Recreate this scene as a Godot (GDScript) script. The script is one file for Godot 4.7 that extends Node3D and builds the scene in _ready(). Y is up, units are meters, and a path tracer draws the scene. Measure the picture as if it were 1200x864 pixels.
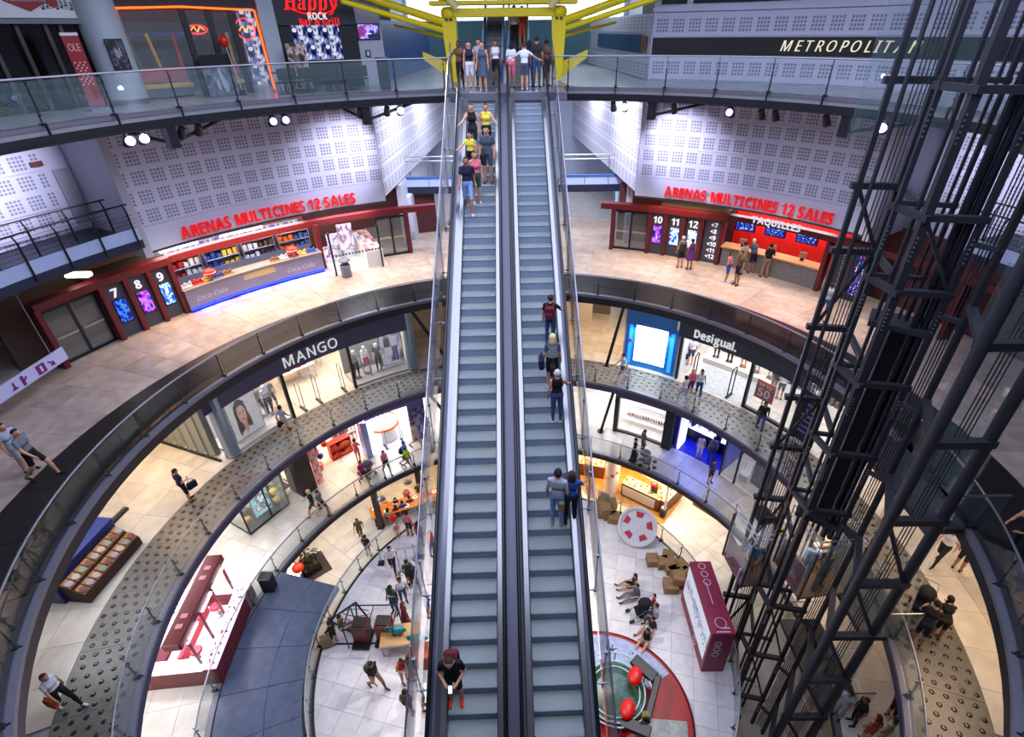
extends Node3D
# A round shopping-centre atrium: five storeys of ring floors, twin escalators, a lattice lift tower.
const FOC := 616.321
const PIT := 0.573226
const ROL := 0.014178
const PPX := 619.01
const PPY := 432.559
const EYE := 24.6
const T := 22.55
const A := 13.85
const B := 9.0
const C := 4.45
const E := 4.0
const D := 0.0
const ORD := ["first", "second", "third", "fourth", "fifth", "sixth", "seventh", "eighth", "ninth", "tenth", "eleventh", "twelfth", "thirteenth", "fourteenth", "fifteenth", "sixteenth"]
var AX := Vector3(-0.361, 0, -11.883)   # axis of the round hall
var rng := RandomNumberGenerator.new()
var mats := {}
var names := {}
var texs := {}

class MB:
	var v := PackedVector3Array()
	var n := PackedVector3Array()
	var u := PackedVector2Array()
	var ix := PackedInt32Array()
	func quad(a: Vector3, b: Vector3, c: Vector3, d: Vector3, uv := []) -> void:
		var nn := (b - a).cross(c - a)
		if nn.length_squared() < 1e-14: nn = (c - a).cross(d - a)
		nn = nn.normalized()
		quadn(a, b, c, d, nn, nn, nn, nn, uv)
	func quadn(a: Vector3, b: Vector3, c: Vector3, d: Vector3, na: Vector3, nb: Vector3, nc: Vector3, nd: Vector3, uv := []) -> void:
		var k := v.size()
		v.append_array([a, b, c, d]); n.append_array([na, nb, nc, nd])
		if uv.is_empty(): u.append_array([Vector2(0, 1), Vector2(1, 1), Vector2(1, 0), Vector2(0, 0)])
		else: u.append_array(uv)
		ix.append_array([k, k + 2, k + 1, k, k + 3, k + 2])
	func tri(a: Vector3, b: Vector3, c: Vector3) -> void:
		var nn := (b - a).cross(c - a).normalized()
		var k := v.size()
		v.append_array([a, b, c]); n.append_array([nn, nn, nn])
		u.append_array([Vector2(a.x, a.z), Vector2(b.x, b.z), Vector2(c.x, c.z)])
		ix.append_array([k, k + 2, k + 1])
	func box(o: Vector3, s: Vector3, bs := Basis.IDENTITY, ch := 0.0) -> MB:
		var x := s.x / 2; var y := s.y / 2; var z := s.z / 2
		if ch <= 0.0:
			var p := []
			for i in 8: p.append(o + bs * Vector3(x if i & 1 else -x, y if i & 2 else -y, z if i & 4 else -z))
			quad(p[4], p[5], p[7], p[6]); quad(p[1], p[0], p[2], p[3]); quad(p[5], p[1], p[3], p[7])
			quad(p[0], p[4], p[6], p[2]); quad(p[6], p[7], p[3], p[2]); quad(p[0], p[1], p[5], p[4])
			return self
		ch = min(ch, min(x, min(y, z)) * 0.9)
		# chamfered box: 6 faces, 12 edges, 8 corners
		var e := [x, y, z]
		for ax in 3:
			var b1 := (ax + 1) % 3; var b2 := (ax + 2) % 3
			for sg in [-1.0, 1.0]:
				var q := []
				for cc in [[-1, -1], [1, -1], [1, 1], [-1, 1]]:
					var w := Vector3.ZERO
					w[ax] = sg * e[ax]; w[b1] = cc[0] * (e[b1] - ch); w[b2] = cc[1] * (e[b2] - ch)
					q.append(o + bs * w)
				if sg > 0: quad(q[0], q[1], q[2], q[3])
				else: quad(q[1], q[0], q[3], q[2])
			for s1 in [-1.0, 1.0]:
				for s2 in [-1.0, 1.0]:
					var w0 := Vector3.ZERO; var w1 := Vector3.ZERO
					w0[b1] = s1 * e[b1]; w0[b2] = s2 * (e[b2] - ch); w0[ax] = -(e[ax] - ch)
					w1[b1] = s1 * (e[b1] - ch); w1[b2] = s2 * e[b2]; w1[ax] = -(e[ax] - ch)
					var w2 := w1; w2[ax] = -w1[ax]
					var w3 := w0; w3[ax] = -w0[ax]
					if s1 * s2 > 0: quad(o + bs * w0, o + bs * w1, o + bs * w2, o + bs * w3)
					else: quad(o + bs * w1, o + bs * w0, o + bs * w3, o + bs * w2)
		for i in 8:
			var sx := 1.0 if i & 1 else -1.0; var sy := 1.0 if i & 2 else -1.0; var sz := 1.0 if i & 4 else -1.0
			var a := o + bs * Vector3(sx * x, sy * (y - ch), sz * (z - ch))
			var b := o + bs * Vector3(sx * (x - ch), sy * y, sz * (z - ch))
			var c := o + bs * Vector3(sx * (x - ch), sy * (y - ch), sz * z)
			if sx * sy * sz > 0: tri(a, b, c)
			else: tri(b, a, c)
		return self
	func cyl(a: Vector3, b: Vector3, ra: float, rb := -1.0, seg := 8, caps := true) -> MB:
		if rb < 0: rb = ra
		var d := (b - a).normalized()
		var x := d.cross(Vector3.UP if absf(d.y) < 0.95 else Vector3.RIGHT).normalized()
		var y := x.cross(d)
		for i in seg:
			var t0 := TAU * i / seg; var t1 := TAU * (i + 1) / seg
			var n0 := x * cos(t0) - y * sin(t0); var n1 := x * cos(t1) - y * sin(t1)
			quadn(a + n0 * ra, a + n1 * ra, b + n1 * rb, b + n0 * rb, n0, n1, n1, n0)
			if caps:
				if rb > 0.001: tri(b, b + n0 * rb, b + n1 * rb)
				if ra > 0.001: tri(a, a + n1 * ra, a + n0 * ra)
		return self
	func tube(pts: Array, r: float, seg := 6) -> MB:
		for i in pts.size() - 1: cyl(pts[i], pts[i + 1], r, r, seg, true)
		return self
	func ball(o: Vector3, r: Vector3, seg := 10, rings := 6, bs := Basis.IDENTITY) -> MB:
		for j in rings:
			var p0 := PI * j / rings - PI / 2; var p1 := PI * (j + 1) / rings - PI / 2
			for i in seg:
				var t0 := TAU * i / seg; var t1 := TAU * (i + 1) / seg
				var q := []; var m := []
				for pt in [[p0, t0], [p0, t1], [p1, t1], [p1, t0]]:
					var d := Vector3(cos(pt[0]) * sin(pt[1]), sin(pt[0]), cos(pt[0]) * cos(pt[1]))
					q.append(o + bs * (d * r)); m.append((bs * (d / r)).normalized())
				quadn(q[0], q[1], q[2], q[3], m[0], m[1], m[2], m[3])
		return self
	func lathe(o: Vector3, prof: Array, seg := 16, bs := Basis.IDENTITY) -> MB:
		# prof: [radius, height] from bottom to top, outside surface
		for j in prof.size() - 1:
			var e := Vector2(prof[j + 1][0] - prof[j][0], prof[j + 1][1] - prof[j][1]).normalized()
			for i in seg:
				var q := []; var m := []
				for pt in [[j, i], [j, i + 1], [j + 1, i + 1], [j + 1, i]]:
					var t: float = TAU * pt[1] / seg
					var d := Vector3(sin(t), 0, cos(t))
					q.append(o + bs * (d * prof[pt[0]][0] + Vector3.UP * prof[pt[0]][1])); m.append((bs * (d * e.y - Vector3.UP * e.x)).normalized())
				quadn(q[0], q[1], q[2], q[3], m[0], m[1], m[2], m[3])
		return self
	func sector(o: Vector3, a0: float, a1: float, r0: float, r1: float, y0: float, y1: float, step := 3.0, us := 0.7, vo := 0.0) -> MB:
		# ring sector prism round the axis o, angles in degrees (0 = far, + = right)
		var k := maxi(1, ceili(absf(a1 - a0) / step))
		var full := absf(a1 - a0) > 359.9
		for i in k:
			var t0 := deg_to_rad(lerpf(a0, a1, float(i) / k)); var t1 := deg_to_rad(lerpf(a0, a1, float(i + 1) / k))
			var d0 := Vector3(sin(t0), 0, -cos(t0)); var d1 := Vector3(sin(t1), 0, -cos(t1))
			var p := func(d: Vector3, r: float, y: float) -> Vector3: return o + d * r + Vector3.UP * y
			var uvo := [Vector2(t0 * r1 / us, -(y0 - vo) / us), Vector2(t0 * r1 / us, -(y1 - vo) / us), Vector2(t1 * r1 / us, -(y1 - vo) / us), Vector2(t1 * r1 / us, -(y0 - vo) / us)]
			var uvi := [Vector2(t0 * r0 / us, -(y0 - vo) / us), Vector2(t1 * r0 / us, -(y0 - vo) / us), Vector2(t1 * r0 / us, -(y1 - vo) / us), Vector2(t0 * r0 / us, -(y1 - vo) / us)]
			quadn(p.call(d0, r1, y0), p.call(d0, r1, y1), p.call(d1, r1, y1), p.call(d1, r1, y0), d0, d0, d1, d1, uvo)
			quadn(p.call(d0, r0, y0), p.call(d1, r0, y0), p.call(d1, r0, y1), p.call(d0, r0, y1), -d0, -d1, -d1, -d0, uvi)
			quad(p.call(d0, r0, y1), p.call(d1, r0, y1), p.call(d1, r1, y1), p.call(d0, r1, y1))
			quad(p.call(d1, r0, y0), p.call(d0, r0, y0), p.call(d0, r1, y0), p.call(d1, r1, y0))
			if i == 0 and not full: quad(p.call(d0, r1, y0), p.call(d0, r0, y0), p.call(d0, r0, y1), p.call(d0, r1, y1))
			if i == k - 1 and not full: quad(p.call(d1, r0, y0), p.call(d1, r1, y0), p.call(d1, r1, y1), p.call(d1, r0, y1))
		return self
	func prism(poly: PackedVector2Array, y0: float, y1: float, o := Vector3.ZERO, bs := Basis.IDENTITY) -> MB:
		# poly in the x-z plane, extruded along y
		if Geometry2D.is_polygon_clockwise(poly): poly.reverse()
		var t := Geometry2D.triangulate_polygon(poly)
		var p := func(q: Vector2, y: float) -> Vector3: return o + bs * Vector3(q.x, y, q.y)
		for i in range(0, t.size(), 3):
			var a := poly[t[i]]; var b := poly[t[i + 1]]; var c := poly[t[i + 2]]
			if (b - a).cross(c - a) > 0:
				var s := b; b = c; c = s
			tri(p.call(a, y1), p.call(b, y1), p.call(c, y1)); tri(p.call(a, y0), p.call(c, y0), p.call(b, y0))
		for i in poly.size():
			var a := poly[i]; var b := poly[(i + 1) % poly.size()]
			quad(p.call(b, y0), p.call(a, y0), p.call(a, y1), p.call(b, y1))
		return self
	func mesh() -> ArrayMesh:
		var m := ArrayMesh.new()
		var arr := []
		arr.resize(Mesh.ARRAY_MAX)
		arr[Mesh.ARRAY_VERTEX] = v; arr[Mesh.ARRAY_NORMAL] = n; arr[Mesh.ARRAY_TEX_UV] = u; arr[Mesh.ARRAY_INDEX] = ix
		m.add_surface_from_arrays(Mesh.PRIMITIVE_TRIANGLES, arr)
		return m

func ray(x: float, y: float) -> Vector3:
	var a := (x - PPX) / FOC; var b := (y - PPY) / FOC
	var c := cos(ROL) * a - sin(ROL) * b; var d := sin(ROL) * a + cos(ROL) * b
	return Vector3(c, -(sin(PIT) + d * cos(PIT)), -(cos(PIT) - d * sin(PIT)))
func px(x: float, y: float, h: float) -> Vector3:          # the point of the storey at height h seen at that place in the photograph
	var d := ray(x, y)
	return Vector3(0, EYE, 0) + d * ((h - EYE) / d.y)
func pol(a: float, r: float, y := 0.0) -> Vector3:         # degrees round the hall's axis, 0 = far side, + = right
	return AX + Vector3(sin(deg_to_rad(a)) * r, y, -cos(deg_to_rad(a)) * r)
func ang(p: Vector3) -> float: return rad_to_deg(atan2(p.x - AX.x, -(p.z - AX.z)))
func rot(a: float) -> Basis: return Basis(Vector3.UP, -deg_to_rad(a))   # local +z looks at the axis, local -z outwards

func mat(key: String, col := Color(0.5, 0.5, 0.5), rough := 0.6, metal := 0.0) -> StandardMaterial3D:
	if mats.has(key): return mats[key]
	var m := StandardMaterial3D.new()
	m.resource_name = key; m.albedo_color = col; m.roughness = rough; m.metallic = metal
	mats[key] = m
	return m
func glow(key: String, col: Color, e: float) -> StandardMaterial3D:
	if mats.has(key): return mats[key]
	var m := mat(key, col, 0.5)
	m.emission_enabled = true; m.emission = col; m.emission_energy_multiplier = e
	return m
func glass(key: String, col: Color, a: float) -> StandardMaterial3D:
	if mats.has(key): return mats[key]
	var m := mat(key, Color(col.r, col.g, col.b, a), 0.0)
	m.transparency = BaseMaterial3D.TRANSPARENCY_ALPHA
	return m
func noisy(key: String, c0: Color, c1: Color, scale: float, rough: float, freq := 0.02, metal := 0.0) -> StandardMaterial3D:
	if mats.has(key): return mats[key]
	var m := mat(key, Color.WHITE, rough, metal)
	var f := FastNoiseLite.new(); f.seed = key.hash() % 1000; f.frequency = freq; f.fractal_octaves = 5
	var t := NoiseTexture2D.new(); t.width = 256; t.height = 256; t.seamless = true; t.noise = f
	var g := Gradient.new(); g.set_color(0, c0); g.set_color(1, c1); t.color_ramp = g
	m.albedo_texture = t; m.uv1_triplanar = true; m.uv1_world_triplanar = true; m.uv1_scale = Vector3.ONE * scale
	return m
func picture(key: String, img: Image, e := 0.0, rough := 0.4) -> StandardMaterial3D:
	if mats.has(key): return mats[key]
	var m := mat(key, Color.WHITE, rough)
	m.albedo_texture = ImageTexture.create_from_image(img)
	if e > 0:
		m.albedo_color = Color(0.1, 0.1, 0.1)
		m.emission_enabled = true; m.emission = Color.BLACK; m.emission_texture = m.albedo_texture; m.emission_energy_multiplier = e
	return m

func numbered(nm: String) -> String:
	var k: int = names.get(nm, 0)
	names[nm] = k + 1
	return nm if k == 0 else "%s_%03d" % [nm, k]
func thing(nm: String, label: String, cat: String, at := Vector3.ZERO, turn := 0.0, group := "") -> Node3D:
	var o := Node3D.new(); o.name = numbered(nm); add_child(o, true)
	o.position = at; o.rotation.y = turn
	meta(o, label, cat, group)
	return o
func meta(o: Node, label: String, cat := "", group := "", kind := "") -> Node:
	if label: o.set_meta("label", label)
	if cat: o.set_meta("category", cat)
	if group: o.set_meta("group", group)
	if kind: o.set_meta("kind", kind)
	return o
func part(nm: String, mesh, m: Material, par: Node, tr := Transform3D.IDENTITY) -> MeshInstance3D:
	var o := MeshInstance3D.new(); o.name = nm
	o.mesh = mesh.mesh() if mesh is MB else mesh
	if m: o.material_override = m
	o.transform = tr
	par.add_child(o, true)
	return o
func solo(nm: String, mesh, m: Material, label: String, cat: String, group := "") -> MeshInstance3D:
	var o := part(numbered(nm), mesh, m, self)
	meta(o, label, cat, group)
	return o
func struct(nm: String, mesh, m: Material, label: String) -> MeshInstance3D:
	var o := part(numbered(nm), mesh, m, self)
	meta(o, label, nm.split("_")[0], "", "structure")
	return o
func at(o: Vector3, bs := Basis.IDENTITY) -> Transform3D: return Transform3D(bs, o)

func letters(txt: String, h: float, depth: float, m: Material, par: Node, place: Callable, bold := true, font := "Droid Sans", gap := 1.0, italic := false) -> void:
	# one mesh per letter; place(x) gives the transform at x metres along the line, 0 in the middle
	var f := SystemFont.new(); f.font_names = PackedStringArray([font])
	if bold: f.font_weight = 700
	var cursor := 0.0
	var lst := []
	for ch in txt:
		var adv: float
		if ch == " ":
			adv = 0.28 * h * 1.4
		else:
			var t := TextMesh.new(); t.text = ch; t.font = f; t.font_size = 64; t.pixel_size = h / 46.0; t.depth = depth; t.curve_step = 2.0
			t.horizontal_alignment = HORIZONTAL_ALIGNMENT_CENTER
			var w := t.get_aabb().size.x
			adv = w + 0.13 * h
			lst.append([t, cursor + w / 2])
		cursor += adv * gap
	for l in lst:
		var tr: Transform3D = place.call(l[1] - cursor / 2)
		if gap < 1.0: tr.basis = tr.basis * Basis.from_scale(Vector3(gap, 1, 1))
		if italic: tr.basis = tr.basis * Basis(Vector3(1, 0, 0), Vector3(0.25, 1, 0), Vector3(0, 0, 1))
		part("letter", l[0], m, par, tr)
func spot(o: Vector3, to: Vector3, col: Color, e: float, cone: float, size := 0.08) -> void:
	var l := SpotLight3D.new(); l.name = "spot_light"; add_child(l, true)
	l.look_at_from_position(o, to, Vector3.UP if absf((to - o).normalized().y) < 0.98 else Vector3.RIGHT)
	l.light_color = col; l.light_energy = e; l.spot_angle = cone; l.spot_range = 60; l.light_size = size; l.spot_attenuation = 2; l.shadow_enabled = true; l.spot_angle_attenuation = 1.0
func panel_light(o: Vector3, a: float, s: Vector2, col: Color, e: float) -> void:
	# a ceiling light shining straight down, its long side across the radius a
	var l := AreaLight3D.new(); l.name = "area_light"; add_child(l, true)
	l.transform = Transform3D(rot(a) * Basis(Vector3.RIGHT, -PI / 2), o)
	l.area_size = s; l.light_color = col; l.light_energy = e; l.area_range = 40; l.shadow_enabled = true

func _ready() -> void:
	rng.seed = 7
	var cam := Camera3D.new(); cam.name = "camera"; add_child(cam)
	var c := cos(ROL); var s := sin(ROL); var cp := cos(PIT); var sp := sin(PIT)
	cam.transform = Transform3D(Basis(Vector3(c, -s * cp, s * sp), Vector3(s, c * cp, -c * sp), Vector3(0, sp, cp)), Vector3(0, EYE, 0))
	cam.projection = Camera3D.PROJECTION_FRUSTUM
	cam.near = 0.05; cam.far = 200
	cam.size = 2 * 0.05 * 432.0 / FOC
	cam.frustum_offset = Vector2((600 - PPX) / FOC, (PPY - 432) / FOC) * 0.05
	cam.current = true
	var we := WorldEnvironment.new(); we.name = "world"; add_child(we)
	var env := Environment.new(); we.environment = env
	env.background_mode = Environment.BG_COLOR
	env.background_color = Color(0.62, 0.65, 0.76)
	env.background_energy_multiplier = 4.4
	env.tonemap_mode = Environment.TONE_MAPPER_LINEAR
	env.tonemap_exposure = 1.75
	env.sdfgi_enabled = true; env.ssao_enabled = true; env.ssil_enabled = true
	build_lights()
	build_shell()
	build_rails()
	build_escalators()
	build_fronts()
	build_top()
	build_shops()
	build_ground()
	build_tower()
	build_people()

func build_lights() -> void:
	# wall washers under the top ring
	for s in [[-63.4, -69.0, 20.4], [-61.5, -74, 20.0], [-21.0, -30.0, 19.4], [19.7, 27.5, 19.6], [61.4, 66.0, 19.8], [-23.3, -17.5, 19.5], [17.7, 16.0, 19.5]]:
		var r: float = 17.0 if s[1] > -60.0 and s[1] < 58 else 20.0
		spot(pol(s[0], 14.15, 21.72), pol(s[1], r, s[2]), Color(0.88, 0.88, 1.0), 34.0, 30.0, 0.1)
	var lampset := Node3D.new(); lampset.name = numbered("ceiling"); add_child(lampset, true)
	meta(lampset, "flush light panels in the ceilings of the shops", "ceiling", "", "structure")
	# ceiling panels in the shops: angle, radius, height under the slab, length, depth, colour, energy
	for s in [
		[-47, 16.4, 12.9, 4.2, 2.2, 0, 30.0], [-33, 15.2, 12.6, 3.0, 1.6, 1, 34.0], [-70, 15.6, 12.9, 4.0, 2.4, 0, 22.0], [-90, 15.6, 12.9, 4.0, 2.4, 1, 14.0], [-60, 15.0, 12.8, 2.5, 1.4, 1, 24.0],
		[20, 15.5, 12.9, 2.0, 3.0, 0, 24.0], [44, 16.2, 12.9, 5.0, 2.4, 1, 42.0], [62, 15.4, 12.9, 4.0, 2.0, 1, 14.0], [84, 15.0, 12.9, 3.0, 2.0, 0, 12.0],[104, 14.0, 12.9, 3.0, 2.0, 0, 12.0],
		[-63, 15.8, 8.35, 4.0, 2.4, 1, 22.0], [-47, 15.4, 8.35, 4.0, 2.2, 0, 40.0], [-34, 15.4, 8.35, 3.0, 2.2, 1, 60.0], [-24, 14.4, 8.3, 2.0, 2.0, 1, 26.0], [-86, 14.6, 8.35, 4.0, 2.4, 1, 22.0],[-105, 14.6, 8.35, 4.0, 2.4, 1, 18.0],
		[20, 15.5, 8.35, 2.0, 3.0, 1, 26.0], [30.5, 14.6, 8.2, 2.6, 1.2, 1, 40.0], [44, 15.2, 8.35, 3.6, 2.2, 2, 50.0], [56, 14.4, 8.3, 3.0, 2.0, 1, 14.0], [78, 14.0, 8.3, 3.0, 2.0, 0, 10.0],
		[-30, 13.4, 3.8, 3.6, 2.2, 0, 22.0], [-50, 12.8, 3.8, 3.6, 1.8, 1, 16.0], [-66, 13.2, 3.8, 3.0, 1.8, 0, 10.0], [18, 13.4, 3.8, 3.0, 2.0, 0, 34.0], [34, 13.2, 3.8, 3.6, 2.0, 0, 30.0], [50, 13.2, 3.8, 3.0, 2.0, 1, 16.0],
		[-46, 17.75, 17.17, 6.0, 0.8, 0, 55.0], [-46, 19.6, 17.0, 7.0, 0.8, 1, 40.0], [-30, 18.3, 17.17, 2.6, 1.6, 1, 40.0], [43, 19.7, 17.1, 5.0, 0.5, 0, 30.0], [43, 19.4, 17.0, 5.0, 0.6, 1, 20.0], [28, 17.75, 17.17, 3.0, 0.8, 0, 16.0], [-57, 17.75, 17.17, 2.0, 0.8, 0, 6.0]]:
		var col: Color = [Color(1.0, 0.86, 0.70), Color(0.96, 0.97, 1.0), Color(0.45, 0.55, 1.0)][s[5]]
		panel_light(pol(s[0], s[1], s[2] - 0.03), s[0], Vector2(s[3], s[4]), col, s[6] * 0.35)
		var m := MB.new().box(Vector3.ZERO, Vector3(s[3], 0.04, s[4]), Basis.IDENTITY, 0.01)
		part("lamp_panel", m, glow("lamp%d" % s[5], col, 2.5), lampset, at(pol(s[0], s[1], s[2]), rot(s[0])))
	for x in [-4.5, 3.8]:
		for z in [-30.5, -37.5]:
			panel_light(Vector3(x, 22.0, z), 0, Vector2(2.4, 3.0), Color(0.92, 0.94, 1.0), 26.0)
			part("lamp_panel", MB.new().box(Vector3(x, 22.08, z), Vector3(2.4, 0.1, 3.0)), mats["lamp1"], lampset)
	# downlights under the top ring over the cinema floor
	for a in [-58, -46, -34, -22, 22, 34, 46, 58]: spot(pol(a, 14.9, 21.6), pol(a, 15.6, A), Color(1.0, 0.90, 0.82), 42.0, 25.0, 0.15)
	# floodlights on the roof edge aimed at the plaza
	for a in [-100.0, -20.0, 60.0]: spot(pol(a, 13.0, 27.0), pol(a + 180, 2.0, E), Color(1.0, 0.98, 0.96), 190.0, 19.0, 0.5)
	# daylight of the glass dome above the hall
	for s in [[Vector3(-8.5, 27.3, -36), Vector2(5, 6), 150.0], [Vector3(6.5, 27.3, -36), Vector2(5, 6), 150.0]]:
		panel_light(s[0], 0, s[1], Color(0.9, 0.95, 1.0), s[2] * 0.3)

func perforated() -> StandardMaterial3D:
	if mats.has("perforated"): return mats["perforated"]
	var img := Image.create(128, 128, false, Image.FORMAT_RGB8)
	img.fill(Color(0.76, 0.76, 0.83))
	for i in 4:
		for j in 4: img.fill_rect(Rect2i(19 + i * 24, 19 + j * 24, 16, 16), Color(0.50, 0.50, 0.57))
	var bump := Image.create(128, 128, false, Image.FORMAT_RGB8)
	bump.fill(Color.WHITE)
	for i in 4:
		for j in 4: bump.fill_rect(Rect2i(19 + i * 24, 19 + j * 24, 16, 16), Color.BLACK)
	bump.bump_map_to_normal_map(3.0)
	var m := mat("perforated", Color.WHITE, 0.55)
	m.albedo_texture = ImageTexture.create_from_image(img)
	m.normal_enabled = true; m.normal_texture = ImageTexture.create_from_image(bump); m.normal_scale = 0.6
	return m
func white() -> StandardMaterial3D: return mat("white wall", Color(0.76, 0.76, 0.83), 0.5)
func dark() -> StandardMaterial3D: return mat("dark steel", Color(0.13, 0.13, 0.15), 0.45, 0.4)
func steel() -> StandardMaterial3D: return mat("brushed steel", Color(0.62, 0.63, 0.66), 0.3, 0.9)

func ring_tiles(par: Node, nm: String, m: Array, y: float, radii: Array, a0: float, a1: float, da: float, gap := 0.012, thick := 0.05) -> void:
	for k in radii.size() - 1:
		var r0: float = radii[k]; var r1: float = radii[k + 1]
		var g := rad_to_deg(gap / r1)
		var ms := MB.new().sector(Vector3.ZERO, -da / 2 + g / 2, da / 2 - g / 2, r0 + gap / 2, r1 - gap / 2, y - thick, y, 4.5, 1.0).mesh()
		var a := a0 + da / 2
		while a < a1:
			part(nm, ms, m[rng.randi() % m.size()], par, Transform3D(rot(a), AX))
			a += da

func storey(label: String, y: float, thick: float, r0: float, r1: float, fascia: Material, cap: Material) -> Node3D:
	var f := Node3D.new(); f.name = numbered("floor"); add_child(f, true)
	meta(f, label, "floor", "", "structure")
	part("slab", MB.new().sector(AX, -180, 180, r0 + 0.05, r1, y - thick, y - 0.05, 4.0), mat("slab", Color(0.55, 0.55, 0.58), 0.7), f)
	part("fascia", MB.new().sector(AX, -180, 180, r0, r0 + 0.06, y - thick - 0.02, y - 0.12, 3.0), fascia, f)
	part("edge_cap", MB.new().sector(AX, -180, 180, r0 - 0.03, r0 + 0.16, y - 0.12, y, 3.0), cap, f)
	return f

func build_shell() -> void:
	var cap := mat("edge cap", Color(0.42, 0.42, 0.46), 0.4, 0.3)
	var tile: Array = []
	for k in 3: tile.append(noisy("beige tile %d" % k, Color(0.64, 0.57, 0.52).darkened(k * 0.04), Color(0.78, 0.71, 0.65).darkened(k * 0.04), 0.35, 0.3, 0.015))
	var granite: Array = []
	for k in 2: granite.append(noisy("granite %d" % k, Color(0.11, 0.10, 0.095), Color(0.21, 0.195, 0.18).darkened(k * 0.08), 0.6, 0.35, 0.03))
	var cream: Array = []
	for k in 3: cream.append(noisy("cream tile %d" % k, Color(0.74, 0.71, 0.65).darkened(k * 0.03), Color(0.84, 0.81, 0.76).darkened(k * 0.03), 0.3, 0.22, 0.012))
	var paver: Array = []
	for k in 2: paver.append(noisy("paver %d" % k, Color(0.36, 0.34, 0.31), Color(0.47, 0.45, 0.41).darkened(k * 0.05), 0.5, 0.3, 0.03))
	# top ring
	var ft := storey("top storey ring floor with a grey edge above dark steel beams", T, 0.24, 13.5, 24.0, mat("concrete edge", Color(0.48, 0.48, 0.50), 0.7), cap)
	part("floor_finish", MB.new().sector(AX, -180, 180, 13.66, 24.0, T - 0.05, T, 4.0), noisy("pale terrazzo", Color(0.55, 0.55, 0.56), Color(0.68, 0.68, 0.70), 0.5, 0.25), ft)
	part("edge_beam", MB.new().sector(AX, -180, 180, 13.52, 13.86, T - 0.50, T - 0.24, 3.0), dark(), ft)
	part("beam_flange", MB.new().sector(AX, -180, 180, 13.46, 13.92, T - 0.53, T - 0.49, 3.0), dark(), ft)
	part("landing_slab", MB.new().box(Vector3(-0.55, T - 0.13, -24.2), Vector3(4.4, 0.26, 2.8)), mat("landing", Color(0.45, 0.45, 0.50), 0.4, 0.3), ft)
	part("corridor_slab", MB.new().box(Vector3(-0.7, T - 0.13, -39.5), Vector3(13.4, 0.26, 13.0)), mats["pale terrazzo"], ft)
	# cinema storey
	var fa := storey("cinema storey floor of beige tiles with a dark granite rim", A, 0.45, 11.78, 24.0, dark(), cap)
	ring_tiles(fa, "granite_slab", granite, A, [11.95, 14.05], -129, 129, 8.571)
	ring_tiles(fa, "floor_tile", tile, A, [14.05, 15.1, 16.15, 17.2, 18.25], -112, 112, 4.5)
	part("inner_floor", MB.new().sector(AX, -112, 112, 18.25, 24.0, A - 0.05, A, 4.0), tile[0], fa)
	part("corridor_floor", MB.new().box(Vector3(-0.7, A - 0.1, -40.0), Vector3(16.0, 0.2, 14.0)), noisy("grey stone floor", Color(0.52, 0.51, 0.51), Color(0.64, 0.63, 0.63), 0.4, 0.25), fa)
	# storey of the clothes shops
	var violet := mat("violet grey fascia", Color(0.22, 0.20, 0.33), 0.45, 0.3)
	var fb := storey("clothes shop storey floor, cream tiles behind a studded grey rim", B, 0.43, 11.56, 23.0, violet, cap)
	ring_tiles(fb, "rim_paver", paver, B, [11.73, 13.62], -129, 129, 8.571)
	ring_tiles(fb, "floor_tile", cream, B, [13.62, 14.7, 15.8, 16.9, 18.0], -112, 112, 5.143)
	part("inner_floor", MB.new().sector(AX, -112, 112, 18.0, 23.0, B - 0.05, B, 4.0), cream[0], fb)
	# glass studs let into the rim
	var stud := MB.new().lathe(Vector3.ZERO, [[0.075, 0.0], [0.07, 0.012], [0.045, 0.022], [0.0, 0.026]], 10).mesh()
	var mm := MultiMesh.new(); mm.transform_format = MultiMesh.TRANSFORM_3D; mm.mesh = stud
	var spots := []
	for i in 30:
		for j in 6:
			for r in 5:
				var aa := -129 + 8.571 * i + 8.571 * (j + 0.5) / 6.0
				if absf(aa) < 129: spots.append(Transform3D(Basis.IDENTITY, pol(aa, 11.98 + 0.34 * r + (0.12 if j & 1 else 0.0), B)))
	mm.instance_count = spots.size()
	for i in spots.size(): mm.set_instance_transform(i, spots[i])
	var mi := MultiMeshInstance3D.new(); mi.name = "glass_stud"; mi.multimesh = mm; mi.material_override = mat("stud", Color(0.20, 0.19, 0.18), 0.12, 0.2)
	fb.add_child(mi, true); mi.set_meta("kind", "stuff")
	# storey of the small shops
	var fc := storey("lower shop storey floor of pale cream tiles around the round plaza", C, 0.40, 11.27, 23.0, mat("blue grey fascia", Color(0.17, 0.17, 0.24), 0.45, 0.3), cap)
	ring_tiles(fc, "floor_tile", cream, C, [11.43, 12.5, 13.6, 14.7, 15.8, 16.9, 18.0], -112, 112, 5.143)
	part("inner_floor", MB.new().sector(AX, -112, 112, 18.0, 23.0, C - 0.05, C, 4.0), cream[0], fc)
	# market storey at the bottom
	var fd := Node3D.new(); fd.name = numbered("floor"); add_child(fd, true)
	meta(fd, "bottom market storey floor of pale tiles below the round plaza", "floor", "", "structure")
	part("slab", MB.new().sector(AX, -180, 180, 0.05, 23.0, D - 0.4, D - 0.05, 6.0), mats["slab"], fd)
	ring_tiles(fd, "floor_tile", cream, D, [7.0, 8.1, 9.2, 10.3, 11.4, 12.5, 13.6, 14.7], -84, 108, 6.0)
	part("inner_floor", MB.new().sector(AX, -112, 128, 14.7, 23.0, D - 0.05, D, 4.0), cream[0], fd)
	part("near_floor", MB.new().sector(AX, 108, 200, 3.0, 14.7, D - 0.05, D, 4.0), cream[1], fd)
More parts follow.
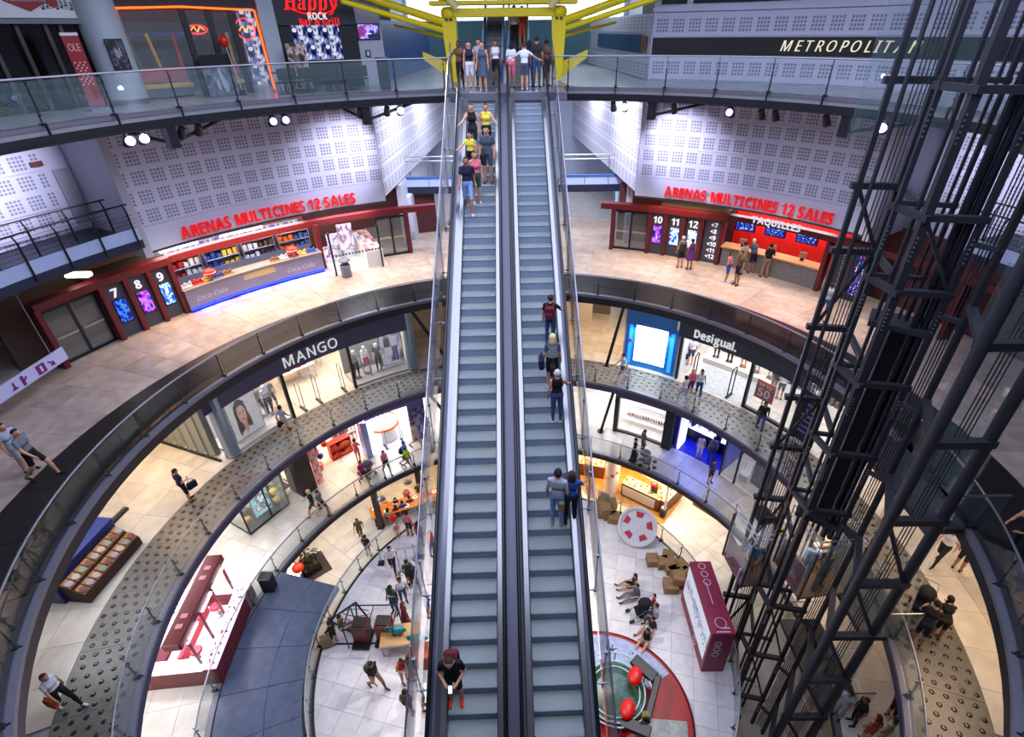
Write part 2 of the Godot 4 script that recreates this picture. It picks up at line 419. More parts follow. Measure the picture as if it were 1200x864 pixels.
	# round plaza
	var fe := Node3D.new(); fe.name = numbered("floor"); add_child(fe, true)
	meta(fe, "round white tiled plaza floor in the middle of the hall", "floor", "", "structure")
	var hub := AX + Vector3(0.05, 0, 0)
	part("slab", MB.new().sector(hub, -180, 180, 0.05, 8.02, E - 0.35, E - 0.05, 4.0), mats["slab"], fe)
	part("fascia", MB.new().sector(hub, -180, 180, 8.02, 8.12, E - 0.38, E + 0.02, 3.0), dark(), fe)
	var wt: Array = []
	for k in 3: wt.append(noisy("plaza tile %d" % k, Color(0.82, 0.80, 0.80).darkened(k * 0.03), Color(0.89, 0.87, 0.87).darkened(k * 0.03), 0.5, 0.35, 0.02))
	var disc := PackedVector2Array()
	for i in 72: disc.append(Vector2(cos(TAU * i / 72), sin(TAU * i / 72)) * 8.03)
	var ts := 0.82
	var full := MB.new().prism(PackedVector2Array([Vector2(0.004, 0.004), Vector2(ts - 0.006, 0.004), Vector2(ts - 0.006, ts - 0.006), Vector2(0.004, ts - 0.006)]), E - 0.05, E).mesh()
	var bs := rot(14)
	for i in range(-10, 10):
		for j in range(-10, 10):
			var o := Vector2(i, j) * ts
			var sq := PackedVector2Array([o + Vector2(0.004, 0.004), o + Vector2(ts - 0.006, 0.004), o + Vector2(ts - 0.006, ts - 0.006), o + Vector2(0.004, ts - 0.006)])
			var far := 0.0
			for q in sq: far = maxf(far, q.length())
			if far < 8.0: part("floor_tile", full, wt[rng.randi() % 3], fe, Transform3D(bs, hub + bs * Vector3(o.x, 0, o.y)))
			else:
				for p in Geometry2D.intersect_polygons(sq, disc):
					part("floor_tile", MB.new().prism(p, E - 0.05, E), wt[rng.randi() % 3], fe, Transform3D(bs, hub))
	# grey blue bridge deck between the plaza and the ring on the left
	var fg := Node3D.new(); fg.name = numbered("floor"); add_child(fg, true)
	meta(fg, "smooth grey blue bridge floor left of the round plaza", "floor", "", "structure")
	for k in 6:
		for r in 2:
			var a0 := -74.5 - 9.0 * (k + 1)
			part("floor_slab", MB.new().sector(AX, a0 + 0.06, a0 + 8.94, [8.3, 9.55][r], [9.535, 11.2][r], C - 0.28, C - 0.02, 3.0), noisy("grey blue deck", Color(0.30, 0.34, 0.42), Color(0.36, 0.40, 0.48), 0.4, 0.3), fg)
	# drum walls of the cinema
	var drums := [[-60.3, -23.7, "left"], [20.7, 57.6, "right"]]
	for d in drums:
		var w := Node3D.new(); w.name = numbered("wall_" + d[2]); add_child(w, true)
		meta(w, "curved white perforated drum wall over the %s cinema front" % d[2], "wall", "", "structure")
		part("wall_core", MB.new().sector(AX, d[0], d[1], 17.03, 17.4, 17.3, T - 0.26, 2.0), white(), w)
		part("lower_band", MB.new().sector(AX, d[0], d[1], 16.99, 17.06, 17.3, 18.24, 2.0), white(), w)
		for k in 3:
			part("acoustic_panel", MB.new().sector(AX, d[0] + 0.05, d[1] - 0.05, 17.0, 17.05, 18.26 + 1.4 * k, minf(18.25 + 1.4 * (k + 1) - 0.012, T - 0.27), 2.0, 0.7, 18.25), perforated(), w)
		part("soffit", MB.new().sector(AX, d[0], d[1], 17.0, 21.5, 17.2, 17.3, 3.0), mat("dark soffit", Color(0.25, 0.22, 0.22), 0.8), w)
	# walls running back from the drums along the passage
	for s in [[pol(-23.7, 17.0), Vector3(-6.4, 0, -46), 1.0, "left"], [pol(20.7, 17.0), Vector3(3.8, 0, -46), -1.0, "right"]]:
		var p0: Vector3 = s[0]; var p1: Vector3 = s[1]
		var len := (p1 - p0).length()
		var mid := (p0 + p1) / 2
		var bsw := Basis.looking_at(p1 - p0)
		var w := Node3D.new(); w.name = numbered("wall_" + s[3]); add_child(w, true)
		meta(w, "white perforated wall on the %s of the passage behind the escalators" % s[3], "wall", "", "structure")
		part("wall_core", MB.new().box(mid + Vector3(-0.2 * s[2], 20.0, 0), Vector3(0.3, 5.1, len), bsw), white(), w)
		for k in 3:
			var m := MB.new()
			var y0 := 17.55 + 1.6 * k; var y1 := minf(17.55 + 1.6 * (k + 1) - 0.02, T - 0.27)
			var a := p0 + Vector3(s[2] * 0.02, y0, 0); var b := p1 + Vector3(s[2] * 0.02, y0, 0)
			var up := Vector3.UP * (y1 - y0)
			var uv := [Vector2(0, 0), Vector2(len / 0.7, 0), Vector2(len / 0.7, -(y1 - y0) / 0.7), Vector2(0, -(y1 - y0) / 0.7)]
			if s[2] > 0: m.quad(b, a, a + up, b + up, [uv[1], uv[0], uv[3], uv[2]])
			else: m.quad(a, b, b + up, a + up, uv)
			part("acoustic_panel", m, perforated(), w)
		var b0 := Vector3(-6.95, 15.6, -30.2) if s[2] > 0 else Vector3(5.75, 15.6, -30.2); var b1 := Vector3(-7.7, 15.6, -45.8) if s[2] > 0 else Vector3(7.3, 15.6, -45.8)
		part("plain_base", MB.new().box((b0 + b1) / 2 + Vector3(-0.15 * s[2], 0, 0), Vector3(0.3, 3.6, 15.6), Basis.looking_at(b1 - b0)), mat("pale base", Color(0.70, 0.72, 0.78), 0.4), w)
	# white return wall and recess left of the left drum
	var wl := Node3D.new(); wl.name = numbered("wall_left"); add_child(wl, true)
	meta(wl, "white recessed wall with a flush door left of the drum", "wall", "", "structure")
	var q0 := pol(-60.3, 17.0); var q1 := pol(-60.3, 20.3)
	part("return_wall", MB.new().box((q0 + q1) / 2 + Vector3(0, 19.7, 0), Vector3(0.3, 5.2, 3.4), Basis.looking_at(q1 - q0)), mat("grey white", Color(0.66, 0.66, 0.70), 0.5), wl)
	part("wall_core", MB.new().sector(AX, -100, -60.3, 20.06, 20.4, 17.0, T - 0.26, 2.0), white(), wl)
	for k in 4:
		part("acoustic_panel", MB.new().sector(AX, -100, -63.2, 20.0, 20.05, 17.56 + 1.4 * k, minf(17.55 + 1.4 * (k + 1) - 0.012, T - 0.27), 2.0, 0.7, 17.55), perforated(), wl)
	part("wall_door", MB.new().sector(AX, -62.4, -60.9, 19.99, 20.05, 18.2, 20.3, 2.0), mat("door grey", Color(0.60, 0.60, 0.64), 0.5), wl)
	part("exit_light", MB.new().box(pol(-63.6, 19.95, 20.6), Vector3(0.4, 0.18, 0.1), rot(-63.6)), mat("exit red", Color(0.35, 0.12, 0.12), 0.5), wl)
	var wr := Node3D.new(); wr.name = numbered("wall_right"); add_child(wr, true)
	meta(wr, "white perforated wall far right behind the lift tower", "wall", "", "structure")
	part("wall_core", MB.new().sector(AX, 57.6, 105, 20.06, 20.4, 17.0, T - 0.26, 2.0), white(), wr)
	for k in 4:
		part("acoustic_panel", MB.new().sector(AX, 60.5, 105, 20.0, 20.05, 17.56 + 1.4 * k, minf(17.55 + 1.4 * (k + 1) - 0.012, T - 0.27), 2.0, 0.7, 17.55), perforated(), wr)
	var z0 := pol(57.6, 17.0); var z1 := pol(57.6, 20.3)
	part("return_wall", MB.new().box((z0 + z1) / 2 + Vector3(0, 19.7, 0), Vector3(0.3, 5.2, 3.4), Basis.looking_at(z1 - z0)), mats["grey white"], wr)
	# outer walls of all storeys and the roof
	struct("wall_back", MB.new().sector(AX, 17, 343, 23.0, 23.4, -0.4, 27.6, 4.0), mat("outer wall", Color(0.42, 0.40, 0.40), 0.8), "plain outer wall round the back of all storeys")
	struct("wall_back", MB.new().box(Vector3(-0.5, 13.4, -46.2), Vector3(17, 28.4, 0.4)), mat("end wall", Color(0.62, 0.66, 0.74), 0.6), "pale end wall of the passage behind the escalators")
	struct("wall_back", MB.new().sector(AX, -17, 17, 19.5, 19.8, -0.4, A - 0.45, 4.0), mats["outer wall"], "wall behind the lower storeys at the far side")
	for s in [-1.0, 1.0]:
		struct("wall_side", MB.new().box(Vector3(-0.5 + s * 8.3, 20.5, -40.3), Vector3(0.3, 14.2, 12.4)), white(), "plain outer wall of the rear passage on the %s" % ("right" if s > 0 else "left"))
	var rf := struct("ceiling", MB.new().sector(AX, -180, 180, 12.0, 24.0, 27.5, 27.9, 4.0), mat("dark ceiling", Color(0.20, 0.19, 0.19), 0.8), "dark ring ceiling over the top storey, open under the dome")
	part("passage_ceiling", MB.new().box(Vector3(-0.5, 27.7, -40.0), Vector3(17, 0.3, 13.0)), mats["dark ceiling"], rf)

func rail_ring(label: String, y: float, r: float, h: float, a0: float, a1: float, off: float, tint: Color, alpha: float, skip := []) -> void:
	var t := thing("glass_balustrade", label, "balustrade", AX, 0.0, "")
	var da := 8.571
	var pane := MB.new().sector(Vector3.ZERO, -da / 2 + 0.12, da / 2 - 0.12, r - 0.008, r + 0.008, y + 0.04, y + h - 0.06, 2.2).mesh()
	var post := MB.new()
	post.box(Vector3(0, y + h / 2, -r - 0.05), Vector3(0.016, h, 0.06), Basis.IDENTITY, 0.004)
	post.box(Vector3(0, y + h / 2 - 0.2, -r - 0.05), Vector3(0.05, h - 0.5, 0.016))
	post.box(Vector3(0, y + 0.03, -r - 0.06), Vector3(0.12, 0.06, 0.2), Basis.IDENTITY, 0.01)
	post.cyl(Vector3(0, y + h - 0.22, -r - 0.05), Vector3(0, y + h - 0.22, -r + 0.03), 0.025, -1, 6)
	post.cyl(Vector3(0, y + 0.25, -r - 0.05), Vector3(0, y + 0.25, -r + 0.03), 0.025, -1, 6)
	post.box(Vector3(0, y - 0.12, -r + 0.06), Vector3(0.03, 0.3, 0.10), Basis.IDENTITY, 0.005)
	var pm := post.mesh()
	var gm := glass("balustrade glass %s" % tint.to_html(), tint, alpha)
	var a := off
	while a > a0: a -= da
	a += da
	while a < a1:
		part("post", pm, dark(), t, Transform3D(rot(a), Vector3.ZERO))
		if a + da < a1: part("glass_pane", pane, gm, t, Transform3D(rot(a + da / 2), Vector3.ZERO))
		a += da
	var pts := []
	var aa := a0
	while aa <= a1 + 0.01:
		pts.append(pol(aa, r, y + h) - AX); aa += 2.0
	part("handrail", MB.new().tube(pts, 0.03, 8), steel(), t)

func build_rails() -> void:
	var green := Color(0.55, 0.66, 0.66)
	rail_ring("curved glass balustrade with steel handrail along the top storey, left of the escalators", T, 13.42, 1.12, -125, -10.5, -64.2, green, 0.09)
	rail_ring("curved glass balustrade with steel handrail along the top storey, right of the escalators", T, 13.42, 1.12, 6.5, 125, 18.0, green, 0.09)
	rail_ring("smoky glass balustrade of the cinema storey above the clothes shops", A, 11.9, 0.98, -140, 140, -84.5, Color(0.16, 0.18, 0.18), 0.42)
	rail_ring("glass balustrade on the studded rim of the clothes shop storey", B, 11.66, 0.95, -140, 140, -75.0, Color(0.62, 0.68, 0.64), 0.12)
	rail_ring("glass balustrade of the lower shop storey facing the plaza, left side", C, 11.36, 1.0, -130, 66, -66.0, Color(0.70, 0.80, 0.74), 0.14)
	rail_ring("glass balustrade around the round white plaza", E, 8.06, 1.0, -140, 140, -100.0, Color(0.52, 0.66, 0.62), 0.16)

func esc(k: float, lat: float, up := 0.0) -> Vector3:
	# a point of the escalator pair: k steps below the first straight one, lat metres right of the gap's right edge
	var th := -0.022848
	var kk := maxf(k, -8.0)
	var drop := 3.5585 + 0.225498 * k
	if k < -3.0:
		var f := (k + 8.0) / 5.0
		drop = (3.5585 + 0.225498 * -3.0) - 0.225498 * 5.0 * (0.5 - 0.5 * f * f) if f > 0 else 2.05 + 0.0 * kk
		if f > 0: drop = maxf(drop, 2.05)
	var f := Vector3(sin(th), 0, -cos(th)); var r := Vector3(cos(th), 0, sin(th))
	return Vector3(-0.32402, EYE - drop + up, -20.10851) - f * 0.4 * k + r * lat

func esc_bs() -> Basis: return Basis(Vector3.UP, -0.022848 * -1.0)

func build_escalators() -> void:
	var ridged := mat("step tread", Color(0.36, 0.38, 0.40), 0.5, 0.1)
	var im := Image.create(256, 8, false, Image.FORMAT_RGB8)
	for x in 256:
		var h := 1.0 if x % 4 < 2 else 0.5
		for y in 8: im.set_pixel(x, y, Color(h, h, h))
	var im2: Image = im.duplicate(); im2.bump_map_to_normal_map(2.0)
	ridged.albedo_texture = ImageTexture.create_from_image(im); ridged.albedo_color = Color(0.74, 0.78, 0.76)
	ridged.normal_enabled = true; ridged.normal_texture = ImageTexture.create_from_image(im2)
	var nose := mat("step nosing", Color(0.52, 0.57, 0.60), 0.4, 0.2)
	var rubber := mat("black rubber", Color(0.025, 0.025, 0.03), 0.35)
	var skirt := mat("skirting steel", Color(0.60, 0.60, 0.60), 0.28, 0.85)
	var deckm := mat("escalator deck", Color(0.50, 0.50, 0.56), 0.4, 0.3)
	var W := 1.031; var G := 0.75
	var K1 := 52
	for e in [[-G - W, "left", "down"], [0.0, "right", "up"]]:
		var l0: float = e[0]
		var t := thing("escalator", "long %s escalator of the pair, carrying people %s, with black handrails" % [e[1], e[2]], "escalator")
		for k in range(-7, K1):
			var p := esc(k, l0 + W / 2)
			var q := esc(k + 1, l0 + W / 2)
			var rise := p.y - q.y
			var bs := esc_bs()
			# tread with a rolled nosing, riser below
			var back := esc(k - 1, l0 + W / 2); back.y = p.y
			var st := Node3D.new(); st.name = "step"; t.add_child(st, true); st.transform = at(p, bs)
			part("tread", MB.new().box(Vector3(0, -0.02, -0.215), Vector3(W - 0.012, 0.04, 0.37)), ridged, st)
			part("nosing", MB.new().box(Vector3(0, -0.022, -0.016), Vector3(W - 0.012, 0.044, 0.036), Basis.IDENTITY, 0.012), nose, st)
			if rise > 0.02: part("riser", MB.new().box(Vector3(0, -rise / 2 - 0.02, -0.02), Vector3(W - 0.012, rise, 0.02)), mat("riser", Color(0.58, 0.63, 0.71), 0.5, 0.15), st)
		# skirtings, decks, handrails follow the flight
		var prof := func(la: float, ua: float, lb: float, ub: float, m: Material, nm: String) -> void:
			var mb := MB.new()
			for k in range(-8, K1):
				var a := esc(k, la, ua); var b := esc(k, lb, ub); var c := esc(k + 1, lb, ub); var d := esc(k + 1, la, ua)
				mb.quad(d, c, b, a)
			part(nm, mb, m, t)
		var outl := l0 - 0.29 if e[1] == "left" else l0 - 0.24
		var outr := l0 + W + 0.19 if e[1] == "left" else l0 + W + 0.19
		# closed sections: inner wall, top, outer wall
		for sd in [[l0, -1.0, outl], [l0 + W, 1.0, outr]]:
			var a: float = sd[0]; var s: float = sd[1]; var o: float = sd[2]
			var seq := [[a, -0.25], [a, 0.10], [a + s * 0.02, 0.12], [a + s * 0.13, 0.14], [o - s * 0.05, 0.20], [o + s * 0.10, 0.20], [o + s * 0.12, 0.16], [o + s * 0.12, -0.45]]
			for i in seq.size() - 1:
				var x: Array = seq[i]; var y: Array = seq[i + 1]
				if s > 0: prof.call(x[0], x[1], y[0], y[1], skirt if i < 4 else deckm, "skirting" if i < 4 else "outer_deck")
				else: prof.call(y[0], y[1], x[0], x[1], skirt if i < 4 else deckm, "skirting" if i < 4 else "outer_deck")
			# glass balustrade and rubber handrail
			var pn := MB.new()
			for k in range(-8, K1, 4):
				for kk in 4:
					var p0 := esc(k + kk, o, 0.2); var p1 := esc(k + kk + 1, o, 0.2)
					var u := Vector3.UP * 0.66
					pn.quad(p0, p1, p1 + u, p0 + u)
			part("balustrade_panel", pn, mat("balustrade steel", Color(0.45, 0.48, 0.52), 0.25, 0.8), t)
			var pts := []
			pts.append(esc(-9.5, o, 0.45)); pts.append(esc(-10.2, o, 0.7)); pts.append(esc(-9.6, o, 0.92))
			for k in range(-8, K1 + 1, 2): pts.append(esc(k, o, 0.92))
			part("handrail", MB.new().tube(pts, 0.042, 8), rubber, t)
		part("truss", truss(l0 - 0.3, l0 + W + 0.3, K1), mat("escalator truss", Color(0.20, 0.21, 0.24), 0.5, 0.5), t)
		part("comb_plate", MB.new().box(esc(-8.6, l0 + W / 2, -0.01), Vector3(W, 0.05, 0.9), esc_bs(), 0.005), steel(), t)
	# middle deck between the two flights
	var md := MB.new()
	for k in range(-8, K1):
		md.quad(esc(k + 1, -0.515, 0.30), esc(k + 1, -0.285, 0.30), esc(k, -0.285, 0.30), esc(k, -0.515, 0.30))
	struct("trim_middle", md, deckm, "dark steel strip covering the gap between the two escalators")
	# tall glass screens with steel edge and brackets beside the flights
	for s in [[-2.36, -1.0, "left"], [1.48, 1.0, "right"]]:
		var t := thing("glass_screen", "tall glass side screen following the %s edge of the escalators" % s[2], "glass screen")
		for k in range(-8, 44, 4):
			var m := MB.new()
			var a := esc(k + 0.08, s[0], -0.1); var b := esc(k + 3.92, s[0], -0.1)
			var u := Vector3.UP * 1.75
			var w := Vector3(0.008, 0, 0)
			m.quad(a - w, b - w, b - w + u, a - w + u); m.quad(b + w, a + w, a + w + u, b + w + u); m.quad(a - w + u, b - w + u, b + w + u, a + w + u)
			part("glass_pane", m, glass("screen glass", Color(0.62, 0.72, 0.76), 0.10), t)
			var c := esc(k, s[0], -0.1)
			part("clamp_bar", MB.new().cyl(c + Vector3(-s[1] * 0.22, 0.1, 0), c + Vector3(s[1] * 0.05, 0.1, 0), 0.02, -1, 6).cyl(c + Vector3(0, -0.1, 0), c + Vector3(0, 1.8, 0), 0.014, -1, 6).box(c + Vector3(0, 0.1, 0), Vector3(0.06, 0.08, 0.06)).box(c + Vector3(0, 1.3, 0), Vector3(0.06, 0.08, 0.06)), steel(), t)
		var pts := []
		for k in range(-8, 45, 4): pts.append(esc(k, s[0], 1.66))
		part("top_edge", MB.new().tube(pts, 0.018, 6), steel(), t)

func truss(a: float, b: float, k1: int) -> MB:
	var m := MB.new()
	for k in range(-8, k1):
		var p := esc(k, a, -0.4); var q := esc(k, b, -0.4); var r := esc(k + 1, b, -0.4); var s := esc(k + 1, a, -0.4)
		var dn := Vector3.DOWN * 0.75
		m.quad(p, q, r, s)
		m.quad(s + dn, r + dn, q + dn, p + dn); m.quad(p + dn, p, s, s + dn); m.quad(r + dn, r, q, q + dn)
	return m

# ---- people: joints -> distance field -> surface nets, one continuous body with a surface per garment area
const TAGS := ["head", "torso", "sleeve", "forearm", "hand", "hips", "thigh", "shin", "shoe"]
var bodies := {}

func joints(pose: String) -> Dictionary:
	# a figure 1.72 m tall looking along +z, its left side towards +x
	var j := {"pel": Vector3(0, 0.95, 0), "che": Vector3(0, 1.28, 0), "nek": Vector3(0, 1.45, -0.01), "hed": Vector3(0, 1.60, 0.02)}
	for s in [["l", 1.0], ["r", -1.0]]:
		var k: float = s[1]; var c: String = s[0]
		j["hip" + c] = Vector3(0.085 * k, 0.92, 0); j["kne" + c] = Vector3(0.10 * k, 0.50, 0.02); j["ank" + c] = Vector3(0.105 * k, 0.09, -0.02); j["toe" + c] = Vector3(0.125 * k, 0.03, 0.14)
		j["sho" + c] = Vector3(0.175 * k, 1.40, -0.01); j["elb" + c] = Vector3(0.225 * k, 1.13, -0.03); j["wri" + c] = Vector3(0.235 * k, 0.89, 0.05); j["fin" + c] = Vector3(0.23 * k, 0.76, 0.08)
	match pose:
		"walk", "walk2":
			var m := 1.0 if pose == "walk" else -1.0
			var f := "l" if m > 0 else "r"; var b := "r" if m > 0 else "l"
			j["kne" + f] += Vector3(0, 0.02, 0.20); j["ank" + f] += Vector3(0, 0.0, 0.32); j["toe" + f] += Vector3(0, 0.04, 0.33)
			j["kne" + b] += Vector3(0, 0.0, -0.06); j["ank" + b] += Vector3(0, 0.08, -0.34); j["toe" + b] += Vector3(0, 0.0, -0.33)
			j["elb" + b] += Vector3(0, 0.02, 0.12); j["wri" + b] += Vector3(0, 0.08, 0.24); j["fin" + b] += Vector3(0, 0.12, 0.30)
			j["elb" + f] += Vector3(0, 0.02, -0.12); j["wri" + f] += Vector3(0, 0.04, -0.16); j["fin" + f] += Vector3(0, 0.04, -0.16)
		"phone":
			for s in [["l", 1.0], ["r", -1.0]]:
				j["elb" + s[0]] = Vector3(0.25 * s[1], 1.13, 0.0); j["wri" + s[0]] = Vector3(0.09 * s[1], 1.10, 0.26); j["fin" + s[0]] = Vector3(0.03 * s[1], 1.14, 0.33)
			j["hed"] += Vector3(0, -0.02, 0.06)
		"rail":
			j["elbr"] = Vector3(-0.32, 1.20, 0.12); j["wrir"] = Vector3(-0.42, 1.10, 0.33); j["finr"] = Vector3(-0.44, 1.10, 0.44)
		"rail2":
			j["elbl"] = Vector3(0.32, 1.20, 0.12); j["wril"] = Vector3(0.42, 1.10, 0.33); j["finl"] = Vector3(0.44, 1.10, 0.44)
		"cross":
			for s in [["l", 1.0], ["r", -1.0]]:
				j["elb" + s[0]] = Vector3(0.24 * s[1], 1.14, 0.02); j["wri" + s[0]] = Vector3(0.0, 1.16, 0.19); j["fin" + s[0]] = Vector3(-0.11 * s[1], 1.18, 0.17)
		"wide":
			for s in [["l", 1.0], ["r", -1.0]]:
				j["elb" + s[0]] = Vector3(0.40 * s[1], 1.24, 0.05); j["wri" + s[0]] = Vector3(0.62 * s[1], 1.12, 0.12); j["fin" + s[0]] = Vector3(0.73 * s[1], 1.09, 0.15)
		"push":
			for s in [["l", 1.0], ["r", -1.0]]:
				j["elb" + s[0]] = Vector3(0.24 * s[1], 1.14, 0.10); j["wri" + s[0]] = Vector3(0.18 * s[1], 1.04, 0.33); j["fin" + s[0]] = Vector3(0.15 * s[1], 1.02, 0.43)
			j["knel"] += Vector3(0, 0.02, 0.14); j["ankl"] += Vector3(0, 0, 0.2); j["toel"] += Vector3(0, 0.02, 0.2)
			j["ankr"] += Vector3(0, 0.05, -0.22); j["toer"] += Vector3(0, 0, -0.2)
		"sit":
			var dn := -0.50
			for k in ["pel", "che", "nek", "hed", "shol", "shor", "elbl", "elbr", "wril", "wrir", "finl", "finr", "hipl", "hipr"]: j[k] += Vector3(0, dn, -0.02)
			for s in [["l", 1.0], ["r", -1.0]]:
				j["kne" + s[0]] = Vector3(0.12 * s[1], 0.47, 0.42); j["ank" + s[0]] = Vector3(0.12 * s[1], 0.09, 0.40); j["toe" + s[0]] = Vector3(0.13 * s[1], 0.03, 0.55)
				j["wri" + s[0]] = Vector3(0.18 * s[1], 0.60, 0.22); j["fin" + s[0]] = Vector3(0.12 * s[1], 0.60, 0.32)
		"floor":
			for k in ["pel", "che", "nek", "hed", "shol", "shor", "elbl", "elbr", "wril", "wrir", "finl", "finr", "hipl", "hipr"]: j[k] += Vector3(0, -0.80, 0)
			for s in [["l", 1.0], ["r", -1.0]]:
				j["kne" + s[0]] = Vector3(0.14 * s[1], 0.26, 0.38); j["ank" + s[0]] = Vector3(0.12 * s[1], 0.07, 0.74); j["toe" + s[0]] = Vector3(0.14 * s[1], 0.14, 0.86)
				j["wri" + s[0]] = Vector3(0.16 * s[1], 0.30, 0.30); j["fin" + s[0]] = Vector3(0.12 * s[1], 0.33, 0.38)
		"lean":
			for k in ["che", "nek", "hed", "shol", "shor"]: j[k] = Vector3(j[k].x, 0.95 + (j[k].y - 0.95) * 0.86, (j[k].y - 0.95) * 0.52)
			for s in [["l", 1.0], ["r", -1.0]]:
				j["elb" + s[0]] = Vector3(0.24 * s[1], 1.04, 0.36); j["wri" + s[0]] = Vector3(0.16 * s[1], 1.04, 0.58); j["fin" + s[0]] = Vector3(0.10 * s[1], 1.06, 0.68)
			j["hed"] += Vector3(0, 0.02, 0.02)
		"ride":
			j["knel"] += Vector3(0, 0.06, 0.12); j["ankl"] += Vector3(0.01, 0.04, 0.10); j["toel"] += Vector3(0, 0.04, 0.1)
			j["elbl"] = Vector3(0.30, 1.16, 0.04); j["wril"] = Vector3(0.36, 1.02, 0.22); j["finl"] = Vector3(0.37, 0.99, 0.31)
		"bag":
			j["elbr"] = Vector3(-0.25, 1.15, -0.02); j["wrir"] = Vector3(-0.20, 1.14, 0.20); j["finr"] = Vector3(-0.12, 1.18, 0.26)
			j["knel"] += Vector3(0, 0.01, 0.10); j["ankl"] += Vector3(0, 0, 0.12); j["toel"] += Vector3(0, 0, 0.12)
	return j

func body_mesh(pose: String, female: bool, cell: float) -> ArrayMesh:
	var key := "%s/%s/%.3f" % [pose, female, cell]
	if bodies.has(key): return bodies[key]
	var j := joints(pose)
	var w := 0.90 if female else 1.0
	for c in ["l", "r"]:
		for k in ["sho", "elb"]: j[k + c].x *= w
	# bones: a, b, radius a, radius b, tag
	var bn := []
	var up: Vector3 = (j.nek - j.pel).normalized()
	var hd: Vector3 = (j.hed - j.nek).normalized()
	var sd := Vector3.RIGHT
	bn.append([j.hed - hd * 0.045 + Vector3(0, 0, 0.012), j.hed + hd * 0.035, 0.072, 0.088, 0])
	bn.append([j.hed - hd * 0.06 + Vector3(0, 0, 0.045), j.hed - hd * 0.02 + Vector3(0, 0, 0.045), 0.045, 0.05, 0])
	bn.append([j.hed + Vector3(0, -0.025, 0.105), j.hed + Vector3(0, 0.015, 0.09), 0.014, 0.010, 0])
	bn.append([j.nek - up * 0.03, j.nek + hd * 0.10, 0.052, 0.050, 0])
	for s in [1.0, -1.0]: bn.append([j.hed + Vector3(0.085 * s, -0.02, -0.005), j.hed + Vector3(0.09 * s, 0.02, -0.01), 0.016, 0.02, 0])
	var ch := 0.098 if female else 0.108
	bn.append([j.che - sd * 0.075 * w, j.che + sd * 0.075 * w, ch, ch, 1])
	bn.append([j.shol * 0.75 + j.shor * 0.25, j.shor * 0.75 + j.shol * 0.25, 0.075, 0.075, 1])
	bn.append([j.pel + up * 0.14 - sd * 0.05, j.pel + up * 0.14 + sd * 0.05, 0.098 if not female else 0.085, 0.098 if not female else 0.085, 1])
	if female: bn.append([j.che + Vector3(-0.06, -0.02, 0.06), j.che + Vector3(0.06, -0.02, 0.06), 0.062, 0.062, 1])
	bn.append([j.pel - sd * 0.062, j.pel + sd * 0.062, 0.105 if not female else 0.112, 0.105 if not female else 0.112, 5])
	for c in ["l", "r"]:
		var mid: Vector3 = j["sho" + c].lerp(j["elb" + c], 0.6)
		bn.append([j["sho" + c], mid, 0.055 * w, 0.046 * w, 2])
		bn.append([mid, j["elb" + c], 0.042 * w, 0.038 * w, 3])
		bn.append([j["elb" + c], j["wri" + c], 0.040 * w, 0.027 * w, 3])
		bn.append([j["wri" + c], j["wri" + c].lerp(j["fin" + c], 0.75), 0.028, 0.030, 4])
		var km: Vector3 = j["hip" + c].lerp(j["kne" + c], 0.78)
		bn.append([j["hip" + c], km, 0.090, 0.066, 5])
		bn.append([km, j["kne" + c], 0.064, 0.056, 6])
		bn.append([j["kne" + c], j["kne" + c].lerp(j["ank" + c], 0.35), 0.055, 0.056, 7])
		bn.append([j["kne" + c].lerp(j["ank" + c], 0.35), j["ank" + c], 0.055, 0.036, 7])
		bn.append([j["ank" + c] + Vector3(0, -0.035, -0.02), j["toe" + c], 0.042, 0.034, 8])
	var lo := Vector3.ONE * 9; var hi := -lo
	for b in bn:
		for q in 2:
			lo = lo.min(b[q] - Vector3.ONE * b[2 + q]); hi = hi.max(b[q] + Vector3.ONE * b[2 + q])
	lo -= Vector3.ONE * cell * 1.5; hi += Vector3.ONE * cell * 2.5
	var nx := int((hi.x - lo.x) / cell) + 1; var ny := int((hi.y - lo.y) / cell) + 1; var nz := int((hi.z - lo.z) / cell) + 1
	var f := PackedFloat32Array(); f.resize(nx * ny * nz); f.fill(1.0)
	var near := PackedFloat32Array(); near.resize(nx * ny * nz); near.fill(1.0)
	var tag := PackedByteArray(); tag.resize(nx * ny * nz)
	var sk := 0.028
	for b in bn:
		var a: Vector3 = b[0]; var d: Vector3 = b[1] - b[0]; var dd := maxf(d.length_squared(), 1e-6)
		var r0: float = b[2]; var dr: float = b[3] - b[2]; var tg: int = b[4]
		var kb := 0.085 if tg == 1 or tg == 5 and b[2] > 0.1 else sk
		var pad := maxf(b[2], b[3]) + cell * 1.6 + 0.02
		var l0: Vector3 = (b[0].min(b[1]) - Vector3.ONE * pad - lo) / cell
		var h0: Vector3 = (b[0].max(b[1]) + Vector3.ONE * pad - lo) / cell
		for y in range(maxi(0, int(l0.y)), mini(ny, int(h0.y) + 2)):
			for z in range(maxi(0, int(l0.z)), mini(nz, int(h0.z) + 2)):
				var row := (y * nz + z) * nx
				for x in range(maxi(0, int(l0.x)), mini(nx, int(h0.x) + 2)):
					var p := lo + Vector3(x, y, z) * cell - a
					var t := clampf(p.dot(d) / dd, 0.0, 1.0)
					var v := (p - d * t).length() - r0 - dr * t
					var i := row + x
					if v < near[i]:
						near[i] = v; tag[i] = tg
					var g := f[i]
					var h := maxf(kb - absf(g - v), 0.0) / kb
					f[i] = minf(g, v) - h * h * kb * 0.25
	# surface nets
	var vid := PackedInt32Array(); vid.resize(nx * ny * nz); vid.fill(-1)
	var vs := PackedVector3Array(); var vt := PackedByteArray()
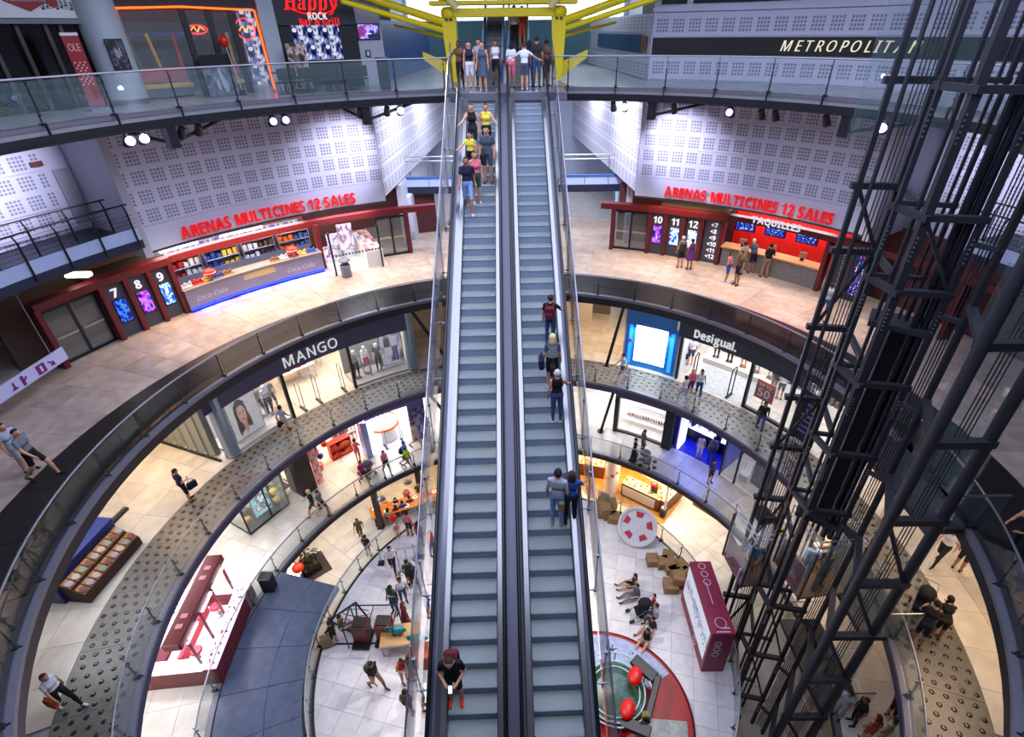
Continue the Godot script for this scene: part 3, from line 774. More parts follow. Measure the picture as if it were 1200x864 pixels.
	var o8 := [0, 1, nx, nx + 1, nz * nx, nz * nx + 1, nz * nx + nx, nz * nx + nx + 1]
	var off := [Vector3(0, 0, 0), Vector3(1, 0, 0), Vector3(0, 0, 1), Vector3(1, 0, 1), Vector3(0, 1, 0), Vector3(1, 1, 0), Vector3(0, 1, 1), Vector3(1, 1, 1)]
	var edges := [[0, 1], [2, 3], [4, 5], [6, 7], [0, 2], [1, 3], [4, 6], [5, 7], [0, 4], [1, 5], [2, 6], [3, 7]]
	var lim := cell * 1.8
	for y in ny - 1:
		for z in nz - 1:
			var row := (y * nz + z) * nx
			for x in nx - 1:
				var i := row + x
				if absf(f[i]) > lim: continue
				var neg := 0
				for q in 8:
					if f[i + o8[q]] < 0.0: neg += 1
				if neg == 0 or neg == 8: continue
				var acc := Vector3.ZERO; var cnt := 0
				for e in edges:
					var fa := f[i + o8[e[0]]]; var fb := f[i + o8[e[1]]]
					if (fa < 0.0) != (fb < 0.0):
						acc += off[e[0]].lerp(off[e[1]], fa / (fa - fb)); cnt += 1
				vid[i] = vs.size()
				vs.append(lo + (Vector3(x, y, z) + acc / cnt) * cell)
				vt.append(tag[i])
	var ns := PackedVector3Array(); ns.resize(vs.size())
	var lists: Array = []
	for k in TAGS.size(): lists.append(PackedInt32Array())
	var st := [1, nz * nx, nx]
	for y in range(1, ny - 1):
		for z in range(1, nz - 1):
			var row := (y * nz + z) * nx
			for x in range(1, nx - 1):
				var i := row + x
				var fi := f[i]
				if absf(fi) > lim: continue
				for ax in 3:
					var fj := f[i + st[ax]]
					if (fi < 0.0) == (fj < 0.0): continue
					var s1: int = st[(ax + 1) % 3]; var s2: int = st[(ax + 2) % 3]
					var a := vid[i - s1 - s2]; var b := vid[i - s2]; var c := vid[i]; var d := vid[i - s1]
					if a < 0 or b < 0 or c < 0 or d < 0: continue
					if fi > 0.0:
						var sw := b; b = d; d = sw
					# outward normal from a,b,c counter-clockwise; stored clockwise
					var nn := (vs[b] - vs[a]).cross(vs[c] - vs[a]) + (vs[c] - vs[a]).cross(vs[d] - vs[a])
					ns[a] += nn; ns[b] += nn; ns[c] += nn; ns[d] += nn
					lists[vt[c]].append_array([a, c, b, a, d, c])
	for k in ns.size(): ns[k] = ns[k].normalized()
	var m := ArrayMesh.new()
	for k in TAGS.size():
		var L: PackedInt32Array = lists[k]
		var map := {}
		var v2 := PackedVector3Array(); var n2 := PackedVector3Array(); var i2 := PackedInt32Array()
		for q in L:
			if not map.has(q):
				map[q] = v2.size(); v2.append(vs[q]); n2.append(ns[q])
			i2.append(map[q])
		if k == 4:
			var fg := MB.new()
			for c in ["l", "r"]:
				var wr: Vector3 = j["wri" + c]; var fd: Vector3 = j["fin" + c] - wr
				var d := fd.normalized(); var lat := d.cross(Vector3.RIGHT).normalized(); var nn := lat.cross(d)
				if nn.z > 0.3 or nn.y < -0.3: nn = -nn
				for q in 5:
					var o: Vector3 = wr + fd * 0.62 + lat * (0.024 - 0.016 * q); var ln: float = [0.062, 0.074, 0.070, 0.056, 0.05][q]
					var d1 := d; var d2 := (d - nn * 0.45).normalized()
					if q == 4:
						o = wr + fd * 0.28 + lat * 0.026; d1 = (d + lat * 0.8).normalized(); d2 = (d + lat * 0.2).normalized()
					fg.cyl(o, o + d1 * ln * 0.55, 0.0105, 0.0095, 5, false).cyl(o + d1 * ln * 0.55, o + d1 * ln * 0.55 + d2 * ln * 0.6, 0.0095, 0.006, 5)
			var base := v2.size()
			v2.append_array(fg.v); n2.append_array(fg.n)
			for q in fg.ix: i2.append(q + base)
		if i2.is_empty():
			v2 = PackedVector3Array([Vector3.ZERO, Vector3(0, 0, 0.0001), Vector3(0.0001, 0, 0)]); n2 = PackedVector3Array([Vector3.UP, Vector3.UP, Vector3.UP]); i2 = PackedInt32Array([0, 1, 2])
		var arr := []; arr.resize(Mesh.ARRAY_MAX)
		arr[Mesh.ARRAY_VERTEX] = v2; arr[Mesh.ARRAY_NORMAL] = n2; arr[Mesh.ARRAY_INDEX] = i2
		m.add_surface_from_arrays(Mesh.PRIMITIVE_TRIANGLES, arr)
	bodies[key] = m
	return m

const COLS := {
	"skin": Color(0.80, 0.58, 0.46), "tan": Color(0.66, 0.44, 0.33), "brown": Color(0.36, 0.22, 0.15), "black": Color(0.035, 0.035, 0.04), "navy": Color(0.05, 0.08, 0.20), "blue": Color(0.16, 0.30, 0.62),
	"jeans": Color(0.20, 0.29, 0.44), "pale_jeans": Color(0.48, 0.60, 0.76), "white": Color(0.85, 0.85, 0.88), "grey": Color(0.42, 0.43, 0.46), "pale": Color(0.64, 0.66, 0.70), "dark": Color(0.12, 0.12, 0.13),
	"red": Color(0.72, 0.07, 0.08), "pink": Color(0.86, 0.42, 0.50), "magenta": Color(0.62, 0.06, 0.34), "yellow": Color(0.88, 0.82, 0.28), "lime": Color(0.70, 0.90, 0.15), "green": Color(0.12, 0.30, 0.20), "olive": Color(0.30, 0.28, 0.16),
	"khaki": Color(0.55, 0.47, 0.35), "beige": Color(0.72, 0.64, 0.54), "orange": Color(0.95, 0.28, 0.10), "rust": Color(0.70, 0.30, 0.14), "cyan": Color(0.15, 0.52, 0.85), "maroon": Color(0.40, 0.04, 0.12), "purple": Color(0.34, 0.14, 0.40),
	"blonde": Color(0.86, 0.76, 0.56), "grey_hair": Color(0.72, 0.70, 0.68), "dark_hair": Color(0.07, 0.05, 0.04), "brown_hair": Color(0.20, 0.11, 0.06), "red_hair": Color(0.34, 0.12, 0.07), "slate": Color(0.26, 0.30, 0.36)}
func cloth(n: String) -> StandardMaterial3D:
	if mats.has("cloth " + n): return mats["cloth " + n]
	var m := mat("cloth " + n, COLS[n], 0.85)
	if n in ["skin", "tan", "brown"]: m.roughness = 0.55
	return m

func hair_mesh(kind: String) -> Mesh:
	if bodies.has("hair " + kind): return bodies["hair " + kind]
	var h := Vector3(0, 1.60, 0.02)
	var m := MB.new()
	# cap of hair: part of a ball, open towards the face
	var rings := 7; var seg := 14
	for jj in rings:
		for i in seg:
			var q := []; var nn := []
			for pt in [[jj, i], [jj, i + 1], [jj + 1, i + 1], [jj + 1, i]]:
				var t: float = TAU * pt[1] / seg
				var front := cos(t)
				var low := lerpf(0.62, 0.30, (front + 1) / 2) * PI
				if kind == "bald": low = lerpf(0.60, 0.10, (front + 1) / 2) * PI
				var ph: float = low * pt[0] / rings
				var d := Vector3(sin(ph) * sin(t), cos(ph), sin(ph) * cos(t))
				q.append(h + Vector3(0, 0.015, -0.004) + d * Vector3(0.096, 0.114, 0.106)); nn.append(d)
			m.quadn(q[3], q[2], q[1], q[0], nn[3], nn[2], nn[1], nn[0])
	if kind == "long":
		m.lathe(h + Vector3(0, -0.30, -0.055), [[0.0, -0.02], [0.06, 0.0], [0.095, 0.10], [0.10, 0.22], [0.088, 0.34]], 12, Basis.from_scale(Vector3(1, 1, 0.55)))
	if kind == "pony":
		m.ball(h + Vector3(0, 0.03, -0.12), Vector3(0.035, 0.035, 0.04), 8, 5)
		m.lathe(h + Vector3(0, -0.22, -0.13), [[0.0, 0.0], [0.03, 0.04], [0.036, 0.14], [0.02, 0.25]], 8)
	if kind == "bun": m.ball(h + Vector3(0, 0.10, -0.07), Vector3(0.055, 0.05, 0.055), 8, 6)
	bodies["hair " + kind] = m.mesh()
	return bodies["hair " + kind]

func face_mesh() -> Mesh:
	if bodies.has("face"): return bodies["face"]
	var h := Vector3(0, 1.60, 0.02)
	var m := MB.new()
	for s in [-1.0, 1.0]:
		m.ball(h + Vector3(0.035 * s, 0.005, 0.083), Vector3(0.012, 0.007, 0.008), 6, 4)
		m.box(h + Vector3(0.036 * s, 0.028, 0.085), Vector3(0.034, 0.006, 0.008))
	m.box(h + Vector3(0, -0.058, 0.092), Vector3(0.045, 0.007, 0.008))
	bodies["face"] = m.mesh()
	return bodies["face"]

func skirt_mesh(kind: String) -> Mesh:
	if bodies.has("skirt " + kind): return bodies["skirt " + kind]
	var m := MB.new()
	var prof := [[0.25, 0.56], [0.235, 0.66], [0.20, 0.86], [0.175, 0.95], [0.135, 1.08]]
	if kind == "dress": prof = [[0.25, 0.56], [0.23, 0.66], [0.195, 0.86], [0.178, 0.95], [0.15, 1.08], [0.155, 1.2], [0.165, 1.3], [0.14, 1.38]]
	if kind == "maxi": prof = [[0.30, 0.14], [0.26, 0.4], [0.22, 0.7], [0.19, 0.9], [0.14, 1.08]]
	if kind == "shorts": prof = [[0.215, 0.66], [0.205, 0.8], [0.185, 0.95], [0.15, 1.04]]
	m.lathe(Vector3.ZERO, prof, 16, Basis.from_scale(Vector3(1, 1, 0.72)))
	bodies["skirt " + kind] = m.mesh()
	return bodies["skirt " + kind]

func person(pos: Vector3, face: float, h: float, pose: String, look: String, label: String, group := "") -> Node3D:
	# look: f/m, skin, top, sleeve, forearm, bottom, thigh, shin, shoe, hair kind, hair colour, skirt
	var q := look.split(" ")
	var fem := q[0].to_lower() == "f"
	var cell := 0.030
	if q[0] == "F" or q[0] == "M": cell = 0.017
	var t := thing("person", label, "person", pos, deg_to_rad(face), group)
	t.scale = Vector3.ONE * (h / 1.72)
	var b := part("body", body_mesh(pose, fem, cell), null, t)
	var order := [q[1], q[2], q[3], q[4], q[1], q[5], q[6], q[7], q[8]]
	for k in 9: b.set_surface_override_material(k, cloth(order[k]))
	var j := joints(pose)
	var tr := Transform3D(Basis.IDENTITY, j.hed - Vector3(0, 1.60, 0.02))
	if pose == "phone": tr = Transform3D(Basis(Vector3.RIGHT, 0.45), Vector3.ZERO) * Transform3D.IDENTITY; 
	if pose == "phone": tr.origin = j.hed - tr.basis * Vector3(0, 1.60, 0.02)
	part("hair", hair_mesh(q[9]), cloth(q[10]), t, tr)
	part("face", face_mesh(), mat("face marks", Color(0.16, 0.08, 0.06), 0.6), t, tr)
	if q.size() > 11: part("skirt", skirt_mesh(q[11]), cloth(q[5] if q[11] != "dress" else q[2]), t, Transform3D(Basis.IDENTITY, j.pel - Vector3(0, 0.95, 0)))
	return t

func red_paint() -> StandardMaterial3D: return mat("cinema red", Color(0.36, 0.07, 0.10), 0.45)
func sec(a0: float, a1: float, r0: float, r1: float, y0: float, y1: float, step := 3.0) -> MB: return MB.new().sector(AX, a0, a1, r0, r1, y0, y1, step)
func bx(o: Vector3, s: Vector3, ch := 0.0) -> MB: return MB.new().box(o, s, Basis.IDENTITY, ch)
func around(nm: String, label: String, cat: String, a: float, r: float, y: float, group := "") -> Node3D: return thing(nm, label, cat, pol(a, r, y), -deg_to_rad(a), group)
func arc_at(r: float, a: float, y: float) -> Callable:       # letters standing on an arc, read from the hall
	return func(x: float) -> Transform3D: return Transform3D(rot(a + rad_to_deg(x / r)), pol(a + rad_to_deg(x / r), r, y))
func line_at(o: Vector3, bs := Basis.IDENTITY) -> Callable:
	return func(x: float) -> Transform3D: return Transform3D(bs, o + bs * Vector3(x, 0, 0))

func poster_image(seed_: int, w: int, h: int, cols: Array, blobs: int) -> Image:
	var img := Image.create(w, h, false, Image.FORMAT_RGB8)
	var r := RandomNumberGenerator.new(); r.seed = seed_
	var f := FastNoiseLite.new(); f.seed = seed_; f.frequency = 0.03; f.fractal_octaves = 4
	for y in h:
		for x in w:
			var n := clampf(f.get_noise_2d(x * 44.0 / w, y * 44.0 / w) * 1.4 + 0.5, 0, 0.999) * (cols.size() - 1)
			img.set_pixel(x, y, cols[int(n)].lerp(cols[int(n) + 1], n - int(n)))
	for b in blobs:
		var c: Color = cols[r.randi() % cols.size()].lightened(0.3)
		var cx := r.randf_range(0.25, 0.75) * w; var cy := r.randf_range(0.25, 0.8) * h; var rx := r.randf_range(0.05, 0.16) * w; var ry := r.randf_range(0.06, 0.2) * h
		for y in range(maxi(0, int(cy - ry)), mini(h, int(cy + ry))):
			for x in range(maxi(0, int(cx - rx)), mini(w, int(cx + rx))):
				if pow((x - cx) / rx, 2) + pow((y - cy) / ry, 2) < 1: img.set_pixel(x, y, c)
	return img
func table_image(w: int, h: int, rows: int, bg: Color, fg: Array, seed_: int) -> Image:
	var img := Image.create(w, h, false, Image.FORMAT_RGB8); img.fill(bg)
	var r := RandomNumberGenerator.new(); r.seed = seed_
	var rh := float(h) / rows
	for k in rows:
		var x := w * 0.06
		while x < w * 0.92:
			var l := r.randf_range(0.04, 0.2) * w
			img.fill_rect(Rect2i(int(x), int(k * rh + rh * 0.25), int(minf(l, w * 0.95 - x)), maxi(1, int(rh * 0.5))), fg[r.randi() % fg.size()])
			x += l + w * r.randf_range(0.03, 0.12)
	return img

func cinema_door(a: float, label: String, w: float) -> void:
	var t := around("entrance_door", label, "door", a, 18.45, A)
	var fr := mat("door frame", Color(0.14, 0.16, 0.20), 0.4, 0.5)
	var m := MB.new()
	for x in [-w / 2, 0.0, w / 2]: m.box(Vector3(x, 1.1, 0), Vector3(0.10, 2.2, 0.08))
	m.box(Vector3(0, 2.18, 0), Vector3(w, 0.1, 0.08)); m.box(Vector3(0, 0.06, 0), Vector3(w, 0.12, 0.08))
	part("frame", m, fr, t)
	for s in [-1.0, 1.0]:
		var leaf := part("door_leaf", bx(Vector3(s * w / 4, 1.12, 0), Vector3(w / 2 - 0.1, 2.0, 0.02)), glass("door glass", Color(0.45, 0.47, 0.45), 0.35), t)
		part("push_bar", bx(Vector3(s * w / 4, 1.05, 0.06), Vector3(w / 2 - 0.2, 0.10, 0.03), 0.01), mat("push bar", Color(0.62, 0.60, 0.55), 0.4, 0.5), leaf)

func number_panel(a0: float, a1: float, txt: String, img: Image, label: String) -> void:
	var a := (a0 + a1) / 2
	var w := deg_to_rad(absf(a1 - a0)) * 18.3
	var t := around("screen_panel", label, "sign panel", a, 18.3, A, "numbered cinema panels with a film screen")
	part("panel", bx(Vector3(0, 1.14, -0.08), Vector3(w, 2.28, 0.16), 0.01), mat("panel grey", Color(0.26, 0.26, 0.30), 0.5), t)
	var sc := part("screen", bx(Vector3(0.0, 1.12, 0.02), Vector3(w * 0.66, 1.04, 0.05), 0.008), mat("screen frame", Color(0.03, 0.03, 0.04), 0.3), t)
	var q := MB.new(); q.quad(Vector3(-w * 0.30, 0.66, 0.048), Vector3(w * 0.30, 0.66, 0.048), Vector3(w * 0.30, 1.60, 0.048), Vector3(-w * 0.30, 1.60, 0.048))
	part("display", q, picture("display " + txt, img, 1.5), sc)
	letters(txt, 0.36, 0.04, glow("number white", Color(0.90, 0.90, 0.93), 0.4), t, line_at(Vector3(0, 1.92, 0.03)), true)

func build_fronts() -> void:
	var red := red_paint()
	# --- red letters on the drums
	for s in [[-42.2, "left", 0.83], [39.2, "right", 0.83]]:
		var t := thing("sign_lettering", "red raised letters ARENAS MULTICINES 12 SALES on the %s drum wall" % s[1], "sign")
		letters("ARENAS MULTICINES 12 SALES", 0.48, 0.08, glow("red letters", Color(0.80, 0.03, 0.05), 0.4), t, arc_at(16.86, s[0], 17.66), true, "Droid Sans", s[2])
	# --- left front
	var fl := thing("cinema_facade", "dark red post and beam frame of the left cinema front", "shop front")
	part("beam", sec(-73.2, -56.6, 18.1, 18.6, 16.20, 16.50), red, fl)
	part("beam", sec(-57.0, -14.8, 18.4, 18.8, 16.15, 16.45), red, fl)
	part("canopy", sec(-66, -56.5, 18.6, 20.5, 16.45, 16.52), mat("canopy brown", Color(0.20, 0.12, 0.10), 0.7), fl)
	for a in [-73.0, -65.75, -62.7, -59.75, -56.9]: part("post", bx(Vector3.ZERO, Vector3(0.2, 2.4, 0.5), 0.01), red, fl, at(pol(a, 18.35, A + 1.2), rot(a)))
	for a in [-35.0, -20.0]: part("post", bx(Vector3.ZERO, Vector3(0.22, 2.4, 0.5), 0.01), red, fl, at(pol(a, 18.6, A + 1.2), rot(a)))
	part("back_wall", sec(-57, -35.2, 20.6, 20.7, A, 17.2), mat("front back wall", Color(0.30, 0.13, 0.13), 0.7), fl)
	part("back_wall", sec(-75, -57, 19.6, 19.7, A, 17.2), mat("foyer brown", Color(0.30, 0.22, 0.18), 0.7), fl)
	part("back_wall", sec(-35.2, -14, 21.8, 21.9, A, 17.2), mat("front back wall"), fl)
	cinema_door(-69.3, "double glass entrance door left of the panel with number 7", 2.0)
	cinema_door(-22.8, "double glass door in the dark red frame beside the sweet shop", 1.6)
	var blues := [Color(0.0, 0.02, 0.2), Color(0.02, 0.1, 0.6), Color(0.1, 0.5, 0.95), Color(0.02, 0.05, 0.4)]
	var violets := [Color(0.1, 0.0, 0.3), Color(0.45, 0.1, 0.7), Color(0.8, 0.4, 0.9), Color(0.15, 0.1, 0.6)]
	number_panel(-65.4, -63.0, "7", poster_image(3, 48, 72, blues, 1), "tall grey cinema panel with white number 7 above a blue screen")
	number_panel(-62.4, -60.0, "8", poster_image(5, 48, 72, violets, 4), "tall grey cinema panel with white number 8 above a violet screen")
	number_panel(-59.4, -57.2, "9", poster_image(9, 48, 72, [Color(0.05, 0.15, 0.6), Color(0.2, 0.5, 0.95), Color(0.8, 0.9, 1.0), Color(0.1, 0.3, 0.8)], 3), "tall grey cinema panel with white number 9 above a light blue screen")
	# snack counter
	var c := thing("snack_counter", "long silver grey snack counter with a blue lit base under the left drum", "counter")
	part("body", sec(-56.6, -35.4, 17.95, 18.6, A + 0.12, A + 1.05, 1.5), mat("counter silver", Color(0.52, 0.52, 0.60), 0.35, 0.4), c)
	part("plinth", sec(-56.6, -35.4, 18.0, 18.55, A, A + 0.12), mat("plinth blue", Color(0.03, 0.06, 0.35), 0.4), c)
	part("led_strip", sec(-56.5, -35.5, 17.92, 17.97, A + 0.10, A + 0.20, 1.5), glow("blue led", Color(0.08, 0.16, 1.0), 3.0), c)
	for a in [-53, -47, -41, -37]: panel_light(pol(a, 17.88, A + 0.14), a, Vector2(1.4, 0.05), Color(0.2, 0.3, 1.0), 1.6)
	part("worktop", sec(-56.7, -35.3, 17.85, 18.65, A + 1.05, A + 1.11, 1.5), mat("worktop grey", Color(0.45, 0.43, 0.43), 0.3), c)
	part("back_shelf", sec(-56.5, -35.5, 19.9, 20.55, A, A + 1.0), mat("counter silver"), c)
	part("menu_board", sec(-56.3, -36, 20.45, 20.58, A + 1.75, A + 2.25), picture("menus", poster_image(14, 256, 24, [Color(0.9, 0.9, 0.95), Color(0.8, 0.2, 0.2), Color(0.9, 0.9, 0.9), Color(0.2, 0.3, 0.8), Color(0.95, 0.9, 0.8)], 14), 0.5), c)
	for q in [[-56, -51], [-48, -42]]: part("light_strip", sec(q[0], q[1], 19.3, 19.4, A + 2.52, A + 2.60), glow("strip white", Color(0.85, 0.85, 1.0), 1.6), c)
	for k in 4: shelf_unit("back shelf of drinks and snack packs behind the snack counter, %s from the left" % ORD[k], -53.2 + 5.2 * k, 20.1, A + 0.9, 1.6, 0.9, 2, [[Color(0.75, 0.12, 0.10), Color(0.9, 0.9, 0.92)], [Color(0.2, 0.3, 0.7), Color(0.9, 0.75, 0.3)], [Color(0.85, 0.85, 0.88), Color(0.35, 0.25, 0.2)], [Color(0.9, 0.4, 0.1), Color(0.25, 0.35, 0.6)]][k], mat("counter silver"), "back shelves behind the snack counter")
	for a in [-53.0, -39.0]: letters("Coca-Cola", 0.22, 0.01, mat("pale letters", Color(0.75, 0.75, 0.82), 0.4), c, arc_at(17.94, a, A + 0.55), false, "Droid Serif", 1.0, true)
	for k in 14:
		var a := -55.5 + k * 1.45
		if k in [5, 6, 7, 8]: continue
		var cols := [Color(0.75, 0.75, 0.78), Color(0.7, 0.12, 0.10), Color(0.85, 0.70, 0.30), Color(0.2, 0.3, 0.6), Color(0.5, 0.35, 0.2)]
		var m := MB.new()
		for q in 4: m.box(Vector3(-0.2 + q * 0.12, 0.06 + 0.03 * (q % 2), 0), Vector3(0.09, 0.12 + 0.06 * (q % 2), 0.10), Basis.IDENTITY, 0.01)
		var o := part(numbered("snack_tray"), m.box(Vector3(0, -0.0, 0), Vector3(0.55, 0.02, 0.3)), mat("snack %d" % (k % 5), cols[k % 5], 0.5), self, at(pol(a, 18.3, A + 1.13), rot(a)))
		meta(o, ["tray of silver cups on the snack counter", "tray of red snack boxes on the snack counter", "tray of golden snack boxes on the snack counter", "tray of blue cups on the snack counter", "tray of brown snack boxes on the snack counter"][k % 5] + (" left of the popcorn case" if k < 5 else " right of the popcorn case"), "tray", "trays along the snack counter")
	var pc := around("popcorn_case", "glass popcorn case with golden popcorn in the middle of the snack counter", "popcorn case", -45.6, 18.15, A + 0.62)
	part("case", bx(Vector3(0, 0.26, 0), Vector3(1.7, 0.5, 0.5), 0.01), glass("case glass", Color(0.8, 0.82, 0.8), 0.15), pc)
	part("popcorn", bx(Vector3(0, 0.2, 0), Vector3(1.6, 0.34, 0.44), 0.05), noisy("popcorn", Color(0.75, 0.52, 0.16), Color(0.95, 0.85, 0.55), 3.0, 0.8, 0.08), pc)
	for s in [[-52.2, "left"], [-39.6, "right"]]:
		var rl := around("red_lantern", "red ball shaped snack lamp on a stand at the %s of the snack counter" % s[1], "lamp", s[0], 18.15, A + 1.11)
		part("stand", MB.new().lathe(Vector3.ZERO, [[0.14, 0.0], [0.14, 0.03], [0.03, 0.06], [0.03, 0.22]], 12), steel(), rl)
		part("shade", MB.new().ball(Vector3(0, 0.36, 0), Vector3(0.28, 0.2, 0.22), 14, 8), mat("lantern red", Color(0.85, 0.12, 0.06), 0.4), rl)
		part("band", MB.new().lathe(Vector3(0, 0.34, 0), [[0.285, 0.0], [0.285, 0.04]], 14, Basis.from_scale(Vector3(1, 1, 0.8))), mat("lantern white", Color(0.9, 0.88, 0.85), 0.4), rl)
	# sweet shop
	var ss := thing("shop", "sweet shop with a glass front and a dotted blue stripe beside the snack counter", "shop front")
	part("glass_front", sec(-34.3, -26.0, 16.98, 17.0, A, A + 2.2), glass("shop glass", Color(0.80, 0.85, 0.85), 0.08), ss)
	var dots := MB.new()
	for k in 14: dots.box(pol(-33.8 + k * 0.58, 16.965, A + 1.05), Vector3(0.1, 0.1, 0.012), rot(-33.8 + k * 0.58), 0.004)
	part("dot_stripe", dots, mat("dot blue", Color(0.10, 0.32, 0.45), 0.5), ss)
	part("frame_post", bx(Vector3.ZERO, Vector3(0.08, 2.3, 0.08)), dark(), ss, at(pol(-34.4, 17.0, A + 1.15), rot(-34.4)))
	part("frame_post", bx(Vector3.ZERO, Vector3(0.08, 2.3, 0.08)), dark(), ss, at(pol(-26.0, 17.0, A + 1.15), rot(-26)))
	part("floor_mat", sec(-34.2, -25, 17.1, 20.5, A + 0.002, A + 0.01), mat("pale vinyl", Color(0.80, 0.80, 0.76), 0.35), ss)
	for k in 5:
		var a := -27.0
		var r := 17.5 + k * 0.75
		var o := around("sweet_display", "%s sweet display tray of the sloping row by the sweet shop's right wall" % ["front", "second", "third", "fourth", "rear"][k], "display", a, r, A, "sweet displays along the wall")
		part("base", bx(Vector3(0, 0.45, 0), Vector3(0.9, 0.9, 0.66), 0.01), mat("display white", Color(0.82, 0.80, 0.80), 0.4), o)
		for q in 8: part("sweet_box", bx(Vector3(-0.32 + 0.21 * (q % 4), 0.95, -0.15 + 0.3 * (q / 4)), Vector3(0.18, 0.1, 0.26), 0.01), mat("sweet %d" % ((q + k) % 5), [Color(0.85, 0.5, 0.55), Color(0.9, 0.8, 0.6), Color(0.75, 0.6, 0.8), Color(0.9, 0.85, 0.85), Color(0.6, 0.3, 0.3)][(q + k) % 5], 0.5), o)
	for s in [[-33.2, 19.2, 0.9, "low"], [-31.6, 20.0, 1.3, "middle"], [-30.0, 19.4, 1.9, "tall"]]:
		var o := around("poster_stand", "%s white poster stand inside the sweet shop" % s[3], "poster stand", s[0], s[1], A)
		part("board", bx(Vector3(0, s[2] * 0.62, 0), Vector3(0.8, s[2] * 0.75, 0.05), 0.01), picture("stand %s" % s[3], poster_image(int(s[2] * 10), 40, 40, [Color(0.92, 0.92, 0.95), Color(0.85, 0.85, 0.9), Color(0.55, 0.3, 0.5), Color(0.9, 0.9, 0.92)], 3)), o)
		part("foot", bx(Vector3(0, s[2] * 0.12, 0), Vector3(0.5, s[2] * 0.24, 0.3), 0.01), mat("display white"), o)
	var wb := thing("waste_bin", "grey cylindrical waste bin in front of the sweet shop glass", "bin", px(407, 324, A))
	part("drum", MB.new().lathe(Vector3.ZERO, [[0.24, 0.0], [0.27, 0.02], [0.27, 0.62], [0.24, 0.66]], 18), mat("bin grey", Color(0.45, 0.48, 0.52), 0.4, 0.5), wb)
	part("neck", MB.new().lathe(Vector3.ZERO, [[0.17, 0.66], [0.17, 0.85]], 14), mat("bin dark", Color(0.25, 0.28, 0.34), 0.5), wb)
	part("lid", MB.new().lathe(Vector3.ZERO, [[0.30, 0.85], [0.31, 0.88], [0.24, 0.96], [0.0, 0.98]], 18), mat("bin grey"), wb)
	# --- right front
	var fr := thing("cinema_facade", "dark red post and beam frame of the right cinema front", "shop front")
	part("beam", sec(14.5, 36.0, 18.1, 18.6, 16.18, 16.48), red, fr)
	part("beam", sec(35.5, 75.0, 18.2, 18.6, 16.28, 16.55), red, fr)
	for a in [16.7, 23.1, 26.0, 28.95, 32.0, 35.3, 51.4, 57.7, 66.0, 69.0]: part("post", bx(Vector3.ZERO, Vector3(0.2, 2.4, 0.5), 0.01), red, fr, at(pol(a, 18.4, A + 1.2), rot(a)))
	part("back_wall", sec(35.5, 52.5, 20.3, 20.4, A, 17.2), mat("ticket red", Color(0.80, 0.04, 0.05), 0.5), fr)
	part("back_wall", sec(16.8, 35.5, 20.0, 20.1, A, 17.2), mat("front back wall"), fr)
	part("back_wall", sec(52.5, 80, 19.6, 19.7, A, 17.2), mat("front back wall"), fr)
	for k in 16: part("canopy_slat", sec(24.5 + 0.0 * k, 35.4, 18.62 + 0.10 * k, 18.68 + 0.10 * k, 16.49, 16.53, 2.0), mat("slat brown", Color(0.30, 0.24, 0.20), 0.6), fr)
	cinema_door(19.9, "double glass entrance door left of the panel with number 10", 1.95)
	number_panel(23.4, 25.7, "10", poster_image(21, 48, 72, violets, 5), "tall grey cinema panel with white number 10 above a violet and red screen")
	number_panel(26.3, 28.8, "11", poster_image(25, 48, 72, [Color(0.05, 0.1, 0.6), Color(0.3, 0.6, 0.9), Color(0.9, 0.95, 1.0), Color(0.3, 0.1, 0.5)], 5), "tall grey cinema panel with white number 11 above a blue and white screen")
	number_panel(29.3, 31.8, "12", poster_image(29, 48, 72, [Color(0.6, 0.8, 1.0), Color(0.9, 0.95, 1.0), Color(0.95, 0.97, 1.0), Color(0.3, 0.4, 0.7)], 4), "tall grey cinema panel with white number 12 above a pale blue screen")
	var lp := around("wayfinding_sign", "tall grey panel listing screens 7 to 12 with arrows", "sign panel", 33.7, 18.3, A)
	part("panel", bx(Vector3(0, 1.14, -0.08), Vector3(0.86, 2.28, 0.16), 0.01), mat("panel grey"), lp)
	for k in 6:
		letters("<%d" % (7 + k), 0.23, 0.02, glow("number white", Color.WHITE, 1.0), lp, line_at(Vector3(0.08, 2.05 - 0.34 * k, 0.02)), true)
	var tk := thing("ticket_counter", "long pale ticket counter with a wooden top under the word TAQUILLES", "counter")
	part("body", sec(35.8, 51.0, 18.3, 18.8, A, A + 1.0, 1.5), noisy("counter grey", Color(0.42, 0.40, 0.38), Color(0.52, 0.50, 0.47), 1.0, 0.6), tk)
	part("worktop", sec(35.6, 51.1, 18.15, 19.0, A + 1.0, A + 1.07, 1.5), mat("worktop wood", Color(0.72, 0.52, 0.34), 0.4), tk)
	for k in 3:
		var mo := around("till_monitor", "small till monitor on the ticket counter, %s of three" % ["left", "middle", "right"][k], "monitor", 38.5 + k * 4.6, 18.75, A + 1.07)
		part("foot", bx(Vector3(0, 0.05, 0), Vector3(0.16, 0.1, 0.12), 0.01), mat("screen frame"), mo)
		part("casing", bx(Vector3(0, 0.26, 0), Vector3(0.36, 0.3, 0.05), 0.01), mat("till beige", Color(0.70, 0.5, 0.4), 0.5), mo)
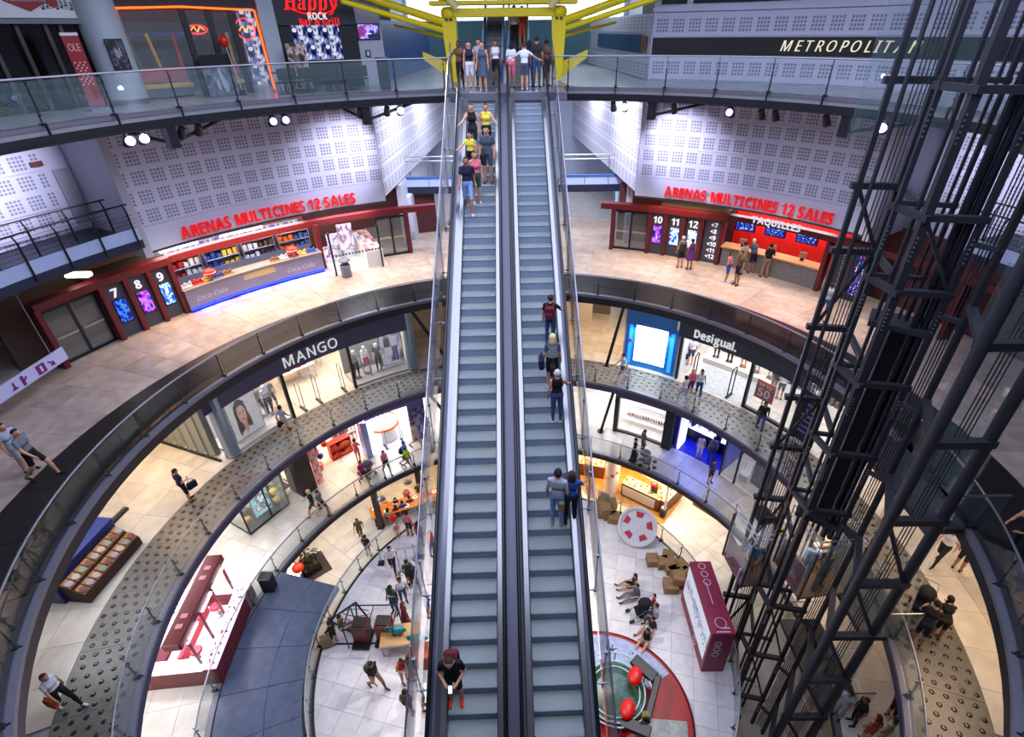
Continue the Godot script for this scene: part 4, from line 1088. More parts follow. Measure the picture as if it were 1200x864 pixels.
	for k in 3:
		var a: float = [37.5, 42.0, 46.6][k]
		var sc := around("info_screen", "hanging blue timetable screen over the ticket counter, %s of three" % ["left", "middle", "right"][k], "screen", a, 19.8, A + 1.55, "timetable screens over the ticket counter")
		part("casing", bx(Vector3(0, 0.3, 0), Vector3(1.08, 0.62, 0.08), 0.01), mat("screen frame"), sc)
		var q := MB.new(); q.quad(Vector3(-0.5, 0.04, 0.045), Vector3(0.5, 0.04, 0.045), Vector3(0.5, 0.56, 0.045), Vector3(-0.5, 0.56, 0.045))
		part("display", q, picture("times %d" % k, table_image(64, 36, 7, Color(0.01, 0.02, 0.22), [Color(0.15, 0.45, 1.0), Color(0.1, 0.25, 0.9), Color(0.7, 0.8, 1.0)], 40 + k), 1.6), sc)
		part("hanger", MB.new().cyl(Vector3(0, 0.6, 0), Vector3(0, 1.7, 0), 0.02, -1, 6), dark(), sc)
	var tq := thing("sign_lettering", "white raised letters TAQUILLES over the ticket counter", "sign")
	letters("TAQUILLES", 0.32, 0.05, glow("taquilles white", Color(0.90, 0.90, 0.93), 0.25), tq, arc_at(17.35, 44.2, 16.80), true)
	var nb := thing("sign_lettering", "large white number 12 half hidden behind the slatted canopy", "sign")
	letters("12", 0.7, 0.08, mat("matt white", Color(0.8, 0.78, 0.76), 0.5), nb, arc_at(19.6, 31.5, 16.75), true)
	var ip := around("info_screen", "tall timetable screen with blue and red lines behind the lift tower", "screen", 56.2, 18.3, A)
	part("panel", bx(Vector3(-0.25, 1.14, -0.1), Vector3(1.55, 2.28, 0.16), 0.01), mat("panel brown", Color(0.20, 0.18, 0.17), 0.5), ip)
	var q2 := MB.new(); q2.quad(Vector3(-0.22, 0.30, 0.0), Vector3(0.42, 0.30, 0.0), Vector3(0.42, 2.16, 0.0), Vector3(-0.22, 2.16, 0.0))
	part("display", q2, picture("times tall", table_image(48, 140, 24, Color(0.01, 0.02, 0.25), [Color(0.2, 0.5, 1.0), Color(0.9, 0.25, 0.45), Color(0.85, 0.85, 1.0)], 77), 1.6), ip)
	var glyph := MB.new()
	for k in 7: glyph.box(Vector3(-0.72, 0.4 + k * 0.27, 0.0), Vector3(0.16, 0.03, 0.02), Basis(Vector3(0, 0, 1), 0.6)); glyph.box(Vector3(-0.72, 0.5 + k * 0.27, 0.0), Vector3(0.16, 0.03, 0.02), Basis(Vector3(0, 0, 1), -0.6))
	part("arrow_line", glyph, mat("pale letters"), ip)
	# --- passage pieces on the cinema storey
	for s in [[-1.0, "left"], [1.0, "right"]]:
		var x := -7.05 if s[0] < 0 else 6.2
		var kx := thing("kiosk_block", "white kiosk block with a red star in the passage on the %s" % s[1], "kiosk", Vector3(x, A, -33.5))
		part("body", bx(Vector3(0, 1.3, 0), Vector3(0.5, 2.6, 4.0), 0.02), mat("kiosk white", Color(0.80, 0.82, 0.88), 0.35), kx)
		part("edge_light", bx(Vector3(-s[0] * 0.26, 1.3, -1.7), Vector3(0.05, 2.4, 0.12)), glow("edge blue", Color(0.35, 0.65, 1.0), 1.0), kx)
		var st := PackedVector2Array()
		for k in 10: st.append(Vector2(sin(TAU * k / 10), cos(TAU * k / 10)) * (0.42 if k % 2 == 0 else 0.18))
		part("star", MB.new().prism(st, 0, 0.02), mat("star red", Color(0.6, 0.06, 0.16), 0.5), kx, at(Vector3(-s[0] * 0.26, 1.5, 0.8), Basis(Vector3(0, 0, 1), s[0] * PI / 2)))
	for s in [[-5.0, "left", -33.0], [4.2, "right", -33.0]]:
		var fb := thing("footbridge", "narrow steel footbridge crossing the passage on the %s" % s[1], "footbridge", Vector3(s[0], 16.6, s[2]))
		part("deck", bx(Vector3(0, 0.0, 0), Vector3(4.4, 0.42, 1.6), 0.01), mat("bridge navy", Color(0.13, 0.16, 0.25), 0.5, 0.3), fb)
		part("side_band", bx(Vector3(0, 0.72, 0.8), Vector3(4.4, 0.16, 0.05), 0.01), mat("bridge blue", Color(0.22, 0.36, 0.60), 0.4), fb)
		part("side_panel", bx(Vector3(0, 0.42, 0.78), Vector3(4.4, 0.40, 0.03)), mat("bridge pale", Color(0.66, 0.72, 0.84), 0.4), fb)
		for k in 4: part("post", MB.new().cyl(Vector3(-2.1 + k * 1.4, 0.2, 0.8), Vector3(-2.1 + k * 1.4, 1.9, 0.8), 0.025, -1, 6), steel(), fb)
		for y in [1.9, 1.66]: part("handrail", MB.new().cyl(Vector3(-2.2, y, 0.8), Vector3(2.2, y, 0.8), 0.028, -1, 8), steel(), fb)
	# walkways with railings on both outer sides
	for s in [[-61.2, -92.0, "left"], [68.5, 96.0, "right"]]:
		var wk := thing("walkway", "gently curved gallery walkway with cable railing and pale lit side, %s of the hall" % s[2], "walkway")
		part("deck", sec(minf(s[0], s[1]), maxf(s[0], s[1]), 16.5, 19.9, 17.75, 18.0, 2.0), mat("bridge navy"), wk)
		part("side_panel", sec(minf(s[0], s[1]), maxf(s[0], s[1]), 16.45, 16.5, 18.0, 18.45, 2.0), mat("bridge pale"), wk)
		part("edge_beam", sec(minf(s[0], s[1]), maxf(s[0], s[1]), 16.42, 16.55, 17.68, 18.0, 2.0), mat("bridge navy"), wk)
		var k0 := signf(s[1] - s[0])
		for rr in [16.4, 17.9]:
			for k in 7:
				var a: float = s[0] + k0 * (0.6 + k * 4.2)
				part("post", MB.new().cyl(pol(a, rr, 17.8), pol(a, rr, 19.1), 0.035, -1, 6).cyl(pol(a, rr, 19.1), pol(a, rr + 0.12, 19.32), 0.03, -1, 6), dark(), wk)
			for y in [18.5, 18.65, 18.8, 18.95, 19.32]:
				var pts := []
				for k in 16: pts.append(pol(s[0] + (s[1] - s[0]) * k / 15.0, rr + (0.12 if y > 19.2 else 0.0), y))
				part("handrail" if y > 19.2 else "cable", MB.new().tube(pts, 0.03 if y > 19.2 else 0.008, 6), dark(), wk)
	var ww := thing("wall_lamp", "white wedge lamp under the left gallery walkway", "lamp", px(92, 322, 16.9))
	part("lens", bx(Vector3.ZERO, Vector3(0.9, 0.16, 0.3), 0.03), glow("wedge white", Color(1.0, 0.95, 0.88), 4.0), ww)
	part("arm", bx(Vector3(-0.2, 0.3, -0.1), Vector3(0.05, 0.6, 0.05)), dark(), ww)
	# long white direction sign on the left edge
	var ds := thing("direction_sign", "long white hanging sign with purple arrow and figure pictograms at the left edge", "sign", px(12, 455, A + 0.9), -atan2((px(64, 422, A + 0.9) - px(0, 464, A + 0.9)).z, (px(64, 422, A + 0.9) - px(0, 464, A + 0.9)).x))
	part("board", bx(Vector3(0, 0, 0), Vector3(4.6, 0.5, 0.08), 0.01), mat("sign lilac", Color(0.72, 0.72, 0.86), 0.5), ds)
	var pu := mat("sign purple", Color(0.42, 0.06, 0.38), 0.5)
	var mk := MB.new()
	mk.box(Vector3(1.2, 0, 0.05), Vector3(0.34, 0.34, 0.02)); mk.box(Vector3(1.62, 0, 0.05), Vector3(0.26, 0.05, 0.02), Basis(Vector3(0, 0, 1), -0.6)); mk.box(Vector3(1.70, -0.06, 0.05), Vector3(0.05, 0.16, 0.02)); mk.box(Vector3(1.66, -0.10, 0.05), Vector3(0.16, 0.05, 0.02))
	mk.box(Vector3(0.1, 0.0, 0.05), Vector3(0.06, 0.26, 0.02)); mk.box(Vector3(0.1, -0.1, 0.05), Vector3(0.2, 0.05, 0.02)); mk.cyl(Vector3(0.45, 0.12, 0.04), Vector3(0.45, 0.12, 0.06), 0.06, -1, 8); mk.box(Vector3(0.45, -0.06, 0.05), Vector3(0.1, 0.24, 0.02)); mk.box(Vector3(0.55, 0.02, 0.05), Vector3(0.16, 0.05, 0.02), Basis(Vector3(0, 0, 1), 0.7))
	part("pictogram", mk, pu, ds)
	var lg := part("figure", bx(Vector3(1.2, 0, 0.062), Vector3(0.08, 0.22, 0.01), 0.003), mat("display white"), ds)
	for x in [-1.8, 1.8]: part("hanger", MB.new().cyl(Vector3(x, 0.2, 0), Vector3(x, 2.6, 0), 0.02, -1, 6), steel(), ds)

func build_top() -> void:
	var black := mat("shop black", Color(0.05, 0.045, 0.05), 0.6)
	# ---- right: long white wall with the dark name band
	var w := Node3D.new(); w.name = numbered("wall_right"); add_child(w, true)
	meta(w, "white perforated top storey wall with a black name band on the right", "wall", "", "structure")
	part("wall_core", sec(21.0, 100, 17.03, 17.4, T, 27.5, 2.0), white(), w)
	part("acoustic_panel", MB.new().sector(AX, 21.0, 100, 16.98, 17.03, T + 0.05, 23.52, 2.0, 0.7, 22.72), perforated(), w)
	part("acoustic_panel", MB.new().sector(AX, 21.0, 100, 16.98, 17.03, 24.28, 25.15, 2.0, 0.7, 24.32), perforated(), w)
	part("coping", sec(20.9, 100, 16.90, 17.05, 25.17, 25.33, 2.0), white(), w)
	part("name_band", sec(21.2, 100, 16.97, 17.03, 23.58, 24.23, 2.0), mat("band black", Color(0.045, 0.035, 0.035), 0.6), w)
	part("window_strip", sec(26.5, 100, 16.95, 17.03, 25.45, 27.4, 2.0), mat("dark window", Color(0.03, 0.04, 0.07), 0.15), w)
	part("window_strip", sec(22.0, 25.6, 16.95, 17.03, 25.45, 27.4, 2.0), mat("dark window"), w)
	for a in [33.0, 45.0, 57.0]: part("warm_display", sec(a + 1.5, a + 10, 16.93, 16.96, 25.5, 27.2, 2.0), noisy("warm blur", Color(0.12, 0.09, 0.07), Color(0.50, 0.34, 0.20), 0.6, 0.6, 0.02), w)
	var ms := thing("sign_lettering", "cream slanted letters METROPOLITAN on the black band top right", "sign")
	letters("METROPOLITAN", 0.37, 0.05, glow("metro cream", Color(0.92, 0.88, 0.74), 0.35), ms, arc_at(16.90, 48.4, 23.92), false, "Droid Sans", 1.40, true)
	# receding wall right of the rear escalators
	var p0 := pol(21.0, 17.0); var p1 := Vector3(4.6, 0, -43)
	var d := p1 - p0; var ln := d.length(); var mid := (p0 + p1) / 2
	var bs := Basis.looking_at(d)
	var w2 := Node3D.new(); w2.name = numbered("wall_right"); add_child(w2, true)
	meta(w2, "white perforated top storey wall running back beside the rear escalators", "wall", "", "structure")
	part("wall_core", MB.new().box(mid + Vector3(0.2, T + 1.3, 0), Vector3(0.3, 2.6, ln), bs), white(), w2)
	for yy in [[T + 0.05, 23.55], [24.45, 25.1]]:
		var m := MB.new(); var a := p0 + Vector3(-0.03, yy[0], 0); var b := p1 + Vector3(-0.03, yy[0], 0); var up: Vector3 = Vector3.UP * (yy[1] - yy[0])
		m.quad(a, b, b + up, a + up, [Vector2(0, 0), Vector2(ln / 0.7, 0), Vector2(ln / 0.7, -(yy[1] - yy[0]) / 0.7), Vector2(0, -(yy[1] - yy[0]) / 0.7)])
		part("acoustic_panel", m, perforated(), w2)
	part("window_band", MB.new().box(mid + Vector3(0.0, 23.98, 1.0), Vector3(0.12, 0.7, ln - 5.0), bs), mat("band blue glass", Color(0.20, 0.30, 0.46), 0.15), w2)
	for k in 5: part("window_pane", MB.new().box(mid - d.normalized() * (ln * 0.42 - k * 1.1) + Vector3(-0.06, 23.98, 0), Vector3(0.06, 0.64, 1.0), bs), mat("pane %d" % (k % 3), [Color(0.55, 0.35, 0.2), Color(0.35, 0.50, 0.65), Color(0.62, 0.76, 0.85)][k % 3], 0.2), w2)
	# corner pane tower above
	# ---- left: blue wall of the passage
	struct("wall_left", MB.new().box(Vector3(-6.6, T + 1.25, -34.6), Vector3(0.3, 2.5, 13.4), Basis(Vector3.UP, -0.02)), mat("blue wall", Color(0.22, 0.36, 0.66), 0.4), "blue lit top storey wall running back left of the yellow steelwork")
	# bright roof glazing far behind
	var gl := thing("roof_window", "bright glazed strip high behind the yellow beams", "window", Vector3(-0.5, 25.2, -45.8))
	for k in 12: part("pane", bx(Vector3(-7.2 + k * 1.3, 0.7, 0), Vector3(1.24, 1.4, 0.05)), glow("day pane", Color(0.88, 0.94, 1.0), 1.6), gl)
	part("frame", bx(Vector3(0, -0.05, 0.02), Vector3(15.6, 0.1, 0.1)), steel(), gl)
	struct("wall_back", bx(Vector3(-0.5, 23.9, -45.7), Vector3(15.6, 2.5, 0.3)), mat("teal wall", Color(0.32, 0.50, 0.56), 0.5), "pale teal wall below the bright glazing behind the rear escalators")
	# ---- yellow steelwork
	var ye := mat("yellow paint", Color(0.94, 0.84, 0.02), 0.45)
	var y := thing("steel_portal", "yellow painted steel portal with spreading beams behind the top landing", "steel frame", Vector3(-0.85, T, -28.0))
	part("cross_beam", bx(Vector3(0, 2.70, 0), Vector3(5.0, 0.34, 0.5), 0.03), ye, y)
	part("top_plate", bx(Vector3(0, 3.05, 0.1), Vector3(6.4, 0.16, 0.9), 0.03), ye, y)
	for s in [-1.0, 1.0]:
		var pts := PackedVector2Array([Vector2(-0.20, 0), Vector2(0.16, 0), Vector2(0.30, 1.9), Vector2(0.30, 2.45), Vector2(-0.30, 2.45), Vector2(-0.30, 1.9)])
		part("column", MB.new().prism(pts, -0.25, 0.25, Vector3(s * 2.42, 0.05, 0), Basis(Vector3(s, 0, 0), Vector3(0, 0, 1), Vector3(0, 1, 0))), ye, y)
		part("column_head", MB.new().lathe(Vector3(s * 2.42, 2.5, 0), [[0.30, 0.0], [0.36, 0.12], [0.36, 0.3], [0.24, 0.42], [0.0, 0.44]], 16), ye, y)
		for k in 2: part("bolt", MB.new().cyl(Vector3(s * 2.42 + (k - 0.5) * 0.2, 2.46, 0.26), Vector3(s * 2.42 + (k - 0.5) * 0.2, 2.46, 0.34), 0.06, -1, 8), dark(), y)
		part("foot_gusset", MB.new().prism(PackedVector2Array([Vector2(0, 0.1), Vector2(1.25, 0.95), Vector2(1.25, 1.25), Vector2(0, 0.75)]), -0.05, 0.05, Vector3(s * 2.55, 0.0, -0.3), Basis(Vector3(s, 0, 0), Vector3(0, 1, 0), Vector3(0, 0, 1)) * Basis(Vector3(1, 0, 0), Vector3(0, 0, 1), Vector3(0, 1, 0))), ye, y)
		for b in [[Vector3(s * 2.6, 2.35, 0), Vector3(s * 6.6, 3.55, 1.6), 0.14], [Vector3(s * 2.5, 2.0, 0), Vector3(s * 6.4, 3.1, 2.4), 0.10], [Vector3(s * 2.5, 1.75, 0), Vector3(s * 5.2, 2.3, -1.6), 0.06], [Vector3(s * 2.5, 3.1, 0), Vector3(s * 4.6, 4.4, 1.6), 0.10]]:
			part("spreading_beam", MB.new().cyl(b[0], b[1], b[2] * 1.2, b[2], 10), ye, y)
		part("cap_fitting", MB.new().cyl(Vector3(s * 2.0, 2.85, 0.5), Vector3(s * 2.35, 3.25, 0.55), 0.16, 0.2, 10), mat("fitting cream", Color(0.9, 0.86, 0.55), 0.4), y)
	# ---- rear escalators climbing on
	for e in [[-1.28, "left"], [-0.12, "right"]]:
		var t := thing("escalator", "short rear escalator climbing behind the top landing, %s one" % e[1], "escalator", Vector3(e[0] - 0.12, T, -27.0))
		for k in 14:
			part("step", bx(Vector3(0, 0.1 + k * 0.2, -0.38 * k), Vector3(0.78, 0.2, 0.4), 0.015), mat("rear step", Color(0.48, 0.50, 0.50), 0.5, 0.2), t)
		for s in [-1.0, 1.0]:
			var v := Vector3(0, 2.8, -5.3)
			part("side_panel", MB.new().prism(PackedVector2Array([Vector2(0.3, 0), Vector2(-5.3, 2.7), Vector2(-5.3, 3.3), Vector2(0.3, 0.65)]), -0.03, 0.03, Vector3(s * 0.45, 0, 0), Basis(Vector3(0, 0, 1), Vector3(1, 0, 0), Vector3(0, 1, 0))), mat("bluish steel", Color(0.30, 0.42, 0.75), 0.3, 0.4), t)
			part("handrail", MB.new().cyl(Vector3(s * 0.45, 0.95, 0.3), Vector3(s * 0.45, 3.6, -5.3), 0.045, -1, 8), mat("rail pale", Color(0.6, 0.66, 0.8), 0.35), t)
	# ---- left shops, from left to right
	var fs := thing("shop", "dark shop with brown glass under the ARTE FLAMENCO board", "shop front")
	part("dark_glass", sec(-95, -57.8, 16.7, 16.75, T, 24.95), mat("brown glass", Color(0.035, 0.028, 0.022), 0.12), fs)
	for a in [-64.3, -61.6, -60.2, -67.0]: part("mullion", bx(Vector3.ZERO, Vector3(0.12, 2.4, 0.1), 0.01), mat("mullion grey", Color(0.24, 0.22, 0.20), 0.5), fs, at(pol(a, 16.66, T + 1.2), rot(a)))
	part("canopy_edge", sec(-95, -57.4, 16.4, 16.75, 24.93, 25.06, 2.0), mat("canopy grey", Color(0.40, 0.42, 0.44), 0.4, 0.3), fs)
	var fb := thing("shop_sign", "white shop board with red shapes and music notes reading ARTE FLAMENCO", "sign")
	part("board", sec(-95, -57.8, 16.5, 16.62, 25.08, 26.3, 2.0), mat("board white", Color(0.86, 0.85, 0.84), 0.5), fb)
	var rd := mat("board red", Color(0.55, 0.08, 0.08), 0.5)
	part("red_shape", MB.new().prism(PackedVector2Array([Vector2(-0.75, 0.42), Vector2(-0.6, -0.1), Vector2(0.0, -0.36), Vector2(0.75, 0.0), Vector2(0.55, 0.5)]), 0, 0.02, Vector3.ZERO, Basis.IDENTITY), rd, fb, at(pol(-62.6, 16.48, 25.6), rot(-62.6) * Basis(Vector3(1, 0, 0), Vector3(0, 0, 1), Vector3(0, 1, 0))))
	for a in [-66.4, -60.2]: part("red_dot", MB.new().cyl(Vector3.ZERO, Vector3(0, 0, 0.03), 0.14, -1, 14), rd, fb, at(pol(a, 16.5, 25.5), rot(a)))
	letters("ARTE", 0.13, 0.02, mat("display white"), fb, arc_at(16.44, -62.8, 25.76), false, "Droid Serif")
	letters("FLAMENCO", 0.13, 0.02, mat("display white"), fb, arc_at(16.44, -62.6, 25.56), false, "Droid Serif")
	var nt := MB.new()
	for k in 8:
		var a := -61.2 + k * 0.45
		nt.box(pol(a, 16.48, 25.42 + 0.05 * (k % 3)), Vector3(0.018, 0.2, 0.015), rot(a)); nt.ball(pol(a - 0.1, 16.48, 25.32 + 0.05 * (k % 3)), Vector3(0.035, 0.025, 0.02), 6, 4)
	for q in 4: nt.tube([pol(-61.5, 16.485, 25.30 + q * 0.06), pol(-60, 16.485, 25.36 + q * 0.06), pol(-58.2, 16.485, 25.28 + q * 0.06)], 0.006, 4)
	part("music_notes", nt, mat("ink", Color(0.1, 0.1, 0.1), 0.6), fb)
	var rb := around("roll_up_banner", "red roll up banner with white dots and letters OLE before the dark shop", "banner", -61.7, 15.4, T)
	part("sheet", bx(Vector3(0, 1.1, 0), Vector3(0.48, 1.95, 0.02), 0.005), mat("banner red", Color(0.52, 0.04, 0.07), 0.55), rb)
	part("top_bar", bx(Vector3(0, 2.1, 0), Vector3(0.5, 0.09, 0.03), 0.01), mat("display white"), rb)
	part("base", bx(Vector3(0, 0.05, 0), Vector3(0.56, 0.1, 0.2), 0.01), steel(), rb)
	letters("OLE", 0.2, 0.008, mat("banner pale", Color(0.85, 0.65, 0.62), 0.5), rb, line_at(Vector3(0, 1.75, 0.014)), false, "Droid Sans", 0.8)
	var dt := MB.new()
	for i in 5:
		for k in 9:
			if (i + k) % 2 == 0: dt.box(Vector3(-0.15 + i * 0.07, 0.75 + k * 0.075, 0.014), Vector3(0.045, 0.045, 0.008))
	part("dot_print", dt, mat("banner pale"), rb)
	var c1 := around("column", "thick round white column between the dark shop and the orange lit windows", "column", -56.2, 16.6, T)
	part("shaft", MB.new().lathe(Vector3.ZERO, [[0.62, 0.0], [0.62, 5.0]], 24), mat("column white", Color(0.66, 0.70, 0.72), 0.5), c1)
	part("base_ring", MB.new().lathe(Vector3.ZERO, [[0.66, 0.0], [0.66, 0.15], [0.62, 0.16]], 24), steel(), c1)
	var po := around("poster", "small dark event poster on the round white column", "poster", -56.4, 15.94, T + 1.06)
	part("sheet", bx(Vector3(0, 0.45, 0), Vector3(0.56, 0.9, 0.03), 0.005), black, po)
	var pq := MB.new(); pq.quad(Vector3(-0.25, 0.03, 0.018), Vector3(0.25, 0.03, 0.018), Vector3(0.25, 0.87, 0.018), Vector3(-0.25, 0.87, 0.018))
	part("print", pq, picture("event poster", poster_image(31, 40, 64, [Color(0.02, 0.02, 0.03), Color(0.1, 0.09, 0.12), Color(0.4, 0.38, 0.42), Color(0.05, 0.05, 0.06)], 4)), po)
	# orange framed play cafe
	var kc := thing("shop", "play cafe behind tall windows outlined with orange light tubes", "shop front")
	var og := glow("orange tube", Color(1.0, 0.30, 0.04), 2.4)
	part("light_tube", MB.new().tube([pol(-55.0, 16.4, 25.36), pol(-47, 16.4, 25.44), pol(-38.1, 16.4, 25.36)], 0.035, 6), og, kc)
	part("light_tube", MB.new().tube([pol(-55.0, 16.4, 25.36), pol(-54.6, 16.4, T + 0.1)], 0.03, 6), og, kc)
	part("light_tube", MB.new().tube([pol(-38.0, 16.4, 25.36), pol(-37.8, 16.4, T + 0.1)], 0.03, 6), og, kc)
	part("fascia", sec(-55.3, -37.8, 16.45, 16.7, 25.42, 25.75, 2.0), mat("fascia brown", Color(0.07, 0.05, 0.05), 0.5), kc)
	for a in [-54.3, -46.8, -43.8, -41.0]: part("mullion", bx(Vector3.ZERO, Vector3(0.22, 2.9, 0.15), 0.01), mat("mullion dark", Color(0.10, 0.10, 0.11), 0.5) if a > -50 else mat("mullion cream", Color(0.62, 0.52, 0.44), 0.5), kc, at(pol(a, 16.55, T + 1.45), rot(a)))
	for s in [[-54.2, -46.9], [-46.7, -43.9], [-43.7, -41.1], [-40.9, -38.1]]: part("glass_pane", sec(s[0] + 0.3, s[1] - 0.2, 16.53, 16.55, T + 0.1, 25.38, 2.0), glass("shop glass", Color(0.80, 0.85, 0.85), 0.08), kc)
	part("back_wall", sec(-56, -37.5, 20.6, 20.7, T, 27), mat("cafe dark", Color(0.06, 0.06, 0.07), 0.7), kc)
	part("blue_beam", sec(-54, -38, 19.5, 19.7, 24.55, 24.7, 3.0), mat("play blue", Color(0.08, 0.20, 0.45), 0.5), kc)
	for k in 7:
		var a := -52.8 + k * 2.1
		var pole := around("play_pole", "%s play frame pole behind the orange lit windows" % ["slanted red", "slanted green", "slanted yellow", "upright red", "upright orange", "upright green", "upright yellow"][k], "pole", a, 18.6, T)
		var cc: Color = [Color(0.7, 0.1, 0.08), Color(0.05, 0.4, 0.25), Color(0.85, 0.75, 0.05), Color(0.7, 0.1, 0.08), Color(0.9, 0.4, 0.05), Color(0.05, 0.4, 0.25), Color(0.85, 0.75, 0.05)][k]
		part("tube", MB.new().cyl(Vector3(0, 0, 0), Vector3(-0.25 if k < 3 else 0.0, 2.1, 0), 0.06, -1, 8), mat("play %d" % (k % 4), cc, 0.5), pole)
		part("foot", MB.new().cyl(Vector3(0, 0, 0), Vector3(0, 0.05, 0), 0.12, -1, 10), dark(), pole)
	for k in 3:
		var ch := around("play_bench", "yellow and red bench seat %s behind the orange lit windows" % ["on the left", "in the middle", "on the right"][k], "bench", [-51.5, -48.9, -42.4][k], 17.4, T)
		part("seat", bx(Vector3(0, 0.4, 0), Vector3(1.0, 0.14, 0.45), 0.03), mat("seat yellow", Color(0.85, 0.72, 0.10), 0.5), ch)
		part("backrest", bx(Vector3(0, 0.75, -0.2), Vector3(1.0, 0.5, 0.1), 0.03), mat("seat red", Color(0.7, 0.10, 0.08), 0.5), ch)
		part("base", bx(Vector3(0, 0.18, 0), Vector3(0.8, 0.34, 0.35)), dark(), ch)
	panel_light(pol(-49, 18.3, 26.0), -49, Vector2(4, 1.5), Color(1, 0.9, 0.8), 2.2)
	var bl := around("balloon", "red balloon on a stick in front of the play cafe windows", "balloon", -42.9, 15.8, T)
	part("stick", MB.new().cyl(Vector3(0, 0.2, 0), Vector3(-0.16, 1.65, 0), 0.012, -1, 6), mat("display white"), bl)
	part("ball", MB.new().ball(Vector3(-0.18, 1.83, 0), Vector3(0.17, 0.2, 0.17), 14, 10), mat("balloon red", Color(0.80, 0.12, 0.06), 0.3), bl)
	part("weight", MB.new().lathe(Vector3.ZERO, [[0.14, 0.0], [0.12, 0.2], [0.0, 0.22]], 10), dark(), bl)
	for k in 2:
		var ab := around("a_board", ["dark folding menu board left of the red balloon", "tall dark printed display right of the folding menu board"][k], "menu board", [-46.0, -44.6][k], 15.9, T)
		part("front_panel", bx(Vector3(0, 0.7, 0.12), Vector3(0.7, 1.4, 0.03), 0.005), picture("board %d" % k, poster_image(50 + k, 40, 64, [Color(0.1, 0.1, 0.14), Color(0.25, 0.25, 0.32), Color(0.4, 0.42, 0.5), Color(0.15, 0.16, 0.25)], 3)), ab, at(Vector3.ZERO, Basis(Vector3.RIGHT, -0.12)))
		part("rear_panel", bx(Vector3(0, 0.7, -0.12), Vector3(0.7, 1.4, 0.03), 0.005), black, ab, at(Vector3.ZERO, Basis(Vector3.RIGHT, 0.12)))
	for k in 2:
		var nn := around("neon_sign", ["round red and orange neon sign hanging in the third play cafe window", "orange script neon sign hanging in the second play cafe window"][k], "neon sign", [-39.2, -45.2][k], 16.9, T + 1.9)
		var ri := []
		for i in 17: ri.append(Vector3(cos(TAU * i / 16) * 0.36, 0.3 + sin(TAU * i / 16) * [0.36, 0.14][k], 0))
		part("ring", MB.new().tube(ri, 0.02, 6), glow("neon red", Color(1.0, 0.12, 0.08), 2.0), nn)
		part("script", MB.new().tube([Vector3(-0.25, 0.25, 0), Vector3(-0.1, 0.4, 0), Vector3(0, 0.22, 0), Vector3(0.12, 0.4, 0), Vector3(0.25, 0.28, 0)], 0.02, 6), glow("neon orange", Color(1.0, 0.5, 0.05), 2.0), nn)
		part("chain", MB.new().cyl(Vector3(0, 0.6, 0), Vector3(0, 1.3, 0), 0.006, -1, 5), dark(), nn)
	# white pillar, bar portal and its sign
	struct("trim_pillar", sec(-37.6, -35.5, 16.3, 17.0, T, 27.5, 1.0), mat("column white"), "flat white pillar between the play cafe and the bar portal")
	var hb := thing("shop", "black bar portal with a bright glittering interior under the red oval sign", "shop front")
	part("side_post", sec(-35.5, -33.6, 16.4, 17.0, T, 24.9, 1.0), black, hb)
	part("side_post", sec(-26.6, -24.4, 16.4, 17.0, T, 24.9, 1.0), black, hb)
	part("back_wall", sec(-37, -22, 20.5, 20.6, T, 27), picture("bar interior", poster_image(61, 128, 64, [Color(0.01, 0.01, 0.03), Color(0.03, 0.03, 0.08), Color(0.2, 0.25, 0.6), Color(0.9, 0.92, 1.0)], 6), 0.5), hb)
	part("sign_panel", sec(-35.5, -24.4, 16.3, 16.5, 24.86, 26.6, 2.0), mat("sign slate", Color(0.10, 0.10, 0.12), 0.5), hb)
	part("counter", bx(Vector3.ZERO, Vector3(3.0, 1.0, 0.5), 0.02), mat("bar wood", Color(0.10, 0.06, 0.04), 0.5), hb, at(pol(-30, 18.5, T + 0.5), rot(-30)))
	var hs := thing("sign_lettering", "red oval sign with script Happy over white ROCK and red Bar and Grill", "sign")
	var oval := []
	for i in 33: oval.append(pol(-30.2 + 3.4 * cos(TAU * i / 32), 16.24, 25.58 + 0.36 * sin(TAU * i / 32)))
	var rg := glow("sign red", Color(0.90, 0.04, 0.03), 0.6)
	part("oval", MB.new().tube(oval, 0.03, 6), rg, hs)
	letters("Happy", 0.52, 0.05, rg, hs, arc_at(16.24, -30.3, 25.62), true, "Droid Serif", 0.86, true)
	letters("ROCK", 0.24, 0.05, glow("sign white", Color(0.90, 0.90, 0.90), 0.35), hs, arc_at(16.24, -29.8, 25.16), true, "Droid Sans", 0.9)
	letters("Bar & Grill", 0.22, 0.05, rg, hs, arc_at(16.24, -29.6, 24.97), true, "Droid Serif", 0.92)
	struct("wall_left", sec(-24.4, -20.7, 16.5, 17.2, T, 27.5, 1.0), mat("grey white"), "white wall piece right of the bar portal")
	var tv := around("wall_screen", "small wall screen with a violet picture right of the bar portal", "screen", -22.7, 16.44, T + 1.76)
	part("casing", bx(Vector3(0, 0.3, 0), Vector3(0.94, 0.6, 0.08), 0.01), mat("screen frame"), tv)
	var tq := MB.new(); tq.quad(Vector3(-0.42, 0.04, 0.045), Vector3(0.42, 0.04, 0.045), Vector3(0.42, 0.56, 0.045), Vector3(-0.42, 0.56, 0.045))
	part("display", tq, picture("tv", poster_image(71, 48, 32, [Color(0.02, 0.03, 0.1), Color(0.1, 0.15, 0.5), Color(0.6, 0.6, 0.9), Color(0.4, 0.1, 0.4)], 2), 1.2), tv)
	part("bracket", bx(Vector3(0, 0.3, -0.06), Vector3(0.2, 0.2, 0.06)), dark(), tv)
	var ex := around("exit_sign", "small green exit sign under the wall screen", "sign", -23.2, 16.44, T + 1.25)
